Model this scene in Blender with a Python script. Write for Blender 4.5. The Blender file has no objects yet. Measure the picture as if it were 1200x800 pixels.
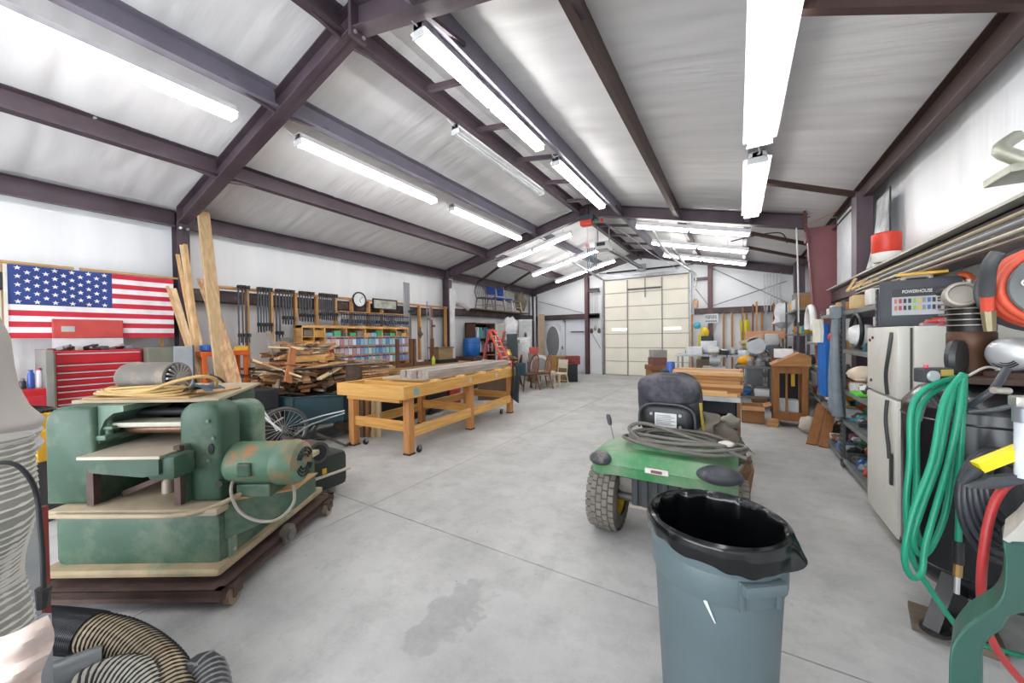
import bpy, bmesh, math, random
from mathutils import Vector, Matrix, Euler, noise
random.seed(7)
SC = bpy.context.scene
COL = SC.collection
PI = math.pi
# ------------------------------------------------------------------ camera, world, exposure
YAW, PITCH, ROLL, FPX, EYE = .5507, -.0133, .0126, 429.8, 1.5
_R = Vector((math.cos(YAW), math.sin(YAW), 0))
_F = Vector((-math.sin(YAW)*math.cos(PITCH), math.cos(YAW)*math.cos(PITCH), math.sin(PITCH)))
_U = _R.cross(_F)
_c, _s = math.cos(ROLL), math.sin(ROLL)
_R2, _U2 = _R*_c-_U*_s, _R*_s+_U*_c
cam_d = bpy.data.cameras.new('camera'); cam = bpy.data.objects.new('camera', cam_d); COL.objects.link(cam)
cam_d.sensor_width = 36; cam_d.lens = FPX/1200*36; cam_d.clip_start = .05; cam_d.clip_end = 200; cam_d.shift_y = .0005
cam.matrix_world = Matrix(((_R2.x, _U2.x, -_F.x, 0), (_R2.y, _U2.y, -_F.y, 0), (_R2.z, _U2.z, -_F.z, EYE), (0, 0, 0, 1)))
SC.camera = cam
SC.view_settings.view_transform = 'Standard'; SC.view_settings.look = 'None'
SC.view_settings.gamma = 1; SC.view_settings.use_curve_mapping = False
SC.view_settings.exposure = 0.32
wd = bpy.data.worlds.new('daylight'); SC.world = wd; wd.use_nodes = True
wd.node_tree.nodes['Background'].inputs[0].default_value = (.85, .92, 1, 1)
wd.node_tree.nodes['Background'].inputs[1].default_value = 3.0
TUBE_POWER = 25.0
FILL_POWER = 420.0

def area(name, loc, rot, sx, sy, power, col=(1, 1, 1)):
    l = bpy.data.lights.new(name, 'AREA'); l.shape = 'RECTANGLE'; l.size = sx; l.size_y = sy; l.energy = power; l.color = col
    o = bpy.data.objects.new(name, l); COL.objects.link(o); o.location = loc; o.rotation_euler = rot
    return o
# added fill light at the unseen open end, tilted up to brighten the ceiling
area('open_end_fill', (-3, -5.6, 2.0), (PI/2+.45, 0, 0), 8.6, 3.6, FILL_POWER, (.95, .98, 1))

# ------------------------------------------------------------------ measuring: a pixel onto a known plane
def ray(px, py):
    u = (px-600)/FPX; v = (400.6-py)/FPX
    return (_F + _R2*u + _U2*v)
def at(px, py, X=None, Y=None, Z=None, D=None):
    r = ray(px, py)
    if X is not None: t = X/r.x
    elif Y is not None: t = Y/r.y
    elif Z is not None: t = (Z-EYE)/r.z
    else: t = D
    return Vector((r.x*t, r.y*t, EYE+r.z*t))
YF = Matrix.Rotation(YAW, 4, 'Z')            # frame turned like the planer stands (right, away, up)

# ------------------------------------------------------------------ materials
MATS = {}
def mat(name, col, rough=.6, metal=0, var=.12, scale=6, bump=.0, stretch=None, col2=None, spec=.5, emit=0, dirt=None, dscale=3, dlo=.5, dhi=.7, alpha=1):
    """one procedural material: base colour with noise variation, optional second colour / dirt and relief"""
    if name in MATS: return MATS[name]
    m = bpy.data.materials.new(name); m.use_nodes = True; nt = m.node_tree; N = nt.nodes; L = nt.links
    b = N['Principled BSDF']; b.inputs['Roughness'].default_value = rough; b.inputs['Metallic'].default_value = metal
    b.inputs['Specular IOR Level'].default_value = spec
    tc = N.new('ShaderNodeTexCoord'); mp = N.new('ShaderNodeMapping'); L.new(tc.outputs['Object'], mp.inputs[0])
    if stretch: mp.inputs['Scale'].default_value = stretch
    nz = N.new('ShaderNodeTexNoise'); nz.inputs['Scale'].default_value = scale; nz.inputs['Detail'].default_value = 5
    L.new(mp.outputs[0], nz.inputs['Vector'])
    cr = N.new('ShaderNodeValToRGB'); c = Vector(col[:3])
    lo = c*(1-var) if col2 is None else c; hi = c*(1+var) if col2 is None else Vector(col2[:3])
    cr.color_ramp.elements[0].position = .3; cr.color_ramp.elements[1].position = .7
    cr.color_ramp.elements[0].color = (*[min(1, x) for x in lo], 1); cr.color_ramp.elements[1].color = (*[min(1, x) for x in hi], 1)
    L.new(nz.outputs['Fac'], cr.inputs[0]); out = cr.outputs[0]
    if dirt:
        n2 = N.new('ShaderNodeTexNoise'); n2.inputs['Scale'].default_value = dscale; n2.inputs['Detail'].default_value = 8; n2.inputs['Roughness'].default_value = .7
        L.new(tc.outputs['Object'], n2.inputs['Vector'])
        r2 = N.new('ShaderNodeMapRange'); r2.inputs[1].default_value = dlo; r2.inputs[2].default_value = dhi
        L.new(n2.outputs['Fac'], r2.inputs[0])
        mx = N.new('ShaderNodeMix'); mx.data_type = 'RGBA'; L.new(r2.outputs[0], mx.inputs[0]); L.new(out, mx.inputs[6]); mx.inputs[7].default_value = (*dirt, 1)
        out = mx.outputs[2]
    L.new(out, b.inputs['Base Color'])
    if bump:
        bp = N.new('ShaderNodeBump'); bp.inputs['Strength'].default_value = bump; bp.inputs['Distance'].default_value = .02
        L.new(nz.outputs['Fac'], bp.inputs['Height']); L.new(bp.outputs[0], b.inputs['Normal'])
    if emit:
        b.inputs['Emission Color'].default_value = (*col[:3], 1); b.inputs['Emission Strength'].default_value = emit
    if alpha < 1: b.inputs['Alpha'].default_value = alpha
    MATS[name] = m
    return m
def hexc(h):
    h = h.lstrip('#'); v = [int(h[i:i+2], 16)/255 for i in (0, 2, 4)]
    return tuple(x/12.92 if x <= .04045 else ((x+.055)/1.055)**2.4 for x in v)
def M(h, rough=.6, metal=0, **k):
    key = 'paint_%s_%s_%s' % (h, rough, metal) + ''.join('_%s%s' % q for q in sorted(k.items()))
    return mat(key, hexc(h), rough, metal, **k)
def wood(h, axis='Z', var=.22, rough=.65, h2=None):
    s = {'X': (1, 14, 14), 'Y': (14, 1, 14), 'Z': (14, 14, 1)}[axis]
    return mat('wood_%s_%s' % (h, axis), hexc(h), rough, 0, var, 2.2, .15, stretch=s, col2=hexc(h2) if h2 else None)

# ------------------------------------------------------------------ mesh builder (world coordinates, or those of frame F)
class MB:
    def __init__(s, F=None): s.v = []; s.f = []; s.F = F
    def add(s, vs, fs):
        o = len(s.v)
        s.v += [tuple(s.F @ Vector(p)) if s.F else tuple(p) for p in vs]
        s.f += [tuple(i+o for i in f) for f in fs]; return s
    def box(s, a, b, T=None):
        (x0, y0, z0), (x1, y1, z1) = a, b
        vs = [Vector(p) for p in ((x0, y0, z0), (x1, y0, z0), (x1, y1, z0), (x0, y1, z0), (x0, y0, z1), (x1, y0, z1), (x1, y1, z1), (x0, y1, z1))]
        if T: vs = [T @ p for p in vs]
        return s.add(vs, [(0, 3, 2, 1), (4, 5, 6, 7), (0, 1, 5, 4), (1, 2, 6, 5), (2, 3, 7, 6), (3, 0, 4, 7)])
    def bb(s, a, b, r=.01, T=None):
        """box with chamfered edges"""
        (x0, y0, z0), (x1, y1, z1) = [min(p, q) for p, q in zip(a, b)], [max(p, q) for p, q in zip(a, b)]
        r = min(r, (x1-x0)*.45, (y1-y0)*.45, (z1-z0)*.45)
        bm = bmesh.new(); bmesh.ops.create_cube(bm, size=1)
        for v in bm.verts: v.co = Vector((x0+(v.co.x+.5)*(x1-x0), y0+(v.co.y+.5)*(y1-y0), z0+(v.co.z+.5)*(z1-z0)))
        bmesh.ops.bevel(bm, geom=bm.edges[:], offset=r, segments=2, affect='EDGES', profile=.6)
        vs = [(T @ v.co if T else v.co.copy()) for v in bm.verts]; fs = [[v.index for v in f.verts] for f in bm.faces]
        bm.free(); return s.add(vs, fs)
    def bar(s, a, b, w, h, up=(0, 0, 1)):
        """rectangular bar from a to b, w across, h along up"""
        a, b = Vector(a), Vector(b); d = (b-a).normalized(); u = Vector(up)
        if abs(d.dot(u)) > .98: u = Vector((0, 1, 0))
        x = d.cross(u).normalized(); u = x.cross(d)
        vs = [p+x*i*w/2+u*j*h/2 for p in (a, b) for i, j in ((-1, -1), (1, -1), (1, 1), (-1, 1))]
        return s.add(vs, [(0, 1, 2, 3), (7, 6, 5, 4), (0, 4, 5, 1), (1, 5, 6, 2), (2, 6, 7, 3), (3, 7, 4, 0)])
    def cyl(s, a, b, r0, r1=None, n=16, cap=True):
        a, b = Vector(a), Vector(b); r1 = r0 if r1 is None else r1
        d = (b-a).normalized(); x = d.orthogonal().normalized(); y = d.cross(x)
        vs = [p+(x*math.cos(t)+y*math.sin(t))*r for p, r in ((a, r0), (b, r1)) for t in [2*PI*i/n for i in range(n)]]
        fs = [(i, (i+1) % n, n+(i+1) % n, n+i) for i in range(n)]
        if cap: fs += [tuple(range(n))[::-1], tuple(range(n, 2*n))]
        return s.add(vs, fs)
    def lathe(s, c, prof, axis=(0, 0, 1), n=24, sx=1, sy=1, T=None, cap=True):
        """prof: list of (radius, height along axis)"""
        c = Vector(c); d = Vector(axis).normalized()
        x = Vector((1, 0, 0)) if abs(d.z) > .9 else d.orthogonal().normalized(); y = d.cross(x)
        vs = []; fs = []
        for r, h in prof:
            for i in range(n):
                t = 2*PI*i/n; vs.append(c+d*h+x*math.cos(t)*r*sx+y*math.sin(t)*r*sy)
        for k in range(len(prof)-1):
            for i in range(n): fs.append((k*n+i, k*n+(i+1) % n, (k+1)*n+(i+1) % n, (k+1)*n+i))
        if cap and prof[0][0] > 1e-4: fs.append(tuple(range(n))[::-1])
        if cap and prof[-1][0] > 1e-4: fs.append(tuple(range((len(prof)-1)*n, len(prof)*n)))
        if T: vs = [T @ v for v in vs]
        return s.add(vs, fs)
    def tube(s, pts, r, n=8, steps=6, closed=False, rfun=None):
        P = smooth(pts, steps, closed); k = len(P); vs = []; fs = []
        prev = None
        for i, p in enumerate(P):
            d = ((P[(i+1) % k] if (closed or i < k-1) else p) - (P[i-1] if (closed or i > 0) else p))
            d = d.normalized() if d.length > 1e-7 else Vector((0, 0, 1))
            if prev is None: x = d.orthogonal().normalized()
            else:
                x = prev-d*prev.dot(d); x = x.normalized() if x.length > 1e-6 else d.orthogonal().normalized()
            prev = x; y = d.cross(x); rr = rfun(i/(k-1)) if rfun else r
            for j in range(n):
                t = 2*PI*j/n; vs.append(p+(x*math.cos(t)+y*math.sin(t))*rr)
        for i in range(k if closed else k-1):
            a, b = i*n, ((i+1) % k)*n
            for j in range(n): fs.append((a+j, a+(j+1) % n, b+(j+1) % n, b+j))
        if not closed: fs += [tuple(range(n))[::-1], tuple(range((k-1)*n, k*n))]
        return s.add(vs, fs)
    def prism(s, poly, ext):
        """poly: 3D points of one face; ext: extrusion vector"""
        n = len(poly); e = Vector(ext); P = [Vector(p) for p in poly]
        return s.add(P+[p+e for p in P], [tuple(range(n))[::-1], tuple(range(n, 2*n))]+[(i, (i+1) % n, n+(i+1) % n, n+i) for i in range(n)])
    def ball(s, c, r, n=12, m=8, jit=0):
        rx, ry, rz = r if hasattr(r, '__len__') else (r, r, r); c = Vector(c)
        vs = [c+Vector((0, 0, -rz))]; fs = []
        for k in range(1, m):
            a = -PI/2+PI*k/m
            for i in range(n):
                t = 2*PI*i/n; q = Vector((math.cos(a)*math.cos(t), math.cos(a)*math.sin(t), math.sin(a)))
                g = 1+(noise.noise(c*7+q*2.1)*jit if jit else 0)
                vs.append(c+Vector((q.x*rx*g, q.y*ry*g, q.z*rz*g)))
        vs.append(c+Vector((0, 0, rz))); e = len(vs)-1
        for i in range(n): fs.append((0, 1+(i+1) % n, 1+i)); fs.append((e, 1+(m-2)*n+i, 1+(m-2)*n+(i+1) % n))
        for k in range(m-2):
            for i in range(n): fs.append((1+k*n+i, 1+k*n+(i+1) % n, 1+(k+1)*n+(i+1) % n, 1+(k+1)*n+i))
        return s.add(vs, fs)
    def grid(s, fn, nu, nv):
        vs = [fn(i/nu, j/nv) for j in range(nv+1) for i in range(nu+1)]; w = nu+1
        return s.add(vs, [(j*w+i, j*w+i+1, (j+1)*w+i+1, (j+1)*w+i) for j in range(nv) for i in range(nu)])
    def build(s, name, m, parent=None, sm=None, label=None, cat=None, group=None, kind=None):
        me = bpy.data.meshes.new(name); V = [Vector(p) for p in s.v]
        if parent is None:
            lo = [min(p[i] for p in V) for i in range(3)]; hi = [max(p[i] for p in V) for i in range(3)]
            org = Vector(((lo[0]+hi[0])/2, (lo[1]+hi[1])/2, lo[2])); V = [p-org for p in V]
        else:
            root = parent
            while root.parent: root = root.parent
            inv = root.matrix_basis.inverted(); V = [inv @ p for p in V]; org = Vector((0, 0, 0))
        me.from_pydata(V, [], s.f)
        me.materials.append(m)
        bm = bmesh.new(); bm.from_mesh(me); bmesh.ops.recalc_face_normals(bm, faces=bm.faces[:]); bm.to_mesh(me); bm.free()
        if sm is not None:
            me.polygons.foreach_set('use_smooth', [True]*len(me.polygons))
            try: me.set_sharp_from_angle(angle=math.radians(sm))
            except Exception: pass
        o = bpy.data.objects.new(name, me); COL.objects.link(o); o.location = org
        if parent is not None: o.parent = parent
        tag(o, label, cat, group, kind); return o
def smooth(pts, steps, closed=False):
    P = [Vector(p) for p in pts]; n = len(P)
    if n < 3 or steps <= 1: return P
    out = []
    for i in range(n if closed else n-1):
        a = P[(i-1) % n] if (closed or i > 0) else P[0]; b = P[i]; c = P[(i+1) % n]; d = P[(i+2) % n] if (closed or i < n-2) else P[-1]
        for k in range(steps):
            t = k/steps; out.append(.5*((2*b)+(c-a)*t+(2*a-5*b+4*c-d)*t*t+(3*b-a-3*c+d)*t**3))
    if not closed: out.append(P[-1])
    return out
def tag(o, label=None, cat=None, group=None, kind=None):
    for k, v in (('label', label), ('category', cat), ('group', group), ('kind', kind)):
        if v: o[k] = v
    return o
def thing(name, label, cat, loc=(0, 0, 0), rz=0, group=None, kind=None):
    o = bpy.data.objects.new(name, None); COL.objects.link(o); o.empty_display_size = .1
    o.matrix_basis = Matrix.Translation(Vector(loc)) @ Matrix.Rotation(rz, 4, 'Z')
    return tag(o, label, cat, group, kind)
def one(name, mb, m, label, cat, group=None, sm=None, kind=None):
    return mb.build(name, m, None, sm, label, cat, group, kind)
CH = {}
def kids(o): return [c for c in COL.objects if c.parent == o]
def copy_tree(o, T=None, label=None, group=None, parts=None):
    """copy a thing, its parts and their sub-parts; T replaces the root's matrix"""
    parts = parts if parts is not None else tree(o)
    c = o.copy(); COL.objects.link(c)
    if T is not None: c.matrix_basis = T
    if label: c['label'] = label
    if group: c['group'] = group
    for ch, subs in parts:
        d = ch.copy(); COL.objects.link(d); d.parent = c
        for g in subs:
            e = g.copy(); COL.objects.link(e); e.parent = d
    return c
def tree(o): return [(c, [g for g in kids(c)]) for c in kids(o)]
def TR(x, y, z, rz=0, rx=0, ry=0, s=1):
    return Matrix.Translation((x, y, z)) @ Euler((rx, ry, rz)).to_matrix().to_4x4() @ Matrix.Scale(s, 4)
# ------------------------------------------------------------------ shell of the steel building
XL, XR, XM, Y0, YB = -7.6, 1.62, -3.0, -5.8, 14.05
SL, ZA = .241, 4.35                       # rafter underside: slope, height at the ridge
def zr(x): return ZA-SL*abs(x-XM)
ROOF_UP = .27
def concrete():
    m = bpy.data.materials.new('concrete'); m.use_nodes = True; nt = m.node_tree; N = nt.nodes; L = nt.links; b = N['Principled BSDF']
    tc = N.new('ShaderNodeNewGeometry')
    def nz(scale, det, rough=.6, st=(1, 1, 1)):
        mp = N.new('ShaderNodeMapping'); mp.inputs['Scale'].default_value = st; L.new(tc.outputs['Position'], mp.inputs[0])
        n = N.new('ShaderNodeTexNoise'); n.inputs['Scale'].default_value = scale; n.inputs['Detail'].default_value = det; n.inputs['Roughness'].default_value = rough
        L.new(mp.outputs[0], n.inputs['Vector']); return n
    def mix(fac, a, bcol):
        x = N.new('ShaderNodeMix'); x.data_type = 'RGBA'; L.new(fac, x.inputs[0]); L.new(a, x.inputs[6]); x.inputs[7].default_value = (*bcol, 1); return x.outputs[2]
    def rng(o, a, c, lo=0, hi=1):
        r = N.new('ShaderNodeMapRange'); r.inputs[1].default_value = a; r.inputs[2].default_value = c; r.inputs[3].default_value = lo; r.inputs[4].default_value = hi; L.new(o, r.inputs[0]); return r.outputs[0]
    a = nz(1.1, 8, .65); cr = N.new('ShaderNodeValToRGB'); e = cr.color_ramp.elements
    e[0].position = .33; e[0].color = (.36, .36, .356, 1); e[1].position = .66; e[1].color = (.53, .53, .522, 1); L.new(a.outputs['Fac'], cr.inputs[0])
    c = cr.outputs[0]
    c = mix(rng(nz(5, 8, .75).outputs['Fac'], .48, .75, 0, .55), c, (.23, .23, .225))
    c = mix(rng(nz(3.2, 10, .8, (1, 2.6, 1)).outputs['Fac'], .55, .78, 0, .5), c, (.60, .59, .57))
    c = mix(rng(nz(60, 2).outputs['Fac'], .72, .76, 0, .6), c, (.10, .10, .10))
    c = mix(rng(nz(1.7, 12, .85, (1, 1.8, 1)).outputs['Fac'], .56, .62, 0, .22), c, (.22, .21, .20))
    c = mix(rng(nz(26, 3).outputs['Fac'], .70, .76, 0, .7), c, (.12, .12, .12))
    # the damp stain in front of the camera
    mp = N.new('ShaderNodeMapping'); mp.vector_type = 'POINT'; L.new(tc.outputs['Position'], mp.inputs[0]); mp.inputs['Location'].default_value = (1.33, -1.50, 0)
    w = nz(5, 4); ad = N.new('ShaderNodeVectorMath'); ad.operation = 'MULTIPLY_ADD'; L.new(w.outputs['Color'], ad.inputs[0]); ad.inputs[1].default_value = (.40, .40, 0); L.new(mp.outputs[0], ad.inputs[2])
    mp2 = N.new('ShaderNodeMapping'); mp2.inputs['Location'].default_value = (-.20, -.20, 0); L.new(ad.outputs[0], mp2.inputs[0])
    mp3 = N.new('ShaderNodeMapping'); mp3.inputs['Rotation'].default_value = (0, 0, -.45); mp3.inputs['Scale'].default_value = (7.5, 3.4, 0); L.new(mp2.outputs[0], mp3.inputs[0])
    ln = N.new('ShaderNodeVectorMath'); ln.operation = 'LENGTH'; L.new(mp3.outputs[0], ln.inputs[0])
    c = mix(rng(ln.outputs['Value'], 1.1, .95, 0, .36), c, (.20, .20, .20))
    L.new(c, b.inputs['Base Color']); b.inputs['Roughness'].default_value = .55; b.inputs['Specular IOR Level'].default_value = .35
    bp = N.new('ShaderNodeBump'); bp.inputs['Strength'].default_value = .12; bp.inputs['Distance'].default_value = .01
    L.new(nz(30, 6).outputs['Fac'], bp.inputs['Height']); L.new(bp.outputs[0], b.inputs['Normal'])
    return m
def liner(name, c0, c1, st, seam_axis, bump=.5, rough=.38):
    """white vinyl faced insulation: fine stretched wrinkles"""
    m = bpy.data.materials.new(name); m.use_nodes = True; nt = m.node_tree; N = nt.nodes; L = nt.links; b = N['Principled BSDF']
    g = N.new('ShaderNodeNewGeometry')
    def nz(scale, st, det=4):
        mp = N.new('ShaderNodeMapping'); mp.inputs['Scale'].default_value = st; L.new(g.outputs['Position'], mp.inputs[0])
        n = N.new('ShaderNodeTexNoise'); n.inputs['Scale'].default_value = scale; n.inputs['Detail'].default_value = det; L.new(mp.outputs[0], n.inputs['Vector']); return n
    a = nz(1.0, tuple(x*.25 for x in st), 6); f = nz(1.0, st, 3)
    cr = N.new('ShaderNodeValToRGB'); e = cr.color_ramp.elements; e[0].position = .35; e[0].color = (*c0, 1); e[1].position = .62; e[1].color = (*c1, 1)
    L.new(a.outputs['Fac'], cr.inputs[0]); L.new(cr.outputs[0], b.inputs['Base Color'])
    mk = nz(.55, (1, 1, 1), 2); mr = N.new('ShaderNodeMapRange'); mr.inputs[1].default_value = .42; mr.inputs[2].default_value = .62; L.new(mk.outputs['Fac'], mr.inputs[0])
    mu = N.new('ShaderNodeMath'); mu.operation = 'MULTIPLY'; L.new(f.outputs['Fac'], mu.inputs[0]); L.new(mr.outputs[0], mu.inputs[1])
    bp = N.new('ShaderNodeBump'); bp.inputs['Strength'].default_value = bump; bp.inputs['Distance'].default_value = .03; L.new(mu.outputs[0], bp.inputs['Height'])
    L.new(bp.outputs[0], b.inputs['Normal']); b.inputs['Roughness'].default_value = rough
    return m
CONC = concrete()
CEIL_M = liner('roof_liner', (.74, .74, .75), (.81, .81, .82), (2, 16, 2), 'X', .35)
WALL_M = liner('wall_liner', (.80, .82, .85), (.88, .89, .90), (9, 9, .7), 'Z', .5)
WALLB_M = liner('back_wall_liner', (.76, .78, .81), (.86, .87, .88), (3, 3, 3), 'Z', .12)
STEEL = mat('primer_steel', hexc('#52454e'), .5, .15, .22, 3, .05, dirt=hexc('#5a4a4c'), dscale=5, dlo=.5, dhi=.8)
STEEL2 = mat('red_primer_steel', hexc('#865256'), .5, .1, .15, 3, .03)
PURL_LIT = mat('lit_purlin', hexc('#7f7a88'), .5, .1, .12, 3)  # lit copy of the purlin steel: glow of the strip lights put into the colour
PURL = mat('brown_primer', hexc('#4a3834'), .5, .15, .2, 3)
GALV = mat('galvanized', hexc('#9a9ca0'), .4, .6, .15, 8)
# floor: slabs with real control joints
fl = thing('floor', None, None, kind='structure')
MB().box((XL-.3, Y0-.5, -.16), (XR+.3, YB+.3, -.045)).build('sub_base', M('#4a4845', .9), fl)
xs = [XL-.3, -2.82, XR+.3]; ys = [Y0-.5, -4.0, 2.12, 8.3, YB+.3]
for i in range(2):
    for j in range(4):
        MB().bb((xs[i]+.003, ys[j]+.004, -.045), (xs[i+1]-.003, ys[j+1]-.004, 0), .004).build('slab', CONC, fl)
# walls
wl = thing('wall_left', None, None, kind='structure')
def wgrid(fn, nu, nv, name, m, p):
    return MB().grid(fn, nu, nv).build(name, m, p, 60)
ztop = zr(XL)+ROOF_UP+.02
wgrid(lambda u, v: (XL+.02*noise.noise(Vector((u*34, v*3, 0)))+.012*noise.noise(Vector((u*150, v*4, 5))), Y0+u*(YB-Y0), v*ztop), 260, 12, 'insulation_liner', WALL_M, wl)
MB().box((XL-.15, Y0, 0), (XL-.05, YB, ztop+.05)).build('siding', M('#8a8a88', .6), wl)
wr = thing('wall_right', None, None, kind='structure')
zt2 = zr(XR)+ROOF_UP+.02
wgrid(lambda u, v: (XR-.02*noise.noise(Vector((u*34, v*3, 9)))-.012*noise.noise(Vector((u*150, v*4, 2))), Y0+u*(YB-Y0), v*zt2), 260, 12, 'insulation_liner', WALL_M, wr)
MB().box((XR+.05, Y0, 0), (XR+.15, YB, zt2+.05)).build('siding', M('#8a8a88', .6), wr)
wb = thing('wall_back', None, None, kind='structure')
DX0, DX1, DZ = -4.44, -1.36, 3.64          # overhead door opening
def gable(x0, x1, z0=0.):
    n = 14; mb = MB(); P = [x0+(x1-x0)*i/n for i in range(n+1)]
    vs = []; fs = []
    for i, x in enumerate(P):
        for k in range(7):
            z = z0+(zr(x)+ROOF_UP+.02-z0)*k/6
            vs.append((x, YB+.015*noise.noise(Vector((x*2.5, z*2.5, 0))), z))
    for i in range(n):
        for k in range(6): fs.append((i*7+k, (i+1)*7+k, (i+1)*7+k+1, i*7+k+1))
    return mb.add(vs, fs)
gable(XL, DX0).build('insulation_liner', WALLB_M, wb, 60)
gable(DX1, XR).build('insulation_liner', WALLB_M, wb, 60)
gable(DX0, XM, DZ).build('insulation_liner', WALLB_M, wb, 60); gable(XM, DX1, DZ).build('insulation_liner', WALLB_M, wb, 60)
MB().prism([(XL-.1, YB+.12, 0), (XR+.1, YB+.12, 0), (XR+.1, YB+.12, zt2), (XM, YB+.12, ZA+.4), (XL-.1, YB+.12, ztop)], (0, .05, 0)).build('siding', M('#8a8a88', .6), wb)
wf = thing('wall_front', None, None, kind='structure')
MB().prism([(XL-.1, Y0-.1, ztop-.6), (XR+.1, Y0-.1, zt2-.6), (XR+.1, Y0-.1, zt2), (XM, Y0-.1, ZA+.4), (XL-.1, Y0-.1, ztop)], (0, .05, 0)).build('header', WALLB_M, wf)
# ceiling: liner sagging between the purlins
ce = thing('ceiling', None, None, kind='structure')
PX = [-7.5, -5.92, -4.38, -3.18, -2.2, -1.02, .2, 1.5]
def ceil_fn(xa, xb):
    def fn(u, v):
        x = xa+u*(xb-xa); y = Y0+v*(YB-Y0)
        near = min(abs(x-p) for p in PX); sag = .035*min(1, near/.35)
        seam = abs((y % 1.5)-.75)
        z = zr(x)+ROOF_UP+sag*.4+.010*noise.noise(Vector((x*1.3, y*7, 0)))+.006*noise.noise(Vector((x*3, y*22, 3)))+(.012*max(0, 1-seam/.04))
        return (x, y, z)
    return fn
MB().grid(ceil_fn(XL-.02, XM), 40, 420).build('insulation_liner', CEIL_M, ce, 60)
MB().grid(ceil_fn(XM, XR+.02), 40, 420).build('insulation_liner', CEIL_M, ce, 60)
MB().prism([(XL-.15, Y0-.1, ztop+.05), (XM, Y0-.1, ZA+.42), (XR+.15, Y0-.1, zt2+.05), (XR+.15, Y0-.1, zt2+.1), (XM, Y0-.1, ZA+.47), (XL-.15, Y0-.1, ztop+.1)], (0, YB-Y0+.3, 0)).build('roof_panel', M('#8a8a88', .6), ce)
def cee(x, y0, y1, zb, h, flip=1, w=.065, m=STEEL, name='purlin', par=None, tilt=True):
    """C section along Y: web with a flange top and bottom"""
    s = -SL*math.copysign(1, x-XM) if tilt else 0
    mb = MB(); t = .006
    mb.prism([(x-t, y0, zb), (x+t, y0, zb), (x+t, y0, zb+h), (x-t, y0, zb+h)], (0, y1-y0, 0))
    for z in (zb, zb+h-t):
        mb.prism([(x, y0, z), (x+flip*w, y0, z+s*flip*w), (x+flip*w, y0, z+s*flip*w+t*1.5), (x, y0, z+t*1.5)], (0, y1-y0, 0))
    e = x+flip*w; mb.prism([(e, y0, zb+s*flip*w), (e+t*flip, y0, zb+s*flip*w), (e+t*flip, y0, zb+s*flip*w+.02), (e, y0, zb+s*flip*w+.02)], (0, y1-y0, 0))
    return mb.build(name, m, par)
FR = [(-4.0), 2.21, 8.40]
seg = [(Y0, -4.06), (-3.94, 2.15), (2.27, 8.34), (8.46, YB-.2)]
for x in PX[1:-1]:
    for a, b in seg:
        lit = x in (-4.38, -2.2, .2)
        cee(x, a, b, zr(x)+.045, .225, 1 if x < XM else -1, .07, m=PURL if x == -1.02 else PURL_LIT if lit else STEEL, par=ce)
for a, b in seg:
    cee(XL+.14, a, b, zr(XL+.14)+.0, .24, 1, .07, par=ce, name='eave_strut', tilt=False)
    cee(XR-.14, a, b, zr(XR-.14)+.0, .24, -1, .07, m=PURL, par=ce, name='eave_strut', tilt=False)
# bridging between the two ridge purlins
for y in (3.2, 4.2, 5.25, 6.3, 7.4, 9.5, 10.6, 11.7, 12.8):
    MB().bar((-3.12, y, zr(-3.12)+.10), (-2.24, y, zr(-2.24)+.10), .05, .06).build('bridging', STEEL, ce)
# rafters (I section), end plates, bolts
def rafter(Y, xa, xb, par, m=STEEL):
    sgn = 1 if xa < XM else -1
    mb = MB(); w = .15
    for dz, t in ((0, .012), (ROOF_UP-.03, .012)):
        mb.prism([(xa, Y-w/2, zr(xa)+dz), (xb, Y-w/2, zr(xb)+dz), (xb, Y-w/2, zr(xb)+dz+t), (xa, Y-w/2, zr(xa)+dz+t)], (0, w, 0))
    mb.prism([(xa, Y-.005, zr(xa)), (xb, Y-.005, zr(xb)), (xb, Y-.005, zr(xb)+ROOF_UP-.03), (xa, Y-.005, zr(xa)+ROOF_UP-.03)], (0, .01, 0))
    return mb.build('rafter', m, par)
for Y in FR+[YB-.1]:
    rafter(Y, XL+.28, XM-.008, ce); rafter(Y, XM+.008, 1.08 if Y < 13 else XR-.1, ce, STEEL)
    MB().box((XM-.02, Y-.085, ZA-.07), (XM+.02, Y+.085, ZA+.24)).build('end_plate', STEEL, ce)
    for s in (-1, 1): MB().cyl((XM-.035, Y+s*.045, ZA-.03), (XM+.035, Y+s*.045, ZA-.03), .016, n=8).build('bolt', M('#c9c9cc', .3, .6), ce)
# flange braces beside the rafters
for Y in FR[1:]:
    for x in PX[1:-1]:
        for s in (-1, 1):
            MB().bar((x+.02, Y+s*.07, zr(x)+.02), (x+.02, Y+s*.55, zr(x)+.10), .035, .035).build('flange_brace', STEEL, ce)
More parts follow.
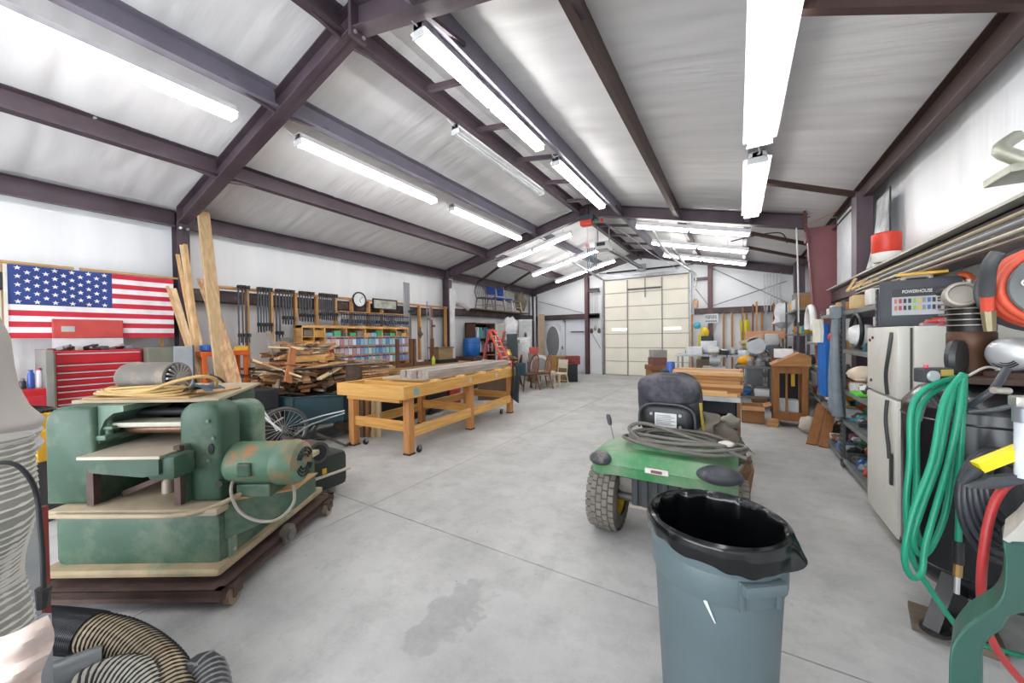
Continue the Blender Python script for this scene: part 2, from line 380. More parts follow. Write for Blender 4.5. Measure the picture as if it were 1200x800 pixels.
# columns
def column(X0, X1t, X1b, Y, zt, par, m):
    """tapered I column: outer face X0, inner face X1t at the top, X1b at the foot"""
    mb = MB(); w = .15; s = 1 if X1t > X0 else -1
    mb.prism([(X0, Y-.005, 0), (X1b, Y-.005, 0), (X1t, Y-.005, zt), (X0, Y-.005, zt)], (0, .01, 0))
    mb.prism([(X1b, Y-w/2, 0), (X1b-s*.014, Y-w/2, 0), (X1t-s*.014, Y-w/2, zt), (X1t, Y-w/2, zt)], (0, w, 0))
    mb.prism([(X0, Y-w/2, 0), (X0+s*.014, Y-w/2, 0), (X0+s*.014, Y-w/2, zt), (X0, Y-w/2, zt)], (0, w, 0))
    mb.box((min(X0, X1b)-.02, Y-.12, 0), (max(X0, X1b)+.02, Y+.12, .02))
    return mb.build('column', m, par)
for Y in FR+[YB-.12]:
    column(XL+.06, XL+.30, XL+.28, Y, zr(XL+.3)+.24, wl, STEEL)
    for q in (-1, 1): MB().cyl((XL+.28, Y+q*.045, 3.24), (XL+.34, Y+q*.045, 3.24), .018, n=8).build('bolt', M('#c9c9cc', .3, .6), wl)
column(1.5, 1.06, 1.26, 8.40, zr(1.1)+.02, wr, STEEL2)
column(1.5, 1.06, 1.26, 2.21-6.2, zr(1.1)+.02, wr, STEEL2)
MB().box((1.04, 8.32, zr(1.06)-.25), (1.06, 8.48, zr(1.06)+.20)).build('end_plate', STEEL2, wr)
# posts by the framed panel on the right wall
MB().box((1.34, 6.50, 0), (1.50, 6.75, zr(1.4)+.05)).build('post', STEEL, wr)
MB().box((1.30, 12.2, 0), (1.52, 12.5, zr(1.4)+.05)).build('post', STEEL, wr)
# diagonal braces overhead on the right
for (a, b) in (((.22, 2.98), (1.45, 3.30)), ((.22, 6.12), (1.42, 6.62)), ((.22, 9.2), (1.45, 9.9)), ((.22, 10.7), (1.45, 11.4)), ((-5.9, 9.2), (-7.4, 9.9)), ((-5.9, 10.9), (-7.4, 11.6))):
    MB().bar((a[0], a[1], zr(a[0])+.05), (b[0], b[1], zr(b[0])+.04), .06, .06).build('brace', PURL, ce)
# girts
GT = mat('girt', hexc('#4a3c3e'), .5, .1, .25, 3, dirt=hexc('#8a7a6c'), dscale=4, dlo=.55, dhi=.75)
def girt(X, y0, y1, z, s, par):
    mb = MB(); mb.box((X, y0, z), (X+s*.20, y1, z+.012)); mb.box((X, y0, z+.19), (X+s*.20, y1, z+.20)); mb.box((X+s*.19, y0, z), (X+s*.20, y1, z+.20))
    return mb.build('girt', GT, par)
girt(XL+.03, 2.3, 8.3, 2.14, 1, wl); girt(XL+.03, 8.5, YB-.2, 2.20, 1, wl); girt(XL+.03, -3.9, 2.1, 2.14, 1, wl)
girt(XR-.03, -3.9, 8.3, 2.02, -1, wr); girt(XR-.03, 8.5, YB-.2, 2.14, -1, wr)
MB().bar((XR-.22, -3.9, 2.24), (XR-.22, 8.3, 2.24), .16, .02).build('ledge', M('#b9b6ae', .5), wr)
for k, (x0, x1) in enumerate(((XL+.3, -5.12), (-4.98, DX0-.12), (DX1+.12, -.83), (-.69, XR-.1))):
    MB().box((x0, YB-.2, 2.19), (x1, YB-.02, 2.205)).box((x0, YB-.2, 2.37), (x1, YB-.02, 2.385)).box((x0, YB-.2, 2.19), (x1, YB-.19, 2.385)).build('girt', GT, wb)
MB().box((DX1+.12, YB-.2, 3.35), (-.83, YB-.02, 3.43)).build('girt', GT, wb)
MB().box((-4.98, YB-.2, 3.22), (DX0-.12, YB-.02, 3.28)).build('girt', GT, wb)
for x in (-5.05, -.76):
    MB().box((x-.07, YB-.22, 0), (x+.07, YB-.205, zr(x)-.02)).box((x-.07, YB-.06, 0), (x+.07, YB-.04, zr(x)-.02)).box((x-.006, YB-.21, 0), (x+.006, YB-.05, zr(x)-.02)).build('post', mat('end_post', hexc('#5b3d40'), .5, .1, .2, 3), wb)
for a, b in (((-.7, 3.7), (1.3, 2.45)), ((-.7, 2.45), (1.3, 3.1)), ((-7.2, 3.0), (-5.2, 2.42)), ((-1.25, 3.15), (-.8, 2.45)), ((-4.85, 1.6), (-4.5, 1.0))):
    MB().cyl((a[0], YB-.16, a[1]), (b[0], YB-.16, b[1]), .014, n=6).build('brace_rod', GALV, wb)
# overhead door
DOORM = mat('door_cream', hexc('#efeadb'), .55, 0, .04, 2, .02); SEAM = M('#9a968c', .5)
d1 = thing('door_1', None, None, kind='structure')
nrow = 7; hh = (DZ-.02)/nrow
for k in range(nrow):
    p = MB().bb((DX0+.03, YB+.0, .01+k*hh+.006), (DX1-.03, YB+.05, .01+(k+1)*hh-.006), .008).build('door_panel', DOORM, d1)
    MB().box((DX0+.03, YB-.012, .01+k*hh+.004), (DX1-.03, YB+.0, .01+k*hh+.02)).build('lip', M('#b5b2a6', .5), p)
for x in (DX0+.93, DX1-.93-.0, DX0+.05, DX1-.05):
    MB().box((x-.02, YB-.03, .02), (x+.02, YB+.0, DZ-.05)).build('stile', M('#8e8b86', .45, .3), d1)
for x in (DX0+.35, DX1-.58-.35+.06): MB().box((x-.0, YB-.012, 1.70), (x+.55, YB+.0, 1.78)).build('door_light', M('#fffff2', .3, emit=1.2), d1)
MB().box((DX0+.95, YB-.07, 3.20), (DX1-.95, YB-.03, 3.25)).build('strut', STEEL, d1)
MB().box((XM+.12, YB-.05, 2.9), (XM+.15, YB-.02, 3.60)).build('arm', M('#77726d', .4, .4), d1)
for x, s in ((DX0, -1), (DX1, 1)):
    MB().box((x-.03, YB-.12, 0), (x+.03, YB-.02, DZ+.05)).build('track', GALV, d1)
MB().box((DX0-.05, YB-.10, DZ), (DX1+.05, YB-.02, DZ+.12)).build('header', GALV, d1)
MB().cyl((DX0-.1, YB-.16, DZ+.26), (DX1+.1, YB-.16, DZ+.26), .014, n=8).build('torsion_shaft', STEEL, d1)
for a, b in ((DX0+.2, XM-.15), (XM+.2, DX1-.2)): MB().cyl((a, YB-.16, DZ+.26), (b, YB-.16, DZ+.26), .03, n=10).build('torsion_spring', M('#2c2a2c', .4, .5), d1)
# house door with the oval light
d2 = thing('door_2', None, None, kind='structure')
dw = mat('white_door', hexc('#dfe3ea'), .4, 0, .03, 3)
MB().bb((-7.02, YB-.10, .02), (-6.10, YB-.03, 2.08), .01).build('door_leaf', dw, d2)
MB().box((-7.10, YB-.12, 0), (-7.02, YB-.02, 2.16)).box((-6.10, YB-.12, 0), (-6.02, YB-.02, 2.16)).box((-7.10, YB-.12, 2.08), (-6.02, YB-.02, 2.16)).build('frame', dw, d2)
def oval(cx, cz, rx, rz, y0, y1, n=32): return [(cx+rx*math.sin(2*PI*i/n), y0, cz+rz*math.cos(2*PI*i/n)) for i in range(n)]
MB().prism(oval(-6.56, 1.28, .33, .70, YB-.118, 0), (0, .02, 0)).build('oval_trim', M('#f2f4f7', .4), d2)
gl = MB().prism(oval(-6.56, 1.28, .29, .65, YB-.125, 0), (0, .012, 0)).build('glass', mat('leaded_glass', hexc('#84848a'), .25, .1, .25, 60), d2)
MB().box((-6.14, YB-.15, .98), (-6.10, YB-.10, 1.10)).build('handle', M('#555555', .3, .8), d2)
for s in (-1, 1):
    for q in (-1, 1): MB().tube([(-6.56+s*.36, YB-.11, 1.28+q*.40), (-6.56+s*.34, YB-.11, 1.28+q*.66), (-6.56+s*.2, YB-.11, 1.28+q*.74)], .012, 6, 4).build('scroll_moulding', M('#aab0ba', .4), d2)
MB().bb((-6.0, YB-.06, .05), (-5.15, YB-.03, 2.1), .006).build('wall_panel', dw, wb)
# closed door behind the fridge side wall panel: framed sheets on the right wall
MB().box((1.42, 6.85, 2.3), (1.44, 8.05, 3.35)).build('poly_panel', M('#cfd4da', .35), wr)
# conduit
MB().tube([(-7.45, 14-.3, .1), (-7.45, 13.7, 3.2)], .05, 8, 1).build('conduit', M('#cfd1d4', .4, .2), wb)
MB().tube([(-7.3, 13.75, .1), (-7.3, 13.75, 3.2)], .05, 8, 1).build('conduit', M('#cfd1d4', .4, .2), wb)
# ------------------------------------------------------------------ fluorescent fixtures
WHITE_P = M('#f1f2f4', .35); TUBE = mat('lit_tube', (1, .985, .96), .4, emit=TUBE_POWER, var=0)
TUBE_W = mat('lit_tube_wide', (1, .985, .96), .4, emit=TUBE_POWER*.27, var=0)
UNLIT = M('#c9ccd0', .25)
def strip(p0, p1, label, lit=True, w=.17, wide=False, group='fluorescent strip lights', hang=0):
    """twin tube fixture running from p0 to p1 (world points of its underside)"""
    a, b = Vector(p0), Vector(p1); d = (b-a).normalized(); L = (b-a).length
    t = thing('strip_light', label, 'ceiling light', (a+b)/2, 0, group)
    x = d.cross(Vector((0, 0, 1))).normalized(); u = x.cross(d)
    def q(along, across, up): return a+d*along+x*across+u*up
    hb = MB().prism([q(0, -.05, .0), q(0, .05, .0), q(0, .05, .06), q(0, -.05, .06)], d*L).build('housing', WHITE_P, t)
    W = w/2
    MB().prism([q(0, -.05, .0), q(0, -W, -.018), q(0, -W, -.023), q(0, -.05, -.006), q(0, .05, -.006), q(0, W, -.023), q(0, W, -.018), q(0, .05, 0)], d*L).build('reflector', WHITE_P, t)
    offs = (-.045, .045) if not wide else (-.09, -.03, .03, .09)
    n = 2 if L > 1.6 else 1
    for o in offs:
        for k in range(n):
            s0 = .03+k*L/n; s1 = (k+1)*L/n-.03
            c = MB().cyl(q(s0, o, -.062), q(s1, o, -.062), .017, n=8).build('tube', (TUBE_W if wide else TUBE) if lit else UNLIT, t, 60)
    for s0 in (0, L-.012):
        MB().prism([q(s0, -W*.8, -.08), q(s0, W*.8, -.08), q(s0, W*.6, .05), q(s0, -W*.6, .05)], d*.012).build('end_cap', M('#d5d6d8', .4), t)
    if not hang:
        MB().tube([q(-.16, 0, .05), q(-.08, .02, 0), q(0, 0, .02)], .008, 6, 4).build('lead_wire', M('#d8d8d8', .4), t)
    if hang:
        for s0 in (L*.2, L*.8):
            MB().cyl(q(s0, 0, .06), q(s0, 0, .06)+Vector((0, 0, hang)), .004, n=5).build('hanger', GALV, t)
    return t
def on(x, y, dz=.0): return (x, y, zr(x)+dz)
strip(on(-4.62, -.95), on(-4.62, 1.86), 'long lit strip light nearest the left corner of the frame, before the front rafter', w=.2)
strip(on(-4.58, 2.50), on(-4.58, 4.88), 'lit strip light on the left slope just behind the front rafter', w=.2)
strip(on(-4.58, 5.34), on(-4.58, 7.85), 'lit strip light on the left slope ending at the second rafter', w=.2)
strip(on(-2.36, 2.34), on(-2.36, 4.66), 'lit twin strip light hung from the ridge purlin near the front rafter')
strip(on(-2.36, 5.18), on(-2.36, 7.45), 'shorter looking lit twin strip light on the ridge purlin before the second rafter')
strip(on(-3.22, 3.85, .02), on(-3.22, 6.40, .02), 'unlit strip light with bare grey tubes left of the ridge', lit=False)
strip(on(.21, -.2), on(.21, 2.3), 'wide lit four tube light on the right, cut by the top of the frame', w=.30, wide=True)
strip(on(.21, 2.36), on(.21, 4.75), 'wide lit four tube light on the right slope, the large bright one', w=.30, wide=True)
strip(on(.21, 5.19), on(.21, 7.55), 'wide lit four tube light on the right slope ending at the second rafter', w=.28, wide=True)
strip(on(-4.62, -4.5), on(-4.62, -1.3), 'lit strip light on the left slope behind the photographer')
strip(on(-2.36, -3.6), on(-2.36, -1.2), 'lit strip light on the ridge purlin behind the photographer')
strip(on(.21, -3.6), on(.21, -1.0), 'wide lit light on the right slope behind the photographer', w=.3, wide=True)
for y, nm in ((8.9, 'nearest'), (11.0, 'middle'), (12.85, 'farthest')):
    for x0, x1 in ((-5.9, -4.78), (-4.74, -3.63)):
        strip(on(x0, y, -.03), on(x1, y, -.03), '%s crosswise lit tube light left of the ridge, %s half' % (nm, 'outer' if x0 < -5 else 'inner'), w=.12, hang=.12, group='crosswise tube lights in the far bay')
for y, nm in ((8.82, 'nearest'), (10.65, 'middle'), (12.5, 'farthest')):
    strip(on(-1.98, y, -.03), on(.24, y, -.03), '%s crosswise lit tube light right of the ridge in the far bay' % nm, w=.14, hang=.12, group='crosswise tube lights in the far bay')
# ------------------------------------------------------------------ green planer on its mobile base
GREEN = mat('planer_green', hexc('#375443'), .5, .05, .22, 3, .03, dirt=hexc('#7f846e'), dscale=2.6, dlo=.50, dhi=.82)
GREEN2 = mat('motor_green', hexc('#587a64'), .5, .05, .2, 3, .03, dirt=hexc('#a5683a'), dscale=4, dlo=.50, dhi=.66)
GREEN3 = mat('cover_green', hexc('#587564'), .5, .05, .15, 3, .03, dirt=hexc('#9aa48c'), dscale=3, dlo=.45, dhi=.75)
DUST = mat('saw_dust_film', hexc('#a6977f'), .8, 0, .15, 6, .05)
RUST = mat('rusty_steel', hexc('#594640'), .65, .3, .3, 8, .1)
CAST = mat('bare_cast_iron', hexc('#b9ad9c'), .45, .4, .15, 5)
DARK = M('#15181a', .6); BLK = M('#1b1c1f', .45)
def yq(r, d, z): return YF @ Vector((r, d, z))
def rr_poly(x0, x1, z0, z1, rad, corners=(1, 1, 1, 1), n=6):
    """rounded rectangle outline in (x, z): corners order bl, br, tr, tl"""
    out = []
    for k, (cx, cz, a0) in enumerate(((x0+rad, z0+rad, PI), (x1-rad, z0+rad, 1.5*PI), (x1-rad, z1-rad, 0), (x0+rad, z1-rad, PI/2))):
        if corners[k]:
            for i in range(n+1): a = a0+PI/2*i/n; out.append((cx+rad*math.cos(a), cz+rad*math.sin(a)))
        else: out.append(((x0, z0), (x1, z0), (x1, z1), (x0, z1))[k])
    return out
pl = thing('thickness_planer', 'heavy green dust-covered thickness planer on a rusty wheeled base', 'woodworking machine', yq(-2.2, 2.6, 0), YAW)
def F(): return MB(YF)
F().bb((-2.66, 2.10, .20), (-1.70, 3.15, .50), .05).build('lower_body', GREEN, pl, 40)
F().bb((-2.66, 2.06, .505), (-1.68, 3.18, .55), .022).build('body_ledge', DUST, pl, 40)
F().bb((-2.70, 2.05, .165), (-1.67, 3.20, .215), .024).build('skirt', mat('dusty_green_skirt', hexc('#a08d70'), .7, 0, .25, 5, dirt=hexc('#5d7a5f'), dscale=4), pl, 40)
F().box((-2.60, 2.14, .12), (-1.76, 3.1, .17)).build('plinth', DARK, pl)
b = F(); b.box((-2.74, 2.0, .085), (-1.62, 2.04, .125)).box((-1.66, 2.0, .085), (-1.62, 3.28, .125)).box((-2.74, 3.24, .085), (-1.62, 3.28, .125)).box((-2.74, 2.0, .085), (-2.70, 3.28, .125)); b.box((-2.74, 2.0, .06), (-1.62, 2.006, .125)).box((-1.626, 2.0, .06), (-1.62, 3.28, .125)); b.box((-2.70, 2.04, .10), (-1.66, 3.24, .12))
b.build('mobile_base', RUST, pl)
for (r, d) in ((-1.62, 2.08), (-1.60, 3.12), (-2.68, 2.08), (-2.70, 3.2)):
    w = F().cyl((r-.018, d, .05), (r+.018, d, .05), .05, n=20).build('caster', mat('caster_wheel', hexc('#8c7a68'), .6, .1, .2, 9), pl, 40)
    F().cyl((r-.022, d, .05), (r+.022, d, .05), .018, n=10).build('hub', RUST, w)
    F().box((r-.026, d-.02, .05), (r-.021, d+.05, .105)).box((r+.021, d-.02, .05), (r+.026, d+.05, .105)).box((r-.026, d-.03, .10), (r+.026, d+.055, .108)).build('fork', RUST, w)
# corner strip with bolts
F().bb((-1.705, 2.16, .21), (-1.69, 2.22, .50), .004).build('corner_strip', GREEN3, pl)
for z in (.25, .33, .46): F().cyl((-1.69, 2.19, z), (-1.68, 2.19, z), .010, n=8).build('bolt', CAST, pl)
F().box((-1.70, 2.62, .26), (-1.692, 2.80, .33)).build('foot_slot', DARK, pl)
# housings: rounded slabs
def housing(x0, x1, z0, z1, d0, d1, rad, cs, m, name):
    P = rr_poly(x0, x1, z0, z1, rad, cs)
    mb = F(); e = .03
    cx, cz = (x0+x1)/2, (z0+z1)/2
    def sh(k): return [(cx+(x-cx)*(1-k/(x1-x0)*2), cz+(z-cz)*(1-k/(z1-z0)*2)) for x, z in P]
    rings = [(sh(e*.8), d0), (sh(e*.25), d0+e*.3), (P, d0+e), (P, d1-e), (sh(e*.8), d1)]
    n = len(P); vs = [(x, d, z) for R_, d in rings for x, z in R_]
    fs = [tuple(range(n)), tuple(range(4*n, 5*n))[::-1]]
    for k in range(4):
        for i in range(n): fs.append((k*n+i, k*n+(i+1) % n, (k+1)*n+(i+1) % n, (k+1)*n+i))
    return mb.add(vs, fs).build(name, m, pl, 50)
housing(-2.74, -2.45, .55, 1.125, 2.13, 3.0, .10, (0, 0, 0, 1), GREEN, 'left_housing')
# arch that curves from the left housing over the feed opening
pts = [(-2.46, 1.125), (-2.30, 1.125), (-2.30, 1.09), (-2.36, 1.08), (-2.41, 1.04), (-2.44, .98), (-2.445, .90), (-2.46, .90)]
F().prism([(x, 2.16, z) for x, z in pts], (0, .5, 0)).build('arch', GREEN3, pl, 30)
housing(-1.97, -1.72, .55, 1.135, 2.15, 2.33, .09, (0, 0, 1, 1), GREEN, 'right_housing')
housing(-1.955, -1.715, .66, 1.10, 2.42, 2.56, .09, (1, 1, 1, 1), GREEN3, 'belt_guard')
F().bb((-2.5, 2.62, .55), (-2.16, 3.1, 1.12), .06).build('rear_housing', GREEN, pl, 40)
for (r, z) in ((-1.79, 1.03), (-1.79, .80), (-1.76, .93)):
    F().cyl((r, 2.14, z), (r, 2.15, z), .010, n=8).build('bolt', GREEN3, pl)
F().prism([(-1.775+.016*math.cos(t*PI/8), 2.143, .865+.032*math.sin(t*PI/8)) for t in range(16)], (0, .01, 0)).build('slot', DARK, pl)
F().prism([(-1.90+.026*math.cos(t*PI/8), 2.414, .985+.016*math.sin(t*PI/8)) for t in range(16)], (0, .01, 0)).build('slot', DARK, pl)
F().cyl((-1.73, 2.14, .66), (-1.73, 2.15, .66), .022, n=14).build('oil_port', DARK, pl)
F().prism([(-2.70, 2.24, 1.128), (-1.80, 2.24, 1.128), (-2.12, 3.08, 1.128), (-2.90, 3.08, 1.128)], (0, 0, .018)).build('top_plate', DUST, pl)
F().bb((-2.66, 2.26, 1.146), (-2.0, 2.70, 1.158), .003).build('plywood_cover', wood('#b08a5c', 'X'), pl)
F().box((-2.45, 2.55, .55), (-1.97, 2.57, 1.12)).build('inner_panel', DARK, pl)
F().bb((-2.43, 2.20, .985), (-1.975, 2.34, 1.015), .008).build('pressure_plate', mat('dusty_iron', hexc('#a9a799'), .5, .3, .15, 8), pl)
F().cyl((-2.44, 2.30, .955), (-1.97, 2.30, .955), .028, n=16).build('feed_roller', mat('brown_roller', hexc('#7a5b48'), .4, .5, .2, 12, stretch=(6, 1, 1)), pl, 40)
F().cyl((-2.44, 2.36, 1.05), (-1.97, 2.36, 1.05), .025, n=16).build('feed_roller', DARK, pl, 40)
F().bb((-2.50, 2.15, .92), (-2.40, 2.3, .95), .008).bb((-2.47, 2.17, .98), (-2.38, 2.3, 1.0), .006).cyl((-2.43, 2.2, .92), (-2.43, 2.2, 1.06), .02, n=10).build('lock_lever', GREEN3, pl, 40)
tb = F().add([(-2.37, 1.98, .862), (-1.92, 1.98, .862), (-1.93, 2.50, .862), (-2.43, 2.50, .862), (-2.37, 1.98, .878), (-1.92, 1.98, .878), (-1.93, 2.50, .878), (-2.43, 2.50, .878)], [(0, 3, 2, 1), (4, 5, 6, 7), (0, 1, 5, 4), (1, 2, 6, 5), (2, 3, 7, 6), (3, 0, 4, 7)]).build('feed_table', CAST, pl)
F().prism([(-2.35, 1.985, .862), (-1.93, 1.985, .862), (-1.93, 1.985, .775), (-2.02, 1.985, .762), (-2.31, 1.985, .79)], (0, .03, 0)).bb((-2.34, 2.015, .80), (-1.95, 2.5, .862), .01).build('table_casting', GREEN, pl, 30)
F().bb((-2.01, 2.0, .74), (-1.86, 2.14, .868), .02).bb((-1.95, 2.12, .56), (-1.90, 2.18, .90), .006).build('slide_bracket', GREEN, pl, 40)
F().box((-1.945, 2.09, .56), (-1.91, 2.12, .90)).build('slide_way', RUST, pl); F().box((-2.46, 2.10, .56), (-2.42, 2.14, .78)).build('slide_way', RUST, pl)
F().bar((-2.40, 2.25, .57), (-2.02, 2.25, .72), .03, .03).build('tie_bar', RUST, pl)
F().cyl((-2.18, 2.3, .55), (-2.18, 2.3, .80), .03, n=12).build('elevating_screw', CAST, pl, 40)
# motor shelf, motor and its cable
F().prism([(-1.70, 2.14, .555), (-1.38, 2.30, .555), (-1.38, 2.30, .44), (-1.70, 2.14, .33)], (-.01, .26, 0)).build('motor_shelf', GREEN, pl)
F().prism([(-1.70, 2.13, .557), (-1.37, 2.29, .557), (-1.37, 2.29, .566), (-1.70, 2.13, .566)], (-.01, .28, 0)).build('shelf_dust', mat('orange_dust', hexc('#b08a5c'), .8, 0, .2, 8), pl)
mo = F().lathe((-1.75, 2.27, .745), [(.02, 0), (.10, .0), (.12, .03), (.126, .05), (.126, .30), (.128, .302), (.134, .31), (.134, .40), (.122, .435), (.09, .452), (.088, .448), (0, .448)], (1, 0, 0), 32).build('electric_motor', GREEN2, pl, 40)
for k in range(10):
    a0 = 2*PI*k/10
    for rad in (.045, .065, .085):
        if k % 5 == 0: continue
        F().tube([(-1.298, 2.27+rad*math.cos(a0+t*.12), .745+rad*math.sin(a0+t*.12)) for t in range(-2, 3)], .006, 5, 1).build('fan_slot', DARK, mo)
F().bb((-1.66, 2.18, .56), (-1.46, 2.36, .64), .01).build('motor_foot', GREEN, mo)
F().bb((-1.62, 2.13, .70), (-1.54, 2.16, .78), .01).build('junction_box', GREEN, mo)
CAB = mat('grey_cable', hexc('#9c9488'), .6, 0, .15, 10)
wpts = lambda *P: [YF.inverted() @ at(px, py, D=d) for px, py, d in P]
F().tube(wpts((285, 556, 2.3), (274, 562, 2.2), (271, 578, 2.15), (280, 598, 2.15), (298, 609, 2.15), (320, 610, 2.15), (336, 600, 2.2), (345, 585, 2.25), (340, 565, 2.3), (318, 560, 2.35), (290, 558, 2.4)), .009, 8, 6).build('motor_cable', CAB, pl, 60)
F().tube([(-2.6, 2.04, .53), (-2.2, 2.03, .53), (-1.85, 2.04, .53), (-1.69, 2.12, .56), (-1.60, 2.25, .60)], .014, 8, 5).build('conduit', DUST, pl, 60)
F().cyl((-1.64, 2.60, .12), (-1.60, 2.60, .12), .065, n=24).cyl((-1.62, 2.60, .12), (-1.58, 2.60, .12), .04, n=16).build('handwheel', mat('steel_wheel', hexc('#7b766f'), .45, .5), pl, 40)
# grey motor lying on top, with its coil of cord
gm = thing('spare_motor', 'grey dusty spare electric motor with finned end lying on top of the planer', 'motor', yq(-2.3, 2.5, 1.158), YAW)
F().lathe((-2.62, 2.48, 1.262), [(.02, 0), (.075, .01), (.095, .04), (.10, .06), (.10, .40), (.085, .41), (.08, .41)], (1, -.12, 0), 28).build('casing', mat('dusty_grey_casing', hexc('#6b655e'), .55, .1, .2, 4, dirt=hexc('#a1917c'), dscale=5), gm, 40)
fb = F()
for k in range(18):
    a = 2*PI*k/18; fb.bar((-2.215, 2.43+.035*math.cos(a), 1.262+.035*math.sin(a)), (-2.215, 2.43+.088*math.cos(a), 1.262+.088*math.sin(a)), .012, .02, (1, 0, 0))
fb.cyl((-2.23, 2.43, 1.262), (-2.20, 2.43, 1.262), .035, n=14).build('cooling_fin', mat('fin_grey', hexc('#9b9a96'), .4, .4), gm)
F().cyl((-2.225, 2.43, 1.262), (-2.217, 2.43, 1.262), .092, n=24).build('end_recess', DARK, gm)
F().cyl((-2.66, 2.485, 1.262), (-2.61, 2.48, 1.262), .012, n=8).build('shaft', CAST, gm)
F().box((-2.55, 2.40, 1.158), (-2.30, 2.55, 1.17)).build('foot', DARK, gm)
cc = MB(YF)
for k in range(5):
    s = 1-.05*k; P = []
    for i in range(14):
        a = 2*PI*i/14; P.append((-2.36+.29*s*math.cos(a), 2.36+.12*s*math.sin(a)+.01*math.sin(3*a+k), 1.172+.010*k+.008*math.sin(2*a+k)))
    cc.tube(P, .0085, 7, 3, True)
cc.tube([(-2.45, 2.26, 1.185), (-2.25, 2.25, 1.20), (-2.10, 2.28, 1.25), (-1.98, 2.33, 1.275), (-1.93, 2.38, 1.25), (-1.96, 2.42, 1.20)], .011, 7, 5)
one('extension_cord', cc, mat('tan_cord', hexc('#b99a62'), .6, 0, .15, 8), 'coiled tan cord lying round the grey motor on the planer top', 'cord', sm=60)
one('rag', MB(YF).grid(lambda u, v: (-2.10+u*.16+.02*math.sin(v*9), 2.32+v*.14, 1.175+.045*abs(noise.noise(Vector((u*3.2, v*3.1, 4))))+.03*math.sin(u*PI)), 10, 10), mat('blue_grey_rag', hexc('#4c5a66'), .9, 0, .4, 9), 'crumpled blue-grey rag at the right end of the coiled tan cord', 'rag', sm=60)
# ------------------------------------------------------------------ dust collector in the left corner of the frame
CLOTH = mat('grey_filter_cloth', hexc('#b5b0ab'), .85, 0, .08, 3, .1); HOSE = mat('grey_flex_hose', hexc('#b9b8b0'), .55, 0, .08, 5)
dc = thing('dust_collector', 'grey dust collector with cloth bag and steel body, cut by the left edge', 'dust collector', yq(-1.95, 1.15, 0), YAW)
bag = MB(YF)
prof = [(.17, 1.78), (.175, 1.70), (.19, 1.60), (.212, 1.52), (.217, 1.42), (.226, 1.34), (.248, 1.27), (.282, 1.22), (.27, 1.19)]
def bagfn(u, v):
    a = 2*PI*u; k = v*(len(prof)-1); i = min(int(k), len(prof)-2); t = k-i
    r = prof[i][0]*(1-t)+prof[i+1][0]*t; z = prof[i][1]*(1-t)+prof[i+1][1]*t
    r *= 1+.03*math.sin(a*7+v*3)*v
    return (-1.946+r*math.cos(a), 1.16+r*math.sin(a), z)
bag.grid(bagfn, 48, 24).build('filter_bag', CLOTH, dc, 60)
MB(YF).lathe((-1.95, 1.16, 1.10), [(.20, 0), (.272, .005), (.285, .03), (.272, .055), (.285, .08), (.27, .10), (.2, .10)], n=40).build('bag_clamp_band', M('#b8b8ba', .6), dc, 40)
MB(YF).lathe((-1.95, 1.16, .96), [(.255, 0), (.262, .02), (.262, .13), (.25, .14)], n=40).build('steel_drum', mat('blue_grey_steel', hexc('#7d8791'), .4, .4, .1, 4), dc, 40)
MB(YF).lathe((-1.95, 1.16, .14), [(.20, 0), (.235, .03), (.235, .82)], n=40).build('chip_drum', M('#9ba0a5', .45, .3), dc, 40)
P = [YF.inverted() @ p for p in (at(56, 548, D=1.14), at(60, 560, D=1.14), at(61, 714, D=1.20), at(40, 712, D=1.14))]
MB(YF).bb((-1.74, 1.20, .60), (-1.585, 1.22, 1.06), .006).bb((-1.59, 1.17, .60), (-1.575, 1.21, 1.02), .004).build('side_panel', M('#a9adb0', .4, .3), dc)
MB(YF).bb((-1.60, 1.22, .0), (-1.582, 1.24, .95), .004).build('leg', M('#7d2f2a', .5), dc)
MB(YF).bb((-1.56, 1.16, .0), (-1.53, 1.20, .61), .004).bb((-1.90, 1.16, .0), (-1.87, 1.20, .61), .004).bb((-1.9, 1.14, .10), (-1.5, 1.24, .14), .004).build('stand', M('#8f9498', .5, .3), dc)
def YQ(px, py, d): return YF.inverted() @ at(px, py, D=d)
MB(YF).tube([YQ(-20, 546, .84), YQ(12, 542, .86), YQ(32, 556, .88), YQ(43, 580, .9), (YQ(47, 615, .9)), YQ(50, 650, .9), YQ(51, 690, .9)], .005, 7, 6).build('power_cord', BLK, dc, 60)
MB(YF).cyl(YQ(51, 688, .9), YQ(50, 712, .9), .014, .010, 8).build('plug', BLK, dc)
def helix(path, r, pitch, wr, F=None, m=None, n=4, seg=14):
    S = smooth(path, 10); cum = [0]
    for i in range(1, len(S)): cum.append(cum[-1]+(S[i]-S[i-1]).length)
    L = cum[-1]; turns = L/pitch; N = int(turns*seg); pts = []; prev = None; j = 0
    for i in range(N+1):
        s = L*i/N
        while j < len(cum)-2 and cum[j+1] < s: j += 1
        t = (s-cum[j])/max(1e-9, cum[j+1]-cum[j]); p = S[j].lerp(S[j+1], t)
        a_, b_ = S[max(0, j-1)], S[min(len(S)-1, j+2)]; d = (b_-a_).normalized()
        x = d.orthogonal().normalized() if prev is None else (prev-d*prev.dot(d)).normalized(); prev = x; y = d.cross(x); a = 2*PI*turns*i/N
        pts.append(p+(x*math.cos(a)+y*math.sin(a))*r)
    return MB(F).tube(pts, wr, n, 1)
vp = [YQ(-52, 520, .90), YQ(-50, 560, .90), YQ(-48, 605, .90), YQ(-62, 655, .90), YQ(-66, 700, .90), YQ(-54, 745, .90), YQ(-46, 800, .90)]
fh = thing('flexible_hose', 'thick pale grey corrugated hose coming down from the dust collector', 'hose', YF @ vp[-1], YAW)
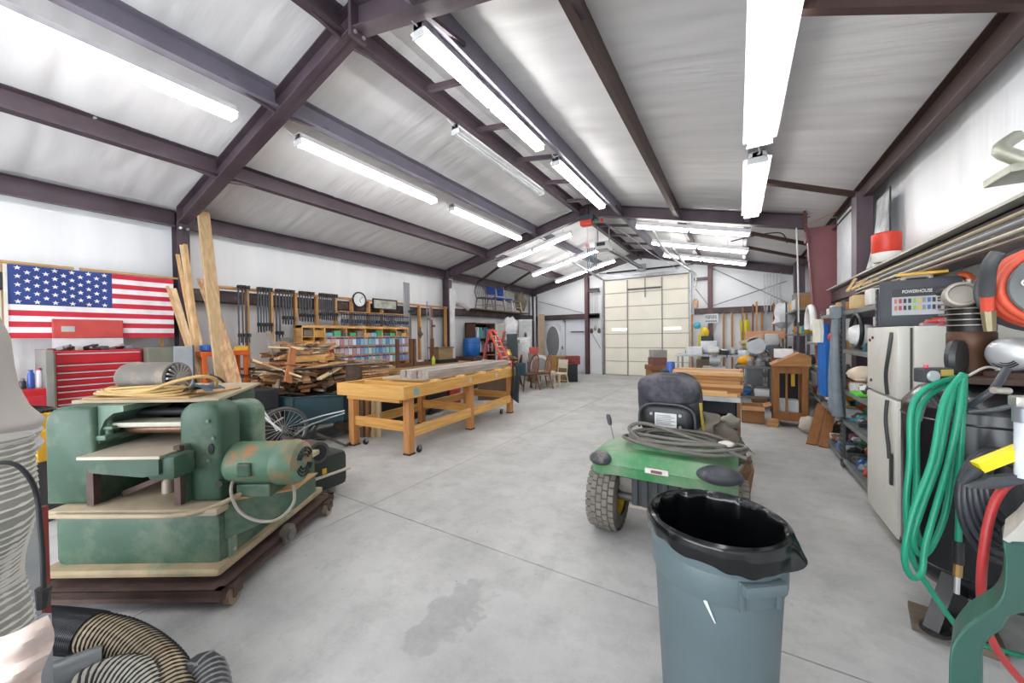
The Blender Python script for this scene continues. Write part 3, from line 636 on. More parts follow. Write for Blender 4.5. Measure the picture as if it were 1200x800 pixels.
MB(YF).tube(vp, .118, 28, 8).build('hose_wall', mat('hose_groove', hexc('#8e8d86'), .6, 0, .1, 5), fh, 60)
helix(vp, .117, .015, .0062, YF).build('corrugation', HOSE, fh, 60)
ck = MB(YF).grid(lambda u, v: tuple(YQ(-40+u*96+8*math.sin(v*5), 742+v*80+10*math.sin(u*4)-14*u, .80-.05*math.sin(u*PI)+.012*math.sin(v*14+u*3))), 20, 16)
one('cloth_wrap', ck, mat('pinkish_cloth', hexc('#cdbcb4'), .9, 0, .1, 6, .1), 'pinkish white cloth wrapped round the foot of the grey hose', 'cloth', sm=60)
# hoses lying on the floor
BH = mat('black_rubber', hexc('#2c2f36'), .5, 0, .15, 30, .1); TANW = mat('stained_hose_cloth', hexc('#a8977c'), .7, 0, .2, 5, dirt=hexc('#7c5a3a'), dscale=6, dlo=.55, dhi=.7)
pa = [at(30, 735, Z=.13), at(70, 738, Z=.13), at(108, 742, Z=.12)]
pb = [at(108, 742, Z=.12), at(140, 750, Z=.115), at(170, 768, Z=.11), at(195, 798, Z=.105), at(205, 850, Z=.1)]
h = thing('duct_hose', 'black and tan ribbed duct hose curving over the floor in the lower left', 'hose', (pb[1].x, pb[1].y, 0))
MB().tube(pa, .088, 20, 8).build('rubber_end', BH, h, 60); helix(pa, .088, .010, .004).build('rubber_thread', BH, h, 60)
MB().tube(pb, .080, 20, 8).build('hose_wall', TANW, h, 60); helix(pb, .081, .026, .0055).build('wire_rib', M('#232323', .5), h, 60)
pc = [at(95, 812, Z=.10), at(130, 795, Z=.12), at(165, 800, Z=.12), at(185, 830, Z=.1)]
h = thing('duct_hose', 'second ribbed hose with pale cloth wall in front of the black and tan one', 'hose', (pc[1].x, pc[1].y, 0))
MB().tube(pc, .075, 20, 8).build('hose_wall', M('#bdb9ae', .7), h, 60); helix(pc, .076, .024, .0055).build('wire_rib', M('#333333', .5), h, 60)
pd = [at(222, 800, Z=.10), at(236, 786, Z=.11), at(245, 800, Z=.10), at(248, 840, Z=.09)]
h = thing('duct_hose', 'black rubber hose end lying rightmost in the lower left hoses', 'hose', (pd[1].x, pd[1].y, 0))
MB().tube(pd, .066, 20, 8).build('hose_wall', BH, h, 60); helix(pd, .067, .03, .005).build('wire_rib', M('#8b8b8b', .5), h, 60)
one('hose_reducer', MB().cyl(at(55, 800, Z=.10), at(120, 772, Z=.10), .07, .06, 20), M('#7c8084', .4, .4), 'smooth grey pipe reducer between the ribbed hoses', 'pipe fitting', sm=40)
one('dust_pan', MB().bb(tuple(at(70, 800, Z=.0)), tuple(at(150, 760, Z=0)+Vector((0, 0, .02))), .004), M('#8b857c', .6), 'flat grey plate lying under the duct hoses', 'plate')
# small machine behind the planer's motor
mb_ = thing('drum_sander', 'low dark machine on wheels with cream band behind the planer motor', 'machine', at(340, 600, Z=0), 0)
c = at(338, 592, Z=0)
MB().bb((c.x-.22, c.y+.05, .06), (c.x+.15, c.y+.50, .40), .06).build('body', mat('black_green', hexc('#26302c'), .5), mb_, 40)
MB().bb((c.x-.24, c.y+.03, .20), (c.x+.17, c.y+.52, .225), .01).build('band', M('#b9b2a2', .6), mb_)
MB().cyl((c.x-.02, c.y+.2, .45), (c.x+.16, c.y+.2, .45), .10, n=24).build('pulley_guard', mat('grey_guard', hexc('#5a5550'), .5, .2), mb_, 40)
MB().cyl((c.x+.16, c.y+.2, .45), (c.x+.17, c.y+.2, .45), .07, n=24).build('guard_face', BLK, mb_, 40)
for dx in (-.2, .13): MB().cyl((c.x+dx-.02, c.y+.1, .045), (c.x+dx+.02, c.y+.1, .045), .045, n=16).build('caster', RUST, mb_, 40)
MB().bb((c.x+.165, c.y+.22, .24), (c.x+.18, c.y+.26, .29), .004).build('yellow_tag', M('#d8a92a', .5), mb_)
# ------------------------------------------------------------------ flag, tool chest, left wall things
XWL = -7.36
fg = thing('flag', 'large stars and stripes flag pinned to the left wall behind the red tool chest', 'flag', (XWL, 1.35, 1.56))
fy0, fy1, fz0, fz1 = .585, 2.08, 1.56, 2.44
def fold(y, z): return XWL+.03+.010*math.sin(y*9+z*3)
def fgrid(y0, y1, z0, z1, nu, nv, off=0):
    return MB().grid(lambda u, v: (fold(y0+u*(y1-y0), z0+v*(z1-z0))+off, y0+u*(y1-y0), z0+v*(z1-z0)), nu, nv)
RED, WHT, NAVY = M('#c0283c', .8), M('#e9e6ea', .8), M('#2b3f7e', .8)
sh = (fz1-fz0)/13
uy = fy0+.40*(fy1-fy0)*1.42
for i in range(13):
    z1 = fz1-i*sh; z0 = z1-sh
    fgrid(uy if i < 7 else fy0, fy1, z0, z1, 24, 2).build('red_stripe' if i % 2 == 0 else 'white_stripe', RED if i % 2 == 0 else WHT, fg, 60)
cn = fgrid(fy0, uy, fz1-7*sh, fz1, 16, 6).build('canton', NAVY, fg, 60)
for r in range(9):
    for c in range(6 if r % 2 == 0 else 5):
        y = fy0+(uy-fy0)*((c+.5)/6 if r % 2 == 0 else (c+1)/6); z = fz1-7*sh*(r+.7)/9.4; R_ = .030
        MB().prism([(fold(y, z)+.005, y+(R_ if k % 2 == 0 else R_*.4)*math.sin(PI*k/5), z+(R_ if k % 2 == 0 else R_*.4)*math.cos(PI*k/5)) for k in range(10)], (.003, 0, 0)).build('star', WHT, cn)
MB().box((XWL+.015, fy0-.03, fz0), (XWL+.03, fy0, fz1)).build('heading', M('#d8d4cc', .8), fg)
for i, (y0, y1) in enumerate(((.3, 1.1), (1.15, 2.2))): one('board', MB().box((XWL-.02, y0, fz1+.01), (XWL+.03, y1, fz1+.04)), wood('#b58f62', 'Y'), ['thin wooden batten above the stars of the flag', 'thin wooden batten above the stripes of the flag'][i], 'board')
# red tool chest: roller cabinet with top chest and open lid
tc = thing('tool_chest', 'red multi drawer tool chest with open lid standing under the flag', 'tool chest', (-7.15, 1.17, 0))
TR_ = mat('tool_red', hexc('#b5202a'), .35, .1, .1, 4); TRF = mat('faded_red', hexc('#b8443f'), .55, 0, .15, 4)
MB().bb((-7.32, .85, .12), (-6.90, 1.62, 1.40), .01).build('cabinet', TR_, tc)
MB().bb((-7.32, .86, 1.40), (-7.28, 1.61, 1.43), .004).build('rim', M('#8f1c22', .5), tc)
zs = [.15, .32, .47, .59, .68, .77, .84, .92, .99, 1.07, 1.15, 1.24, 1.38]
for a, b in zip(zs, zs[1:]):
    d = MB().bb((-6.905, .87, a+.008), (-6.885, 1.60, b-.008), .004).build('drawer', TR_, tc)
    MB().box((-6.89, .88, b-.022), (-6.872, 1.59, b-.008)).build('handle', M('#d5d3d6', .3, .5), d)
MB().bb((-6.92, .84, .12), (-6.87, .87, 1.38), .004).build('corner_trim', M('#9a8f86', .4, .3), tc)
lid = MB().bb((-7.30, .90, 1.56), (-7.26, 1.52, 1.80), .01).build('lid', TRF, tc)
MB().box((-7.26, .97, 1.64), (-7.255, 1.08, 1.71)).build('badge', M('#b7bcb9', .4, .3), lid)
MB().box((-7.30, .90, 1.43), (-7.28, 1.52, 1.56)).build('lid_lining', M('#cfcfd2', .6), tc)
for k in (0, 1, 2, 3):
    MB().cyl((-7.1, .84+.75*(k % 2), .05), (-7.06, .84+.75*(k % 2), .05), .05, n=12).build('caster', BLK, tc) if k < 2 else MB().cyl((-7.4, .9+.65*(k % 2), .05), (-7.36, .9+.65*(k % 2), .05), .05, n=12).build('caster', BLK, tc)
rn = random.Random(5)
for k in range(9):
    y = .93+.075*k; s = rn.uniform(.03, .05)
    mb = MB()
    if k % 3 == 0: mb.bar((-7.2, y, 1.40+s/2), (-7.1, y+.07, 1.43+s/2), s*.8, s, (0, 0, 1)).cyl((-7.1, y+.05, 1.44), (-7.04, y+.08, 1.47), .014, n=8)
    elif k % 3 == 1: mb.ball((-7.12, y, 1.415+s/2), (s, s*1.2, s*.55), 9, 6, .5)
    else: mb.bb((-7.2, y-.03, 1.40), (-7.08, y+.04, 1.40+s*1.1), .01)
    one('hand_tool', mb, M(['#8d9092', '#55585c', '#b9b7b2', '#3a3c40'][k % 4], .4, .4), 'small tool in the open top of the red chest, %s from left' % ['first', 'second', 'third', 'fourth', 'fifth', 'sixth', 'seventh', 'eighth', 'ninth'][k], 'tool', 'loose tools in the open tool chest top', 40)
# red low cabinet further left with bottles
rc = thing('red_cabinet', 'low red tool cart left of the tall red chest', 'tool cart', (-7.1, .55, 0))
MB().bb((-7.45, .20, .1), (-6.75, .80, .98), .01).build('body', TR_, rc)
MB().bb((-6.76, .22, .5), (-6.74, .78, .9), .006).build('door', mat('red_door', hexc('#a82630'), .4), rc)
MB().bb((-7.46, .78, .1), (-6.74, .84, 1.42), .004).build('side_post', M('#8f8d88', .4, .4), rc)
for k, (y, cl, nm, hgt) in enumerate(((.70, '#3756a5', 'blue spray can', .19), (.76, '#cfd0d6', 'white spray can with a violet band', .21), (.64, '#2f3338', 'small black can', .10))):
    o = thing('spray_can', nm+' standing on the low red tool cart', 'can', (-7.0, y, .98))
    MB().lathe((-7.0, y, .98), [(.026, 0), (.028, .01), (.028, hgt-.03), (.02, hgt-.01)], n=14).build('can', M(cl, .3), o, 40)
    MB().lathe((-7.0, y, .98+hgt-.015), [(.018, 0), (.018, .03), (.01, .035)], n=12).build('cap', M(['#3756a5', '#c23a68', '#777777'][k], .4), o, 40)
one('grinder', MB().bb((-7.25, .42, .98), (-7.0, .56, 1.08), .02).cyl((-7.1, .38, 1.07), (-7.1, .60, 1.07), .06, n=16), M('#4d5054', .5, .2), 'small dark bench grinder on the low red tool cart', 'tool', sm=40)
one('tool_board', MB().box((-7.47, .48, 1.10), (-7.44, .58, 1.25)), M('#d6cdbf', .6), 'small white switch plate on the wall left of the tool chest', 'plate')
for i, (y, z0, z1) in enumerate(((.55, .0, 2.5), (1.95, .0, 1.62))): one('stud', MB().box((-7.50, y, z0), (-7.46, y+.04, z1-.03)), wood('#c09a68', 'Z'), ['bare timber stud at the flag\'s left edge', 'bare timber stud under the right half of the flag'][i], 'stud')
# grey cabinet right of chest, behind the planer motor
gc = thing('grey_cabinet', 'grey green steel cabinet between the red chest and the orange stand', 'cabinet', (-7.0, 1.78, 0))
MB().bb((-7.35, 1.63, .0), (-6.75, 2.02, 1.42), .012).build('body', mat('grey_green_steel', hexc('#75766a'), .5, .2, .1, 3), gc)
MB().bb((-6.76, 1.90, .02), (-6.73, 2.11, 1.43), .006).build('door', M('#a9afb5', .35, .3), gc)
MB().box((-6.75, 2.105, .0), (-6.72, 2.125, 1.44)).build('edge', M('#5b5f63', .4, .4), gc)
# yellow machine
ym = thing('yellow_planer', 'yellow bench machine with black cables on it, left of the green planer', 'machine', YF @ Vector((-3.6, 3.0, 0)), YAW)
q = YF.inverted() @ at(48, 430, D=2.95)
MB(YF).bb((q.x-.75, 2.95, .70), (q.x-.08, 3.3, .92), .03).bb((q.x-.16, 2.88, .55), (q.x+.04, 3.0, .80), .02).build('housing', mat('machine_yellow', hexc('#d9a52a'), .45, 0, .1, 3), ym, 40)
MB(YF).bb((q.x-.30, 2.92, .76), (q.x-.18, 2.96, .86), .01).build('recess', BLK, ym)
MB(YF).bb((q.x-.7, 2.98, 0), (q.x-.1, 3.3, .70), .01).build('stand', M('#3a3a3c', .5), ym)
cb = MB(YF)
for k in range(5): cb.tube([(q.x-.6, 2.98+.05*k, .93), (q.x-.4+.03*k, 3.02, .945+.008*k), (q.x-.25, 2.98+.05*k, .94), (q.x-.10, 3.0+.03*k, .93)], .012, 6, 5)
one('cable_bundle', cb, BLK, 'black cables lying over the top of the yellow machine', 'cable', sm=60)
# orange stand with blue tub
os_ = thing('orange_stand', 'orange painted steel stand behind the leaning planks on the left wall', 'stand', (-6.9, 2.55, 0))
OR = mat('orange_paint', hexc('#d9662c'), .5, .1, .15, 4)
mb = MB()
MB().bb((-7.05, 2.20, 1.27), (-6.70, 2.83, 1.34), .006).build('top', OR, os_)
for x in (-7.02, -6.75):
    for y in (2.22, 2.76): MB().bb((x-.025, y, 0), (x+.025, y+.05, 1.27), .004).build('leg', OR, os_)
for z in (.3, .9): MB().box((-6.77, 2.25, z), (-6.73, 2.78, z+.05)).build('rail', OR, os_)
one('blue_tub', MB().lathe((-6.88, 2.34, 1.34), [(.08, 0), (.10, .02), (.105, .09), (.09, .10), (0, .10)], n=20), M('#2f62ae', .4), 'small blue tub on top of the orange stand', 'tub', sm=40)
one('bottle', MB().lathe((-6.85, 2.42, .95), [(.035, 0), (.035, .12), (.014, .16), (.014, .19), (0, .19)], n=14), M('#41608c', .4), 'dark blue bottle on the middle rail of the orange stand', 'bottle', sm=40)
one('shelf_board', MB().box((-7.0, 2.25, .92), (-6.72, 2.8, .95)), M('#55504a', .7), 'dark board on the middle rail of the orange stand', 'board')
one('spray_gun_pair', MB().bb((-6.85, 2.66, 1.34), (-6.80, 2.84, 1.41), .01), M('#d8ae2c', .5), 'yellow clamp jaws resting on the right end of the orange stand', 'clamp')
# leaning planks
def plank(a, b, w, t, m, label, grp='planks leaning at the left columns', up=(1, 0, .2), nm='plank'):
    return one(nm, MB().bar(a, b, w, t, up), m, label, 'plank', grp)
PINE = wood('#cda678', 'Z'); PINE2 = wood('#dcc09a', 'Z'); FIR = wood('#a9763f', 'Z', h2='#c99a5c')
ordn = ['leftmost', 'second', 'third', 'fourth', 'fifth', 'sixth', 'seventh']
for k, (pa, pb, wd_) in enumerate((((222, 415), (196, 335), .035), ((226, 415), (203, 338), .07), ((229, 410), (208, 298), .045), ((231, 412), (213, 287), .05), ((233, 412), (217, 286), .05), ((236, 405), (219, 330), .04))):
    a = at(pa[0], pa[1], X=-6.95); b = at(pb[0], pb[1], X=-7.28+.01*k)
    d = (a-b).normalized(); a = a+d*((a.z-.02)/max(.2, -d.z)) if d.z < 0 else a
    plank(a, b, wd_, .02, PINE2 if k % 2 else PINE, '%s of the thin pale planks leaning on the column beside the flag' % ordn[k].replace('sixth', 'rightmost'))
a, b = at(262, 465, X=-6.4), at(238, 248, X=-6.98)
d = (a-b).normalized(); a = a+d*((a.z-.02)/(-d.z))
plank(a, b, .15, .05, wood('#a38660', 'Z', h2='#bda27c'), 'wide tall timber plank leaning in front of the front left column', up=(1, .1, .2))
a, b = at(280, 462, X=-6.3), at(240, 328, X=-6.95); d = (a-b).normalized(); a = a+d*((a.z-.02)/(-d.z))
# live edge slab: wavy board
pth = [b+(a-b)*(i/14) for i in range(15)]; mb = MB()
side = Vector((.35, .94, 0)).normalized(); L_, R_ = [], []
for i, p in enumerate(pth):
    w0 = .09+.025*noise.noise(Vector((i*.9, 0, 0))); w1 = .08+.035*noise.noise(Vector((i*1.3, 5, 0)))
    L_.append(p-side*w0); R_.append(p+side*w1)
mb.prism(L_+R_[::-1], (.05, -.02, .01))
one('live_edge_slab', mb, wood('#8f6442', 'Z', var=.35, h2='#c7a47c'), 'rough live edge slab leaning over the orange stand', 'plank', 'planks leaning at the left columns')
# ------------------------------------------------------------------ stud rack with clamps
RX = -7.30
rk = thing('stud_rack', 'open timber stud rack along the left wall where the clamps hang', 'rack', (RX, 5.4, 0))
W2 = wood('#b07c48', 'Z', h2='#c8995f'); W2Y = wood('#c08c56', 'Y')
MB().box((RX-.045, 2.50, 2.37), (RX+.045, 8.22, 2.41)).build('top_plate', W2Y, rk)
for y in (2.62, 3.05, 3.44, 3.87, 4.29, 4.70, 5.09, 5.53, 5.90, 6.73, 7.12, 7.57, 8.16):
    MB().box((RX-.045, y-.02, 0), (RX+.045, y+.02, 2.37)).build('stud', W2, rk)
MB().box((RX-.02, 2.6, .55), (RX+.03, 8.2, .60)).build('rail', W2Y, rk)
cl_m = mat('clamp_steel', hexc('#5c5f66'), .45, .6, .15, 6); cl_b = M('#24262b', .5)
def clamp(L, head='#24262b'):
    t = thing('bar_clamp', '', 'clamp', (0, 0, 0))
    MB().box((-.012, -.010, -L), (.004, .010, .03)).build('bar', cl_m, t)
    MB().bb((-.02, -.018, -.02), (.11, .018, .02), .006).bb((.08, -.014, -.05), (.11, .014, .0), .005).build('fixed_jaw', cl_b, t)
    MB().bb((-.02, -.018, -L*.86), (.11, .018, -L*.86+.06), .006).build('sliding_jaw', M(head, .5), t)
    MB().cyl((.08, 0, -L*.86-.10), (.08, 0, -L*.86+.02), .012, n=8).build('screw_handle', M(head, .5), t)
    return t
protos = {}
NTH = ['first', 'second', 'third', 'fourth', 'fifth', 'sixth', 'seventh', 'eighth', 'ninth', 'tenth']
def clamps(Y, n, L, dy, cluster, head='#24262b', z=2.42):
    key = (L, head)
    for i in range(n):
        y = Y+dy*i; T = TR(RX+.06, y, z, 0)
        lab = '%s bar clamp, %s from the left' % (cluster, NTH[i])
        if key not in protos:
            p = clamp(L, head); protos[key] = (p, tree(p)); p.matrix_basis = T; p['label'] = lab; p['group'] = 'bar clamps on the stud rack'
        else: copy_tree(protos[key][0], T, lab, 'bar clamps on the stud rack', protos[key][1])
clamps(2.90, 3, 1.0, .06, 'long thin clamp behind the orange stand:', '#3d4046')
clamps(3.20, 5, .78, .045, 'clamp group left of the second stud:', z=2.42)
clamps(3.50, 2, .95, .06, 'longer pair right of the second stud:')
clamps(3.62, 4, .62, .05, 'clamp group right of the second stud:')
clamps(3.93, 5, .55, .055, 'clamp group over the scrap pile:')
clamps(4.33, 8, .50, .045, 'dense clamp group over the cubbies:')
# small clamps hung in a row above the drawers
sp = thing('clamp_rail', 'long wooden rail carrying the small clamps above the drawers', 'rail', (RX+.1, 5.5, 2.0))
MB().bb((RX+.045, 4.72, 2.08), (RX+.15, 6.62, 2.11), .004).build('shelf', wood('#a1764a', 'Y'), sp)
pr_ = None
for i in range(30):
    y = 4.76+.062*i; L = .20+.05*rn.random(); T = TR(RX+.13, y, 2.05, rn.uniform(-.2, .2))
    lab = 'small bar clamp in the row above the drawers'
    if pr_ is None:
        t = thing('small_clamp', lab, 'clamp', (0, 0, 0), 0, 'small clamps in the row above the drawers')
        MB().box((-.006, -.006, -.24), (.006, .006, .04)).build('bar', cl_m, t)
        MB().bb((-.01, -.016, -.03), (.07, .016, 0), .005).build('fixed_jaw', M('#3a4358', .5), t); MB().bb((-.01, -.018, -.20), (.07, .018, -.12), .005).build('sliding_jaw', M('#3a4358', .5), t)
        pr_ = (t, tree(t)); t.matrix_basis = T
    else: copy_tree(pr_[0], T, lab, None, pr_[1])
clamps(6.62, 4, .9, .05, 'tall clamp group right of the drawers:', '#2b3a5c', 2.2)
for k in range(4):
    one('steel_tube', MB().cyl((RX+.14, 6.48+.055*k, 0.0), (RX+.14, 6.48+.055*k, 2.92), .020, n=8), GALV, 'tall grey steel tube standing right of the drawers, %s from the left' % NTH[k], 'tube', 'steel tubes at the rack', 40)
for k in range(3):
    one('pipe_clamp', MB().cyl((RX+.12, 7.30+.10*k, 0), (RX+.12, 7.30+.10*k, 2.50-.1*k), .016, n=8).bb((RX+.10, 7.27+.10*k, 2.2-.2*k), (RX+.2, 7.33+.10*k, 2.27-.2*k), .008), M(['#8a8590', '#9b9ba2', '#7f6470'][k], .4, .3), 'pipe clamp standing near the second left column, %s from the left' % NTH[k], 'clamp', 'pipe clamps at the rack')
one('bracket_tool', MB().ball((RX+.085, 7.08, 1.62), (.06, .08, .07), 10, 7, .8).cyl((RX+.085, 7.08, 1.5), (RX+.085, 7.08, 1.8), .02, n=8), M('#5a5238', .6, .2), 'brown grey tool hanging on the rack beyond the drawers', 'tool', sm=40)
# clock and framed sign
ck = thing('wall_clock', 'round black rimmed wall clock on the stud rack', 'clock', (RX+.06, 5.24, 2.20))
MB().lathe((RX+.05, 5.24, 2.38), [(0, 0), (.17, 0), (.18, .02), (.175, .04), (.15, .045), (.145, .025), (0, .025)], (1, 0, 0), 32).build('case', M('#222327', .4), ck, 40)
MB().cyl((RX+.076, 5.24, 2.38), (RX+.079, 5.24, 2.38), .145, n=32).build('dial', M('#e6e8ea', .5), ck)
MB().bar((RX+.082, 5.24, 2.38), (RX+.082, 5.32, 2.45), .006, .01, (1, 0, 0)).bar((RX+.082, 5.24, 2.38), (RX+.082, 5.27, 2.31), .005, .008, (1, 0, 0)).build('hand', BLK, ck)
hm = MB()
for k in range(12): a = PI*k/6; hm.box((RX+.079, 5.235+.12*math.sin(a), 2.375+.12*math.cos(a)), (RX+.082, 5.245+.12*math.sin(a), 2.385+.12*math.cos(a)))
hm.build('hour_marks', BLK, ck)
fs = thing('framed_sign', 'long black framed print on the stud rack right of the clock', 'picture', (RX+.06, 5.95, 2.20))
fb = MB(); fb.box((RX+.05, 5.60, 2.42), (RX+.075, 6.32, 2.45)).box((RX+.05, 5.60, 2.20), (RX+.075, 6.32, 2.225)).box((RX+.05, 5.60, 2.20), (RX+.075, 5.63, 2.45)).box((RX+.05, 6.29, 2.20), (RX+.075, 6.32, 2.45)); fb.build('frame', BLK, fs)
MB().box((RX+.052, 5.63, 2.225), (RX+.062, 6.29, 2.42)).build('print', mat('print_grey', hexc('#a5a79c'), .5, 0, .4, 9), fs)
# drawer organiser
og = thing('parts_organizer', 'wooden cubby unit filled with rows of small parts drawers on the left wall', 'organizer', (-7.1, 5.2, .62))
OX = -7.05; ow = wood('#c08a4e', 'Y', h2='#d3a468')
y0, y1, zt, zb = 3.85, 6.50, 1.78, .66
for z in (zt, 1.60, 1.545): pass
MB().box((OX-.22, y0, zt-.05), (OX+.01, y1, zt)).build('top_board', ow, og)
MB().box((OX-.22, y0, zb), (OX-.20, y1, zt)).build('back', wood('#a77a48', 'Y'), og)
MB().box((OX-.2, y0, .66), (OX, y1, .69)).build('bottom_board', ow, og)
for z in (1.56, 1.36, 1.16, .96): MB().box((OX-.2, y0 if z > 1 else 4.3, z-.012), (OX, y1, z+.004)).build('shelf', ow, og)
for y in [y0, 4.08, 4.30, 4.78, 5.25, 5.70, 6.12, y1-.02]: MB().box((OX-.2, y, zb), (OX+.005, y+.02, zt)).build('divider', ow, og)
pal = ['#7fb6c9', '#6f9cc4', '#8fc4c4', '#a8b9c9', '#c9ccd2', '#5f86b8', '#74b0a8', '#9a8fb4']
ncol = 22; dy = (y1-.02-4.33)/ncol
fm = {}
for r in range(3):
    for c in range(ncol):
        ya = 4.34+c*dy; za = [1.37, 1.17, .97][r]
        m = M(pal[(c*3+r*5+(c*r) % 3) % 8] if c > 6 else ['#c9c4c4', '#b8a8b4', '#d5d8da', '#b58a8a'][(c+r) % 4], .3)
        d = MB().box((OX-.03, ya, za), (OX+.008, ya+dy-.012, za+.17)).build('drawer', m, og)
        MB().box((OX+.008, ya+.005, za+.135), (OX+.014, ya+dy-.017, za+.165)).build('label_strip', M(['#3c3a44', '#a83a44', '#5c3a60', '#3f4a7a'][(c+2*r) % 4], .5), d)
cols = ['#6fa1c2', '#4ba07a', '#3d4a5a', '#3fa06a', '#7a6a68', '#c9a068']
for k in range(12):
    y = 4.34+k*.178; o = one('parts_bin', MB().bb((OX-.14, y, 1.565), (OX-.01, y+.15, 1.565+.07+.04*(k % 3 == 1)), .006), M(cols[k % 6] if k != 7 else '#2f9a5a', .5), 'parts bin in the top row of the organizer, %s from the left' % (NTH+['eleventh', 'twelfth'])[k], 'bin', 'bins in the top organizer row')
for k in range(4):
    y = 4.42+k*.46; one('plastic_bag', MB().ball((OX-.08, y+.14, .78), (.08, .15, .10), 12, 8, .5), M('#c8cdd2', .3), 'clear plastic bag in the bottom row of the organizer, %s from the left' % NTH[k], 'bag', 'bags in the bottom organizer row', 60)
for k, (z, c_) in enumerate(((1.565, '#6a6258'), (1.365, '#c78a2a'), (1.165, '#4a4a52'), (1.565, '#b88a3a'), (1.365, '#6b3a30'), (1.165, '#8d8a84'))):
    y = 3.88+.22*(k // 3); one('small_box', MB().bb((OX-.15, y+.01, z+.002), (OX-.01, y+.19, z+.12), .006), M(c_, .6), 'small box in the left cubbies of the organizer, %s column, %s' % (['first', 'second'][k//3], ['top', 'middle', 'bottom'][k % 3]), 'box', 'boxes in the left cubbies')
# ------------------------------------------------------------------ scrap wood pile on a cart
pc = at(345, 500, X=-5.75)
wc = thing('lumber_cart', 'black tubular cart carrying the heap of scrap wood', 'cart', (-5.9, 3.95, 0))
TUBE_B = M('#2a2c2e', .45, .3)
cx0, cx1, cy0, cy1 = -7.15, -6.0, 2.88, 4.65
for x in (cx0, cx1):
    MB().tube([(x, cy0, 1.02), (x, cy1, 1.02)], .016, 8, 1).build('side_rail', TUBE_B, wc)
    for y in (cy0+.1, (cy0+cy1)/2, cy1-.1):
        MB().tube([(x, y-.12, .55), (x, y, 1.02), (x, y+.12, .55)], .010, 6, 1).build('brace', TUBE_B, wc)
for y in (cy0, cy1): MB().tube([(cx0, y, 1.02), (cx1, y, 1.02)], .016, 8, 1).build('end_rail', TUBE_B, wc)
MB().bb((cx0, cy0, .50), (cx1, cy1, .55), .01).build('deck', M('#4a4a48', .6), wc)
for x in (cx0+.1, cx1-.1):
    for y in (cy0+.2, cy1-.2): MB().cyl((x-.03, y, .17), (x+.03, y, .17), .17, n=20).build('wheel', BLK, wc, 40); MB().box((x-.01, y-.02, .17), (x+.01, y+.02, .5)).build('leg', TUBE_B, wc)
woods = [wood('#a8754a', 'X'), wood('#c49a6c', 'X'), wood('#8a5c3c', 'X'), wood('#d8bd94', 'X'), wood('#b58a66', 'X'), wood('#96826c', 'X'), wood('#9c5f3a', 'X', h2='#b57c50'), wood('#5a4636', 'X')]
rs = random.Random(21)
N = 230
for i in range(N):
    lvl = i/N; spread = 1-.62*lvl
    L = rs.uniform(.25, .85)*(1 if lvl < .7 else .8); w = rs.uniform(.04, .14); t = rs.uniform(.015, .05)
    x = (cx0+cx1)/2+rs.uniform(-.5, .5)*.95*spread; y = 3.62+rs.uniform(-.5, .5)*1.75*spread; z = .60+lvl*.80
    T = TR(x, y, z, rs.choice([1.57, 1.2, 1.9, .3, 2.6, 1.4])+rs.uniform(-.4, .4), rs.uniform(-.3, .3), rs.uniform(-.35, .35))
    o = MB().bb((-L/2, -w/2, -t/2), (L/2, w/2, t/2), .003)
    oo = o.build('offcut', woods[rs.randrange(8)], None, None, 'wood offcut in the big scrap heap on the cart', 'offcut', 'offcuts in the scrap heap')
    oo.matrix_basis = T
for k, (px, py, L, w, t, rz, ry, m, lab) in enumerate((
    (345, 428, .95, .14, .03, 1.75, .12, 6, 'long reddish board lying on the left of the scrap heap'),
    (372, 430, .75, .10, .03, 1.45, -.1, 1, 'pale board lying right across the scrap heap'),
    (325, 433, .7, .08, .03, 1.2, .45, 3, 'pale board pointing down left out of the scrap heap'),
    (388, 437, .6, .10, .03, 1.9, -.3, 3, 'pale short board at the right end of the scrap heap'))):
    p = at(px, py, X=-6.05); o = MB().bb((-L/2, -w/2, -t/2), (L/2, w/2, t/2), .003).build('board', woods[m], None, None, lab, 'board', 'boards on top of the scrap heap'); o.matrix_basis = TR(p.x, p.y, p.z, rz, 0, ry)
a, b = at(337, 448, X=-5.95), at(344, 408, X=-6.05)
one('board', MB().bar(a, b, .13, .03, (1, .3, 0)), wood('#a86a42', 'Z'), 'reddish board standing upright in the middle of the scrap heap', 'board', 'boards on top of the scrap heap')
p = at(366, 419, X=-6.35); one('plywood_box', MB().bb((p.x-.2, p.y-.35, p.z-.06), (p.x+.1, p.y+.35, p.z+.05), .004), wood('#c69a5e', 'Y'), 'long pale plywood box on the back of the scrap heap', 'box')
for k in range(7):
    zz = p.z+.06+.018*k
    one('trim_strip', MB().bb((p.x-.12, p.y-.38+.03*(k % 3), zz), (p.x+.02, p.y+.28-.04*(k % 2), zz+.014), .002), [wood('#8f8474', 'Y'), wood('#b9a88c', 'Y')][k % 2], 'grey weathered strip in the stack on the plywood box, %s from the bottom' % NTH[k], 'board', 'strips stacked on the plywood box')
one('router_plate', MB().bb((-6.75, 3.30, 1.28), (-6.70, 3.45, 1.55), .01), M('#6b6660', .5), 'grey dark metal plate standing on the left of the heap', 'plate')
for k, (px0, py0, px1, py1) in enumerate(((322, 418, 314, 388), (331, 418, 334, 400))):
    a, b = at(px0, py0, X=-6.6), at(px1, py1, X=-6.65); one('board', MB().bar(a, b, .07, .02, (1, 0, 0)), wood('#8a8176', 'Z'), ['grey stick standing up left behind the scrap heap', 'short grey stick standing beside the taller one behind the heap'][k], 'board')
p = at(415, 438, X=-5.55); lg = thing('log_section', 'dark bark covered log section standing behind the bench corner', 'log', (p.x, p.y, .62))
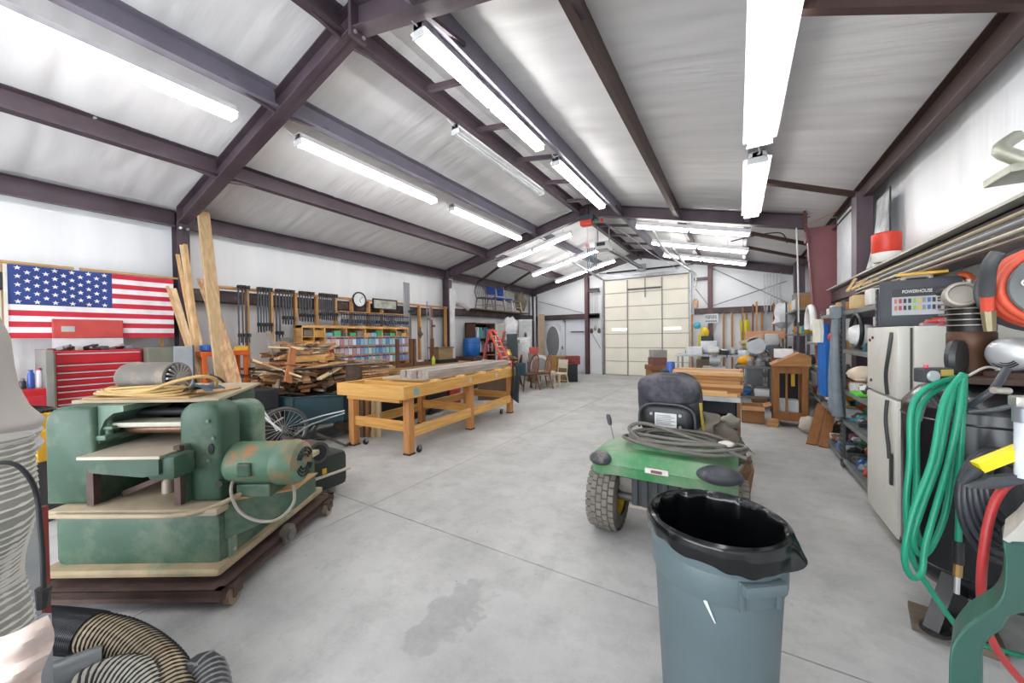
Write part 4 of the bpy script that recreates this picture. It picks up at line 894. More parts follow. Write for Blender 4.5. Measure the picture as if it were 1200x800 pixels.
MB().lathe((p.x, p.y, .62), [(.13, 0), (.135, .02), (.13, .4), (.125, .42)], n=18).build('bark', mat('bark', hexc('#4a3b32'), .9, 0, .4, 10, .5), lg, 40)
MB().lathe((p.x, p.y, 1.035), [(.12, 0), (0, .006)], n=18).build('cut_face', wood('#6f5a48', 'Z'), lg)
one('log_stand', MB().bb((p.x-.3, p.y-.2, .0), (p.x+.2, p.y+.5, .62), .01), wood('#6f5a44', 'Z'), 'brown box carrying the log section behind the bench', 'box')
for k in range(9):
    q = at(438, 446-3.0*k, X=-5.45)
    one('board', MB().bar((q.x-.05, q.y-.32, q.z), (q.x, q.y+.30, q.z), .10, .022), woods[(k*3) % 8], 'board in the stack right of the log section, %s from the bottom' % NTH[k], 'board', 'boards stacked beside the log')
one('stack_support', MB().bb((-5.65, 4.25, .25), (-5.3, 4.85, at(438, 449, X=-5.45).z), .01), M('#3a332c', .7), 'dark crate under the boards stacked beside the log', 'crate')
# ------------------------------------------------------------------ green garden cart with spoked wheel
gc = thing('garden_cart', 'dark green box cart with spoked wheels in front of the scrap heap', 'cart', (-5.0, 3.2, 0))
CG = mat('dark_teal', hexc('#1e3b42'), .45, 0, .15, 3)
tA, tB, tC = at(338, 470, X=-5.2), at(404, 462, X=-4.85), at(312, 455, X=-5.9)
z1 = tA.z
MB().prism([(-5.30, 2.75, .28), (-5.30, 2.75, .68), (-5.22, 3.90, .68), (-5.22, 3.90, .30)], (.012, 0, 0)).build('side_panel', CG, gc)
MB().prism([(-4.96, 3.30, .28), (-4.96, 3.30, .66), (-4.96, 4.0, .68), (-4.96, 4.0, .30)], (-.012, 0, 0)).build('side_panel', CG, gc)
MB().prism([(-5.9, 2.35, .28), (-5.9, 2.35, .76), (-5.30, 2.75, .68), (-5.30, 2.75, .28)], (0, .012, 0)).build('front_panel', CG, gc)
MB().prism([(-5.30, 2.75, .28), (-5.30, 2.75, .68), (-4.96, 3.30, .66), (-4.96, 3.30, .28)], (0, .012, 0)).build('front_panel', CG, gc)
MB().prism([(-5.9, 2.35, .28), (-5.3, 2.75, .28), (-4.96, 3.30, .28), (-4.96, 4.0, .28), (-5.9, 4.0, .28)], (0, 0, .012)).build('floor_panel', CG, gc)
MB().tube([(-5.9, 2.34, .77), (-5.3, 2.74, .69), (-4.95, 3.30, .67), (-4.95, 4.0, .69)], .012, 6, 1).build('rim', M('#182c30', .4), gc)
def spoke_wheel(c, ax, R_, par, nm='spoked_wheel'):
    ax = Vector(ax).normalized(); x = ax.orthogonal().normalized(); y = ax.cross(x); c = Vector(c)
    w = MB().tube([c+(x*math.cos(2*PI*i/28)+y*math.sin(2*PI*i/28))*R_ for i in range(28)], .022, 8, 1, True).build(nm, mat('tyre_grey', hexc('#4e4e4c'), .8), par, 60)
    MB().tube([c+(x*math.cos(2*PI*i/28)+y*math.sin(2*PI*i/28))*(R_-.025) for i in range(28)], .008, 6, 1, True).build('rim', M('#9c9c9c', .3, .7), w, 60)
    s = MB()
    for i in range(24):
        a = 2*PI*i/24; s.cyl(c+ax*(.03 if i % 2 else -.03), c+(x*math.cos(a)+y*math.sin(a))*(R_-.02), .0035, n=4)
    s.build('spokes', M('#c3c3c3', .3, .7), w)
    MB().cyl(c-ax*.04, c+ax*.04, .02, n=10).build('hub', M('#8a8a8a', .4, .6), w)
    return w
spoke_wheel(at(333, 502, X=-5.15), (1, -.45, 0), .27, gc)
spoke_wheel((-5.9, 3.1, .28), (1, -.45, 0), .27, gc)
MB().tube([at(352, 495, D=4.9), at(378, 487, D=4.9), at(404, 481, D=4.9)], .012, 7, 2).tube([at(345, 510, D=4.85), at(365, 497, D=4.9), at(404, 484, D=5.0)], .012, 7, 2).build('pull_handle', M('#8b9094', .35, .6), gc)
MB().tube([at(356, 524, Z=.05), at(372, 497, D=4.9)], .016, 7, 1).build('leg', TUBE_B, gc)
MB().bar(at(372, 508, D=4.75), at(405, 522, Z=.03), .03, .03).bar(at(405, 522, Z=.03), at(412, 518, Z=.03), .03, .03).build('skid', M('#5d5450', .5, .3), gc)
MB().tube([at(345, 512, D=4.9), at(380, 515, D=5.2), at(404, 505, D=5.4)], .012, 6, 2).build('axle', TUBE_B, gc)
# bits in front of the cart: black boxes, tan board, bicycle handlebar
p = at(300, 470, D=4.9)
one('black_crate', MB().bb((p.x-.22, p.y-.12, p.z-.12), (p.x+.14, p.y+.22, p.z+.16), .015), M('#1c2026', .5), 'black plastic crate on the stand behind the planer', 'crate')
one('crate_stand', MB().bb((p.x-.24, p.y-.14, 0), (p.x+.16, p.y+.24, p.z-.12), .01), M('#3a3430', .7), 'dark stand under the black plastic crate', 'stand')
a, b = at(316, 500, D=5.75), at(324, 444, D=5.9); one('board', MB().bar((a.x, a.y, .02), b, .17, .02, (0, 1, 0)), wood('#c0ad94', 'Z'), 'pale grey board standing in front of the green cart', 'board')
bi = thing('bicycle', 'old bicycle parked between the planer and the green cart', 'bicycle', at(290, 520, D=4.3))
MB().tube([at(246, 441, D=4.2), at(258, 444, D=4.25), at(266, 452, D=4.3), at(276, 456, D=4.3), at(282, 466, D=4.3)], .014, 7, 5).build('handlebar', BLK, bi, 60)
MB().tube([at(245, 440, D=4.2), at(257, 444, D=4.24)], .022, 8, 1).build('grip', BLK, bi, 60)
MB().tube([at(280, 460, D=4.3), at(300, 480, D=4.35), at(330, 505, D=4.4)], .014, 7, 2).tube([at(308, 480, D=4.5), at(325, 505, D=4.5)], .010, 7, 1).tube([at(318, 497, D=4.5), at(332, 489, D=4.5)], .009, 6, 1).build('frame', M('#b9b9b9', .3, .6), bi, 60)
spoke_wheel((lambda v: (v.x, v.y, .30))(at(300, 510, D=4.35)), (.6, .8, 0), .27, bi)
# ------------------------------------------------------------------ big timber workbench with the slab
BR = math.radians(4.6)
BF = Matrix.Translation((-3.57, 3.28, 0)) @ Matrix.Rotation(BR, 4, 'Z')      # origin at its near right leg, x to the right, y along its length
BW = wood('#c8924a', 'Y', var=.18, h2='#d9a95e'); BWX = wood('#d09a4e', 'X', var=.15, h2='#dfb068'); BWZ = wood('#b67a42', 'Z', var=.2, h2='#c98f56')
bt = thing('workbench', 'long yellow timber workbench on casters carrying a weathered slab', 'workbench', BF @ Vector((-.55, 1.45, 0)), BR)
L_, W_ = 2.98, 1.12; zt = .90
def B(): return MB(BF)
B().bb((-.0, -.10, zt-.165), (.045, L_, zt), .004).build('side_apron', BW, bt)
B().bb((-W_-.05, -.10, zt-.165), (-W_, L_, zt), .004).build('side_apron', BW, bt)
B().bb((-W_-.05, -.14, zt-.165), (.045, -.10, zt), .004).build('end_apron', BWX, bt)
B().bb((-W_-.05, L_, zt-.165), (.045, L_+.04, zt), .004).build('end_apron', BWX, bt)
B().bb((-W_+.1, -.10, zt-.215), (-.06, -.05, zt-.165), .003).build('lower_batten', BWX, bt)
for k in range(8):
    y = .28+k*.36; B().bb((-W_, y, zt-.09), (.0, y+.04, zt-.01), .003).build('cross_slat', BWX, bt)
for k, y in enumerate((.55, 1.15, 1.75, 2.35, 2.75)): B().bb((-.05, y-.07, zt-.03), (.05, y+.07, zt+.02), .008).build('pad_block', wood('#dcae6a', 'Y'), bt)
for i, y in enumerate((.0, 1.42, 2.84)):
    for x in (-.10, -W_):
        lg = B().bb((x, y, .02), (x+.10, y+.10, zt-.165), .005).build('leg', BWZ, bt)
        B().box((x-.006, y-.004, .0), (x+.106, y+.104, .022)).build('foot_plate', M('#3a342e', .6), lg)
B().bb((-.035, .1, .22), (.0, 2.84, .36), .004).build('side_rail', wood('#d8a860', 'Y'), bt)
B().bb((-W_, .1, .22), (-W_+.035, 2.84, .36), .004).build('side_rail', wood('#d8a860', 'Y'), bt)
for y in (.03, 1.45, 2.87): B().bb((-W_+.1, y, .29), (-.1, y+.035, .42), .004).build('cross_rail', wood('#d09a50', 'X'), bt)
for x, y in ((.02, .16), (-W_+.2, .12), (-.14, 2.70), (-.9, 2.7), (-.14, 1.58)):
    c = B().cyl((x-.012, y, .045), (x+.012, y, .045), .042, n=16).build('caster', BLK, bt, 40)
    B().box((x-.02, y-.02, .045), (x+.02, y+.03, .10)).build('fork', M('#8c8c8c', .4, .6), c)
for y, c_ in ((.10, '#7fa4a6'), (1.35, '#b9b4a4'), (2.2, '#aeb4b0')):
    B().lathe((.046, y, zt-.085), [(0, 0), (.045 if y > .2 else .055, .0), (.04, .003), (0, .003)], (1, 0, 0), 20).build('sticker', M(c_, .5), bt)
# dark sheet and weathered slab on top
one('plywood_sheet', B().bb((-.95, .45, zt+.0), (-.10, 3.05, zt+.022), .003), mat('pale_sheet', hexc('#b5a48e'), .7, 0, .2, 3), 'thin pale sheet under the weathered slab on the workbench', 'board')
sl = thing('slab_stack', 'grey weathered glued slab of boards lying along the workbench', 'slab', BF @ Vector((-.5, 1.8, zt+.024)), BR)
for k in range(5):
    x0 = -.62+.105*k
    B().bb((x0, .50+.02*(k % 2), zt+.024), (x0+.102, 3.0-.03*(k % 3), zt+.135+.003*(k % 2)), .004).build('board', mat('weathered_%d' % (k % 3), hexc(['#9a938c', '#a8a19a', '#8b837b'][k % 3]), .8, 0, .25, 2.2, .2, stretch=(14, 1, 14)), sl)
one('slab_top_board', B().bb((-.78, 1.0, zt+.024), (-.64, 3.05, zt+.12), .004), mat('weathered_0', hexc('#9a938c')), 'single grey weathered board lying left of the slab on the bench', 'board')
one('tape_roll', B().lathe((-.45, 2.6, zt+.14), [(.03, 0), (.05, 0), (.05, .03), (.03, .03)], n=16), M('#a89c90', .6), 'small roll of tape on the far end of the weathered slab', 'roll')
# coat on the far bench corner
ct = B().grid(lambda u, v: (.06+.05*math.sin(u*9+v*2)*(.4+v), 2.78+.28*u+.03*math.sin(v*5), .95-.68*v*(1-.12*math.sin(u*7))), 20, 20)
one('coat', ct, mat('dark_coat', hexc('#343c42'), .9, 0, .3, 6, .1), 'dark grey coat hanging from the far corner of the workbench', 'coat', sm=60)
# upright timbers and things under the bench seen between the legs
for k, (px, py0, py1, c_) in enumerate(((418, 466, 512, '#9a8a70'), (425, 468, 512, '#5a4638'), (431, 467, 513, '#8a5a3a'), (438, 468, 512, '#c3ab84'), (444, 468, 510, '#d3bd94'))):
    a, b = at(px, py1, D=5.6), at(px, py0, D=5.6); one('board', MB().bar((a.x, a.y, 0.0), (b.x, b.y, b.z+.03), .07, .04, (0, 1, 0)), wood(c_, 'Z'), 'short upright board behind the left bench leg, %s from the left' % NTH[k], 'board', 'boards standing behind the bench leg')
one('black_cabinet', MB(BF).bb((-1.95, .7, 0), (-1.4, 1.9, .66), .01), M('#1b2024', .5), 'black low cabinet on the floor behind the workbench', 'cabinet')
rt = one('red_tool_case', MB(BF).bb((-1.75, 2.75, .0), (-1.40, 3.15, .42), .02), M('#a8323a', .5), 'red machine foot seen under the far end of the workbench', 'case')
hb = thing('hidden_machine', 'dark wheeled machine standing behind the workbench, seen under it', 'machine', BF @ Vector((-1.6, 2.3, 0)), BR)
B().bb((-1.9, 2.05, .10), (-1.35, 2.6, .60), .03).build('body', M('#3c4246', .5, .2), hb, 40)
for x in (-1.8, -1.4): B().cyl((x, 2.1, .05), (x+.03, 2.1, .05), .05, n=14).build('caster', BLK, hb, 40)
# brown open frames and side table
st = thing('side_table', 'rough table along the left wall behind the workbench', 'table', (-6.55, 6.1, 0))
MB().bb((-6.85, 4.9, .80), (-6.25, 8.0, .86), .005).build('top', wood('#a98555', 'Y'), st)
for x in (-6.8, -6.35):
    for y in (5.0, 7.8): MB().box((x, y, 0), (x+.07, y+.07, .80)).build('leg', wood('#8a6238', 'Z'), st)
DW = wood('#5a3826', 'Z', h2='#6b4530')
def frame(y0, y1, X, z0, z1, label, split=None):
    f = thing('open_frame', label, 'frame', (X, (y0+y1)/2, z0), 0, 'brown frames behind the bench')
    for y in [y0, y1]+([split] if split else []): MB().bb((X-.03, y-.035, z0), (X+.03, y+.035, z1), .004).build('stile', DW, f)
    MB().bb((X-.03, y0+.035, z0), (X+.03, y1-.035, z0+.09), .004).build('rail', DW, f)
    return f
p0, p1, p2 = at(466, 432, X=-6.3), at(482, 432, X=-6.3), at(507, 432, X=-6.3)
frame(p0.y, p1.y, -6.30, .865, at(466, 397, X=-6.3).z, 'narrow dark brown open frame standing behind the weathered slab')
frame(p1.y+.10, p2.y, -6.30, .865, at(482, 397, X=-6.3).z, 'wider dark brown open frame right of the narrow one behind the slab')
p = at(517, 428, X=-6.5); cr = thing('crate', 'small wooden crate on a black box behind the bench', 'crate', (p.x, p.y, 1.0))
MB().bb((-6.70, p.y-.30, .865), (-6.30, p.y+.45, .96), .01).build('black_base', BLK, cr)
MB().bb((-6.66, p.y-.25, .96), (-6.34, p.y+.28, 1.24), .006).build('box', wood('#8a7452', 'Y'), cr)
MB().bb((-6.68, p.y-.28, 1.24), (-6.32, p.y+.31, 1.27), .004).build('lid', wood('#6b573c', 'Y'), cr)
p = at(508, 430, X=-6.25); bo = thing('spray_bottle', 'yellow green spray bottle beside the wooden crate', 'bottle', (p.x, p.y, .865))
MB().lathe((p.x, p.y, .86), [(.04, 0), (.045, .02), (.045, .14), (.02, .19), (.015, .22)], n=14).build('bottle', M('#b9c93a', .4), bo, 40); MB().bb((p.x-.02, p.y-.05, 1.07), (p.x+.02, p.y+.03, 1.11), .006).build('trigger', M('#8a3a4a', .5), bo)
for k, (px, c_, r_) in enumerate(((493, '#e6e6ea', .07), (500, '#4a6a4a', .06), (489, '#c3b8a8', .05))):
    p = at(px, 428, X=-6.4); one('jar', MB().lathe((p.x, p.y, .865), [(r_, 0), (r_, .08), (r_*.7, .10), (r_*.7, .12), (0, .12)], n=14), M(c_, .4), ['white tub', 'dark green tub', 'small beige jar'][k]+' on the table behind the brown frame', 'jar', sm=40)
one('white_post', MB().bb((-6.95, 7.95, 0), (-6.88, 8.10, 2.9), .004), M('#cfcfd0', .5), 'white painted board standing in front of the second left column', 'board')
# ------------------------------------------------------------------ back left corner
NT = NTH
bb_ = thing('blue_barrel', 'blue plastic barrel on the shelf right of the second left column', 'barrel', (-6.9, 8.95, .8))
MB().lathe((-6.95, 8.95, .93), [(.22, 0), (.25, .03), (.27, .25), (.27, .40), (.26, .44), (.27, .50), (.24, .56), (.22, .57), (0, .57)], n=24).build('body', M('#2061a8', .4), bb_, 40)
MB().lathe((-6.95, 8.95, 1.33), [(.272, 0), (.278, .012), (.272, .025)], n=24).build('hoop', M('#184c86', .4), bb_, 40)
one('barrel_stand', MB().bb((-7.3, 8.6, 0), (-6.6, 9.3, .93), .01), M('#5a3c38', .6), 'dark red cabinet under the blue barrel', 'cabinet')
bk = thing('bookcase', 'brown bookcase with magazines right of the blue barrel', 'bookcase', (-7.2, 9.9, 0))
BKW = wood('#5b3c2c', 'Z')
y0, y1 = 9.25, 10.35
MB().bb((-7.45, y0-.0, 0), (-7.05, y0+.04, 1.98), .003).build('side', BKW, bk); MB().bb((-7.45, y1, 0), (-7.05, y1+.04, 1.98), .003).build('side', BKW, bk)
for z in (.1, .55, 1.0, 1.45, 1.94): MB().box((-7.45, y0, z), (-7.05, y1, z+.03)).build('shelf', BKW, bk)
MB().box((-7.45, y0, 0), (-7.42, y1, 1.98)).build('back', M('#2c2320', .7), bk)
r_ = random.Random(4)
BKC = {'#c9cfd8': 'pale grey', '#b56a78': 'pink', '#5a86a8': 'blue grey', '#e0ddd8': 'white', '#3f8a8a': 'teal', '#7a4a5a': 'plum', '#4a78b0': 'bright blue', '#2c3440': 'black'}
one('ladder_platform', MB(YF).bb((YF.inverted() @ at(562, 432, D=9.3)).to_tuple()[:1]+(8.75, 0), (YF.inverted() @ at(600, 432, D=9.3)).to_tuple()[:1]+(9.95, .62), .01), wood('#5b4636', 'Z'), 'brown storage box on which the step ladder stands', 'box')
for sh_, z in (('upper', 1.48), ('middle', 1.03)):
    y = y0+.08; n = 0
    seen_ = {}
    while y < y1-.08:
        w = r_.uniform(.04, .08); h = r_.uniform(.24, .36); bc = r_.choice(list(BKC)); seen_[bc] = seen_.get(bc, 0)+1
        one('book', MB().box((-7.35, y, z), (-7.07, y+w-.004, z+h)), M(bc, .6), '%s %s book on the %s shelf of the bookcase' % (['first', 'second', 'third', 'fourth', 'fifth', 'sixth', 'seventh', 'eighth'][seen_[bc]-1], BKC[bc], sh_), 'book', 'books on the %s shelf of the bookcase' % sh_); y += w; n += 1
ld = thing('step_ladder', 'orange red fibreglass step ladder standing open beyond the bench', 'ladder', at(580, 440, D=9.6))
LO = M('#c8452c', .45); LP = M('#b55a52', .5)
def q9(px, py, d=9.6): return at(px, py, D=d)
def rail(a, b, m, nm): MB().bar(a, b, .09, .035, (1, 0, 0)).build(nm, m, ld)
top, bot = q9(574, 388, 9.4), q9(590, 424, 8.9)
def down(a, b):
    d = (b-a).normalized(); return b+d*((b.z-.62)/(-d.z))
rail(top, down(top, bot), LO, 'front_rail'); t2, b2 = q9(580, 388, 9.5), q9(597, 424, 9.1); rail(t2, down(t2, b2), LO, 'front_rail')
t3, b3 = q9(573, 388, 9.5), q9(566, 426, 9.9); rail(t3, down(t3, b3), LP, 'rear_rail'); t4, b4 = q9(568, 392, 9.4), q9(561, 426, 9.8)
A, Bb = down(top, bot), down(t2, b2)
for k in range(7): f = .12+.125*k; MB().bar(top.lerp(A, f), t2.lerp(Bb, f), .08, .03).build('step', M('#c9c9cc', .4, .5), ld)
A2 = down(t3, b3)
for k in range(4): f = .2+.2*k; c1 = t3.lerp(A2, f); MB().bar(c1, c1+Vector((.35, .2, 0)), .03, .02).build('brace', LP, ld)
MB().bar(t3+Vector((.0, 0, .02)), t2+Vector((0, 0, .02)), .16, .05).build('top_cap', LO, ld)
rail(t3+Vector((.35, .2, -.02)), A2+Vector((.35, .2, 0)), LP, 'rear_rail')
# wall shelf with chairs
one('wall_shelf', MB().bb((-7.58, 9.2, 2.40), (-6.95, 12.6, 2.43), .004), wood('#7a6656', 'Y'), 'long high shelf on the left wall carrying old chairs', 'shelf')
one('bracket_lamp', MB().tube([(-7.5, 8.9, 2.55), (-7.3, 9.0, 2.5), (-7.2, 9.15, 2.38)], .06, 8, 4), M('#b9b5ad', .4), 'grey bent duct piece on the wall shelf left end', 'duct', sm=50)
def chair(x, y, z, rz, fc, sc, lab, curved=False, s=1.0, grp='old chairs stored in the back left'):
    t = thing('chair', lab, 'chair', (0, 0, 0), 0, grp)
    fm, sm_ = M(fc, .5), M(sc, .8)
    MB().bb((-.22, -.22, .42), (.22, .22, .47), .02).build('seat', sm_, t, 40)
    for sx in (-1, 1):
        MB().cyl((sx*.19, .19, .43), (sx*.23, .26, 0), .024, .018, 8).build('leg', fm, t, 40)
        MB().cyl((sx*.19, -.19, .43), (sx*.23, -.28, 0), .024, .018, 8).build('leg', fm, t, 40)
    MB().cyl((-.21, .23, .18), (.21, .23, .18), .012, n=6).build('stretcher', fm, t); MB().cyl((-.21, -.24, .18), (.21, -.24, .18), .012, n=6).build('stretcher', fm, t)
    if curved:
        MB().tube([(-.21, -.20, .46), (-.24, -.25, .72), (-.14, -.29, .93), (0, -.30, .98), (.14, -.29, .93), (.24, -.25, .72), (.21, -.20, .46)], .022, 8, 5).build('back_hoop', fm, t, 60)
        for k in range(5): x_ = -.12+.06*k; MB().cyl((x_, -.21, .46), (x_*1.1, -.285, .95-.6*x_*x_*6), .011, n=5).build('spindle', fm, t)
    else:
        for sx in (-1, 1): MB().cyl((sx*.2, -.2, .46), (sx*.2, -.28, .95), .017, n=8).build('back_post', fm, t, 40)
        MB().bb((-.19, -.285, .62), (.19, -.245, .93), .015).build('back_panel', sm_, t, 40)
    t.matrix_basis = TR(x, y, z, rz, 0, 0, s); return t
SHZ = 2.43
chair(-7.25, 10.05, SHZ, -1.9, '#6f6a68', '#6f6a68', 'grey hoop backed chair on the high wall shelf, leftmost', True, .9)
chair(-7.2, 10.65, SHZ, -1.8, '#7a5a48', '#2a4ea8', 'brown legged chair with blue panel on the high wall shelf', False, .95)
chair(-7.2, 11.25, SHZ, -1.8, '#dfe2e8', '#2a4ea8', 'white chair with blue panel on the high wall shelf', False, .95)
chair(-7.2, 11.9, SHZ, -1.7, '#cfcabc', '#8a7d6c', 'cream chair with brown seat on the high wall shelf', True, .9)
one('bundle', MB().ball((-7.2, 12.35, 2.85), (.2, .28, .36), 12, 9, .5), mat('tan_bundle', hexc('#8a7d6c'), .9, 0, .3, 5, .2), 'brownish grey bundle heaped at the right end of the high wall shelf', 'bundle', sm=50)
# appliances and cabinets
def YBX(px0, py0, px1, py1, D, dd, floor=False, r=.01, grow=0):
    a = YF.inverted() @ at(px0, py1, D=D); b = YF.inverted() @ at(px1, py0, D=D)
    return (a.x, D, 0 if floor else a.z), (b.x, D+dd, b.z)
def ybox(name, px0, py0, px1, py1, D, dd, m, label, cat, floor=False, r=.01, group=None):
    a, b = YBX(px0, py0, px1, py1, D, dd, floor); return one(name, MB(YF).bb(a, b, r), m, label, cat, group)
wc2 = thing('white_cabinet', 'tall narrow white cabinet against the left wall near the back corner', 'cabinet', at(616, 400, D=14.6))
a, b = YBX(609, 374, 623, 440, 14.2, .5, True); MB(YF).bb(a, b, .01).build('body', M('#dfe2e4', .5), wc2); MB(YF).bb((a[0]-.02, 14.15, b[2]-.08), (b[0]+.02, 14.75, b[2]), .01).build('cornice', M('#f0f1f2', .5), wc2)
MB(YF).ball(((a[0]+b[0])/2, 14.15, b[2]-.6), (.05, .04, .10), 8, 6, .3).build('ornament', M('#6a6a70', .5), wc2)
ws = thing('washing_machine', 'white washing machine standing before the tall white cabinet', 'appliance', at(615, 420, D=13.0))
a, b = YBX(607, 399, 621, 440, 12.6, .6, True); MB(YF).bb(a, b, .02).build('body', M('#eceff1', .35), ws, 40); MB(YF).bb((a[0], 13.0, b[2]), (b[0], 13.15, b[2]+.12), .01).build('control_panel', M('#d9dcdf', .4), ws)
ybox('green_chair_back', 594, 391, 606, 416, 11.0, .15, M('#39474a', .7), 'dark green upholstered chair back right of the ladder', 'chair')
ybox('upholstered_pedestal', 592, 415, 607, 440, 11.0, .6, M('#4a3a34', .7), 'dark brown base under the green chair back', 'chair', True)
ybox('grey_boxes', 583, 379, 592, 398, 12.2, .4, M('#a8a59c', .6), 'grey box stacked above and behind the ladder', 'box')
one('white_sack', MB(YF).ball(YF.inverted() @ at(598, 384, D=12.4), (.24, .2, .34), 12, 9, .4), M('#dcdce0', .7), 'white plastic sack hanging behind the green chair back', 'bag', sm=50)
ybox('shelf_unit', 582, 398, 609, 402, 12.0, .5, M('#77706a', .6), 'grey shelf board behind the ladder', 'shelf')
ybox('shelf_support', 584, 402, 607, 440, 12.05, .4, M('#6b625c', .7), 'grey brown cupboard under the shelf behind the ladder', 'cabinet', True)
one('brass_lamp', MB(YF).lathe(YF.inverted() @ at(595, 421, D=10.3), [(.10, -.1), (.12, -.08), (.03, 0), (.03, .1), (.12, .12), (.06, .28), (0, .28)], n=14), M('#b89a4a', .35, .5), 'brassy yellow lamp in front of the green chair', 'lamp', sm=40)
ybox('pink_box', 587, 406, 594, 424, 10.6, .3, M('#a8356a', .6), 'magenta patterned box beside the ladder foot', 'box')
# pile of brown things
for k in range(10):
    p = at(585+rs.uniform(-3, 20), 426+rs.uniform(-6, 10), D=10.0+rs.uniform(0, .8))
    one('scrap_piece', MB().ball(p, (rs.uniform(.07, .13), rs.uniform(.07, .13), rs.uniform(.05, .10)), 8, 6, .9), M(['#6b4a3a', '#8a7a66', '#4a3a34', '#a08a70'][k % 4], .8), 'brown odds and ends heaped between ladder and hoop chair, %s' % NT[k], 'clutter', 'brown heap before the green chair', 40)
ybox('junk_table', 583, 433, 606, 437, 10.0, .9, wood('#6b4a34', 'X'), 'low brown table under the brown heap', 'table')
ybox('storage_trunk', 586, 437, 602, 452, 10.1, .6, M('#3c3230', .7), 'dark base under the low brown table', 'table', True)
p = at(616, 457, Z=0)
chair(p.x, p.y+.1, 0, 2.6, '#7a4a34', '#5a3a2c', 'brown hoop backed spindle chair nearest the bench end', True, 1.0)
p = at(601, 452, Z=0); chair(p.x, p.y, 0, 2.2, '#6a4232', '#2f4a5a', 'brown spindle chair with dark blue cushion behind the bench corner', True, .98)
p = at(621, 457, Z=0); chair(p.x+.1, p.y+.5, 0, 2.4, '#8a5a3c', '#6a4430', 'lighter brown hoop backed chair right behind the nearest one', True, 1.0)
one('cushion', MB(YF).bb(*YBX(606, 425, 616, 440, 9.55, .10), .03), M('#274450', .8), 'dark teal cushion on the hoop backed chair', 'cushion', sm=40)
rt = thing('round_table_top', 'white round topped table set on edge behind the chairs', 'table', at(632, 450, D=11.2))
c = YF.inverted() @ at(633, 428, D=11.4); MB(YF).cyl((c.x, 11.4, c.z), (c.x, 11.45, c.z), .32, n=32).build('top', M('#dfe0e2', .4), rt, 40); MB(YF).lathe((c.x, 11.39, c.z), [(.20, -.01), (.24, 0), (.20, .01)], (0, 1, 0), 24).build('ring', M('#8f9296', .4), rt, 40)
MB(YF).box((c.x-.3, 11.42, 0), (c.x-.24, 11.48, c.z)).build('leg', M('#b9b7b0', .5), rt); MB(YF).box((c.x+.24, 11.42, 0), (c.x+.3, 11.48, c.z)).build('leg', M('#b9b7b0', .5), rt)
tb = thing('white_side_table', 'cream side table with thin legs in the back left seating', 'table', at(640, 455, D=11))
a, b = YBX(630, 436, 652, 440, 10.6, .6); MB(YF).bb(a, b, .01).build('top', M('#c4bda8', .5), tb)
for x in (a[0]+.03, b[0]-.06):
    for d in (10.62, 11.15): MB(YF).box((x, d, 0), (x+.03, d+.03, a[2])).build('leg', M('#d8d2c0', .5), tb)
for k, (x0, y0_, x1, y1_, D, c_, lab, fl_) in enumerate((
    (638, 417, 652, 441, 11.8, '#a5783c', 'golden brown wooden stool back beside the round table', False),
    (650, 417, 663, 440, 11.9, '#8a6a4a', 'brown wooden box left of the black basket', True),
    (620, 414, 632, 424, 12.2, '#a4968a', 'beige stacked box under the red floral one', False),
    (621, 407, 631, 415, 12.2, '#c25a48', 'red floral box on top of the beige box', False),
    (664, 417, 680, 427, 12.4, '#8a3c38', 'dark red patterned suitcase on the black basket', False))):
    ybox('stored_box', x0, y0_, x1, y1_, D, .35, M(c_, .7, var=.3, scale=14), lab, 'box', fl_)
ybox('box_support', 619, 424, 634, 452, 12.2, .4, M('#8a7a6a', .7), 'brown crate under the beige stacked box', 'box', True)
bsk = thing('black_basket', 'black woven basket box on the floor in front of the white panel', 'basket', at(668, 447, Z=0))
a, b = YBX(659, 427, 677, 447, 12.0, .55, True); MB(YF).bb(a, b, .02).build('body', mat('black_weave', hexc('#23282c'), .7, 0, .4, 40, .3), bsk, 40); MB(YF).bb((a[0]-.01, 11.99, b[2]-.04), (b[0]+.01, 12.56, b[2]+.01), .01).build('rim', BLK, bsk)
ch2 = at(655, 452, Z=0); chair(ch2.x, ch2.y, 0, 2.9, '#cfc6a8', '#d9d2c0', 'cream painted chair right of the side table', False, .85)
one('white_bottle', MB().lathe(at(649, 452, Z=0), [(.05, 0), (.055, .02), (.055, .22), (.03, .26), (.03, .30), (0, .30)], n=14), M('#f2f2f2', .4), 'small white post standing alone on the floor before the seating', 'bottle', sm=40)
ybox('tan_panel', 631, 368, 638, 436, 14.6, .06, M('#a8937e', .7), 'tall tan board leaning in the back left corner', 'board', True)
# cords and hooks left of the overhead door
ybox('wall_shelf', 691, 397, 703, 403, 15.0, .3, M('#d8d0c4', .5), 'small white shelf left of the overhead door', 'shelf')
for k in range(4): one('yard_tool', MB().cyl((-4.90+.09*k, YB-.15, 1.9), (-4.90+.09*k, YB-.15, 3.3), .012, n=6), M('#c9cacc', .4), 'long handled tool hanging left of the overhead door, %s from the left' % NT[k], 'tool', 'long tools left of the overhead door')
one('tool_hook_rail', MB().box((-4.97, YB-.2, 3.28), (-4.55, YB-.1, 3.36)), BLK, 'upper black hook rail left of the overhead door', 'rail')
one('tool_hook_rail', MB().box((-4.97, YB-.2, 2.22), (-4.55, YB-.1, 2.34)), BLK, 'lower black hook rail left of the overhead door', 'rail')
for k in range(3): one('hand_tool', MB().ball((-4.85+.15*k, YB-.2, 1.7+.1*(k % 2)), (.06, .05, .10), 8, 6, .6), M(['#4a4a4c', '#8b8b8b', '#6a5a52'][k], .5), 'grey tool hanging above the small white shelf, %s from the left' % NT[k], 'tool', 'tools above the white shelf')
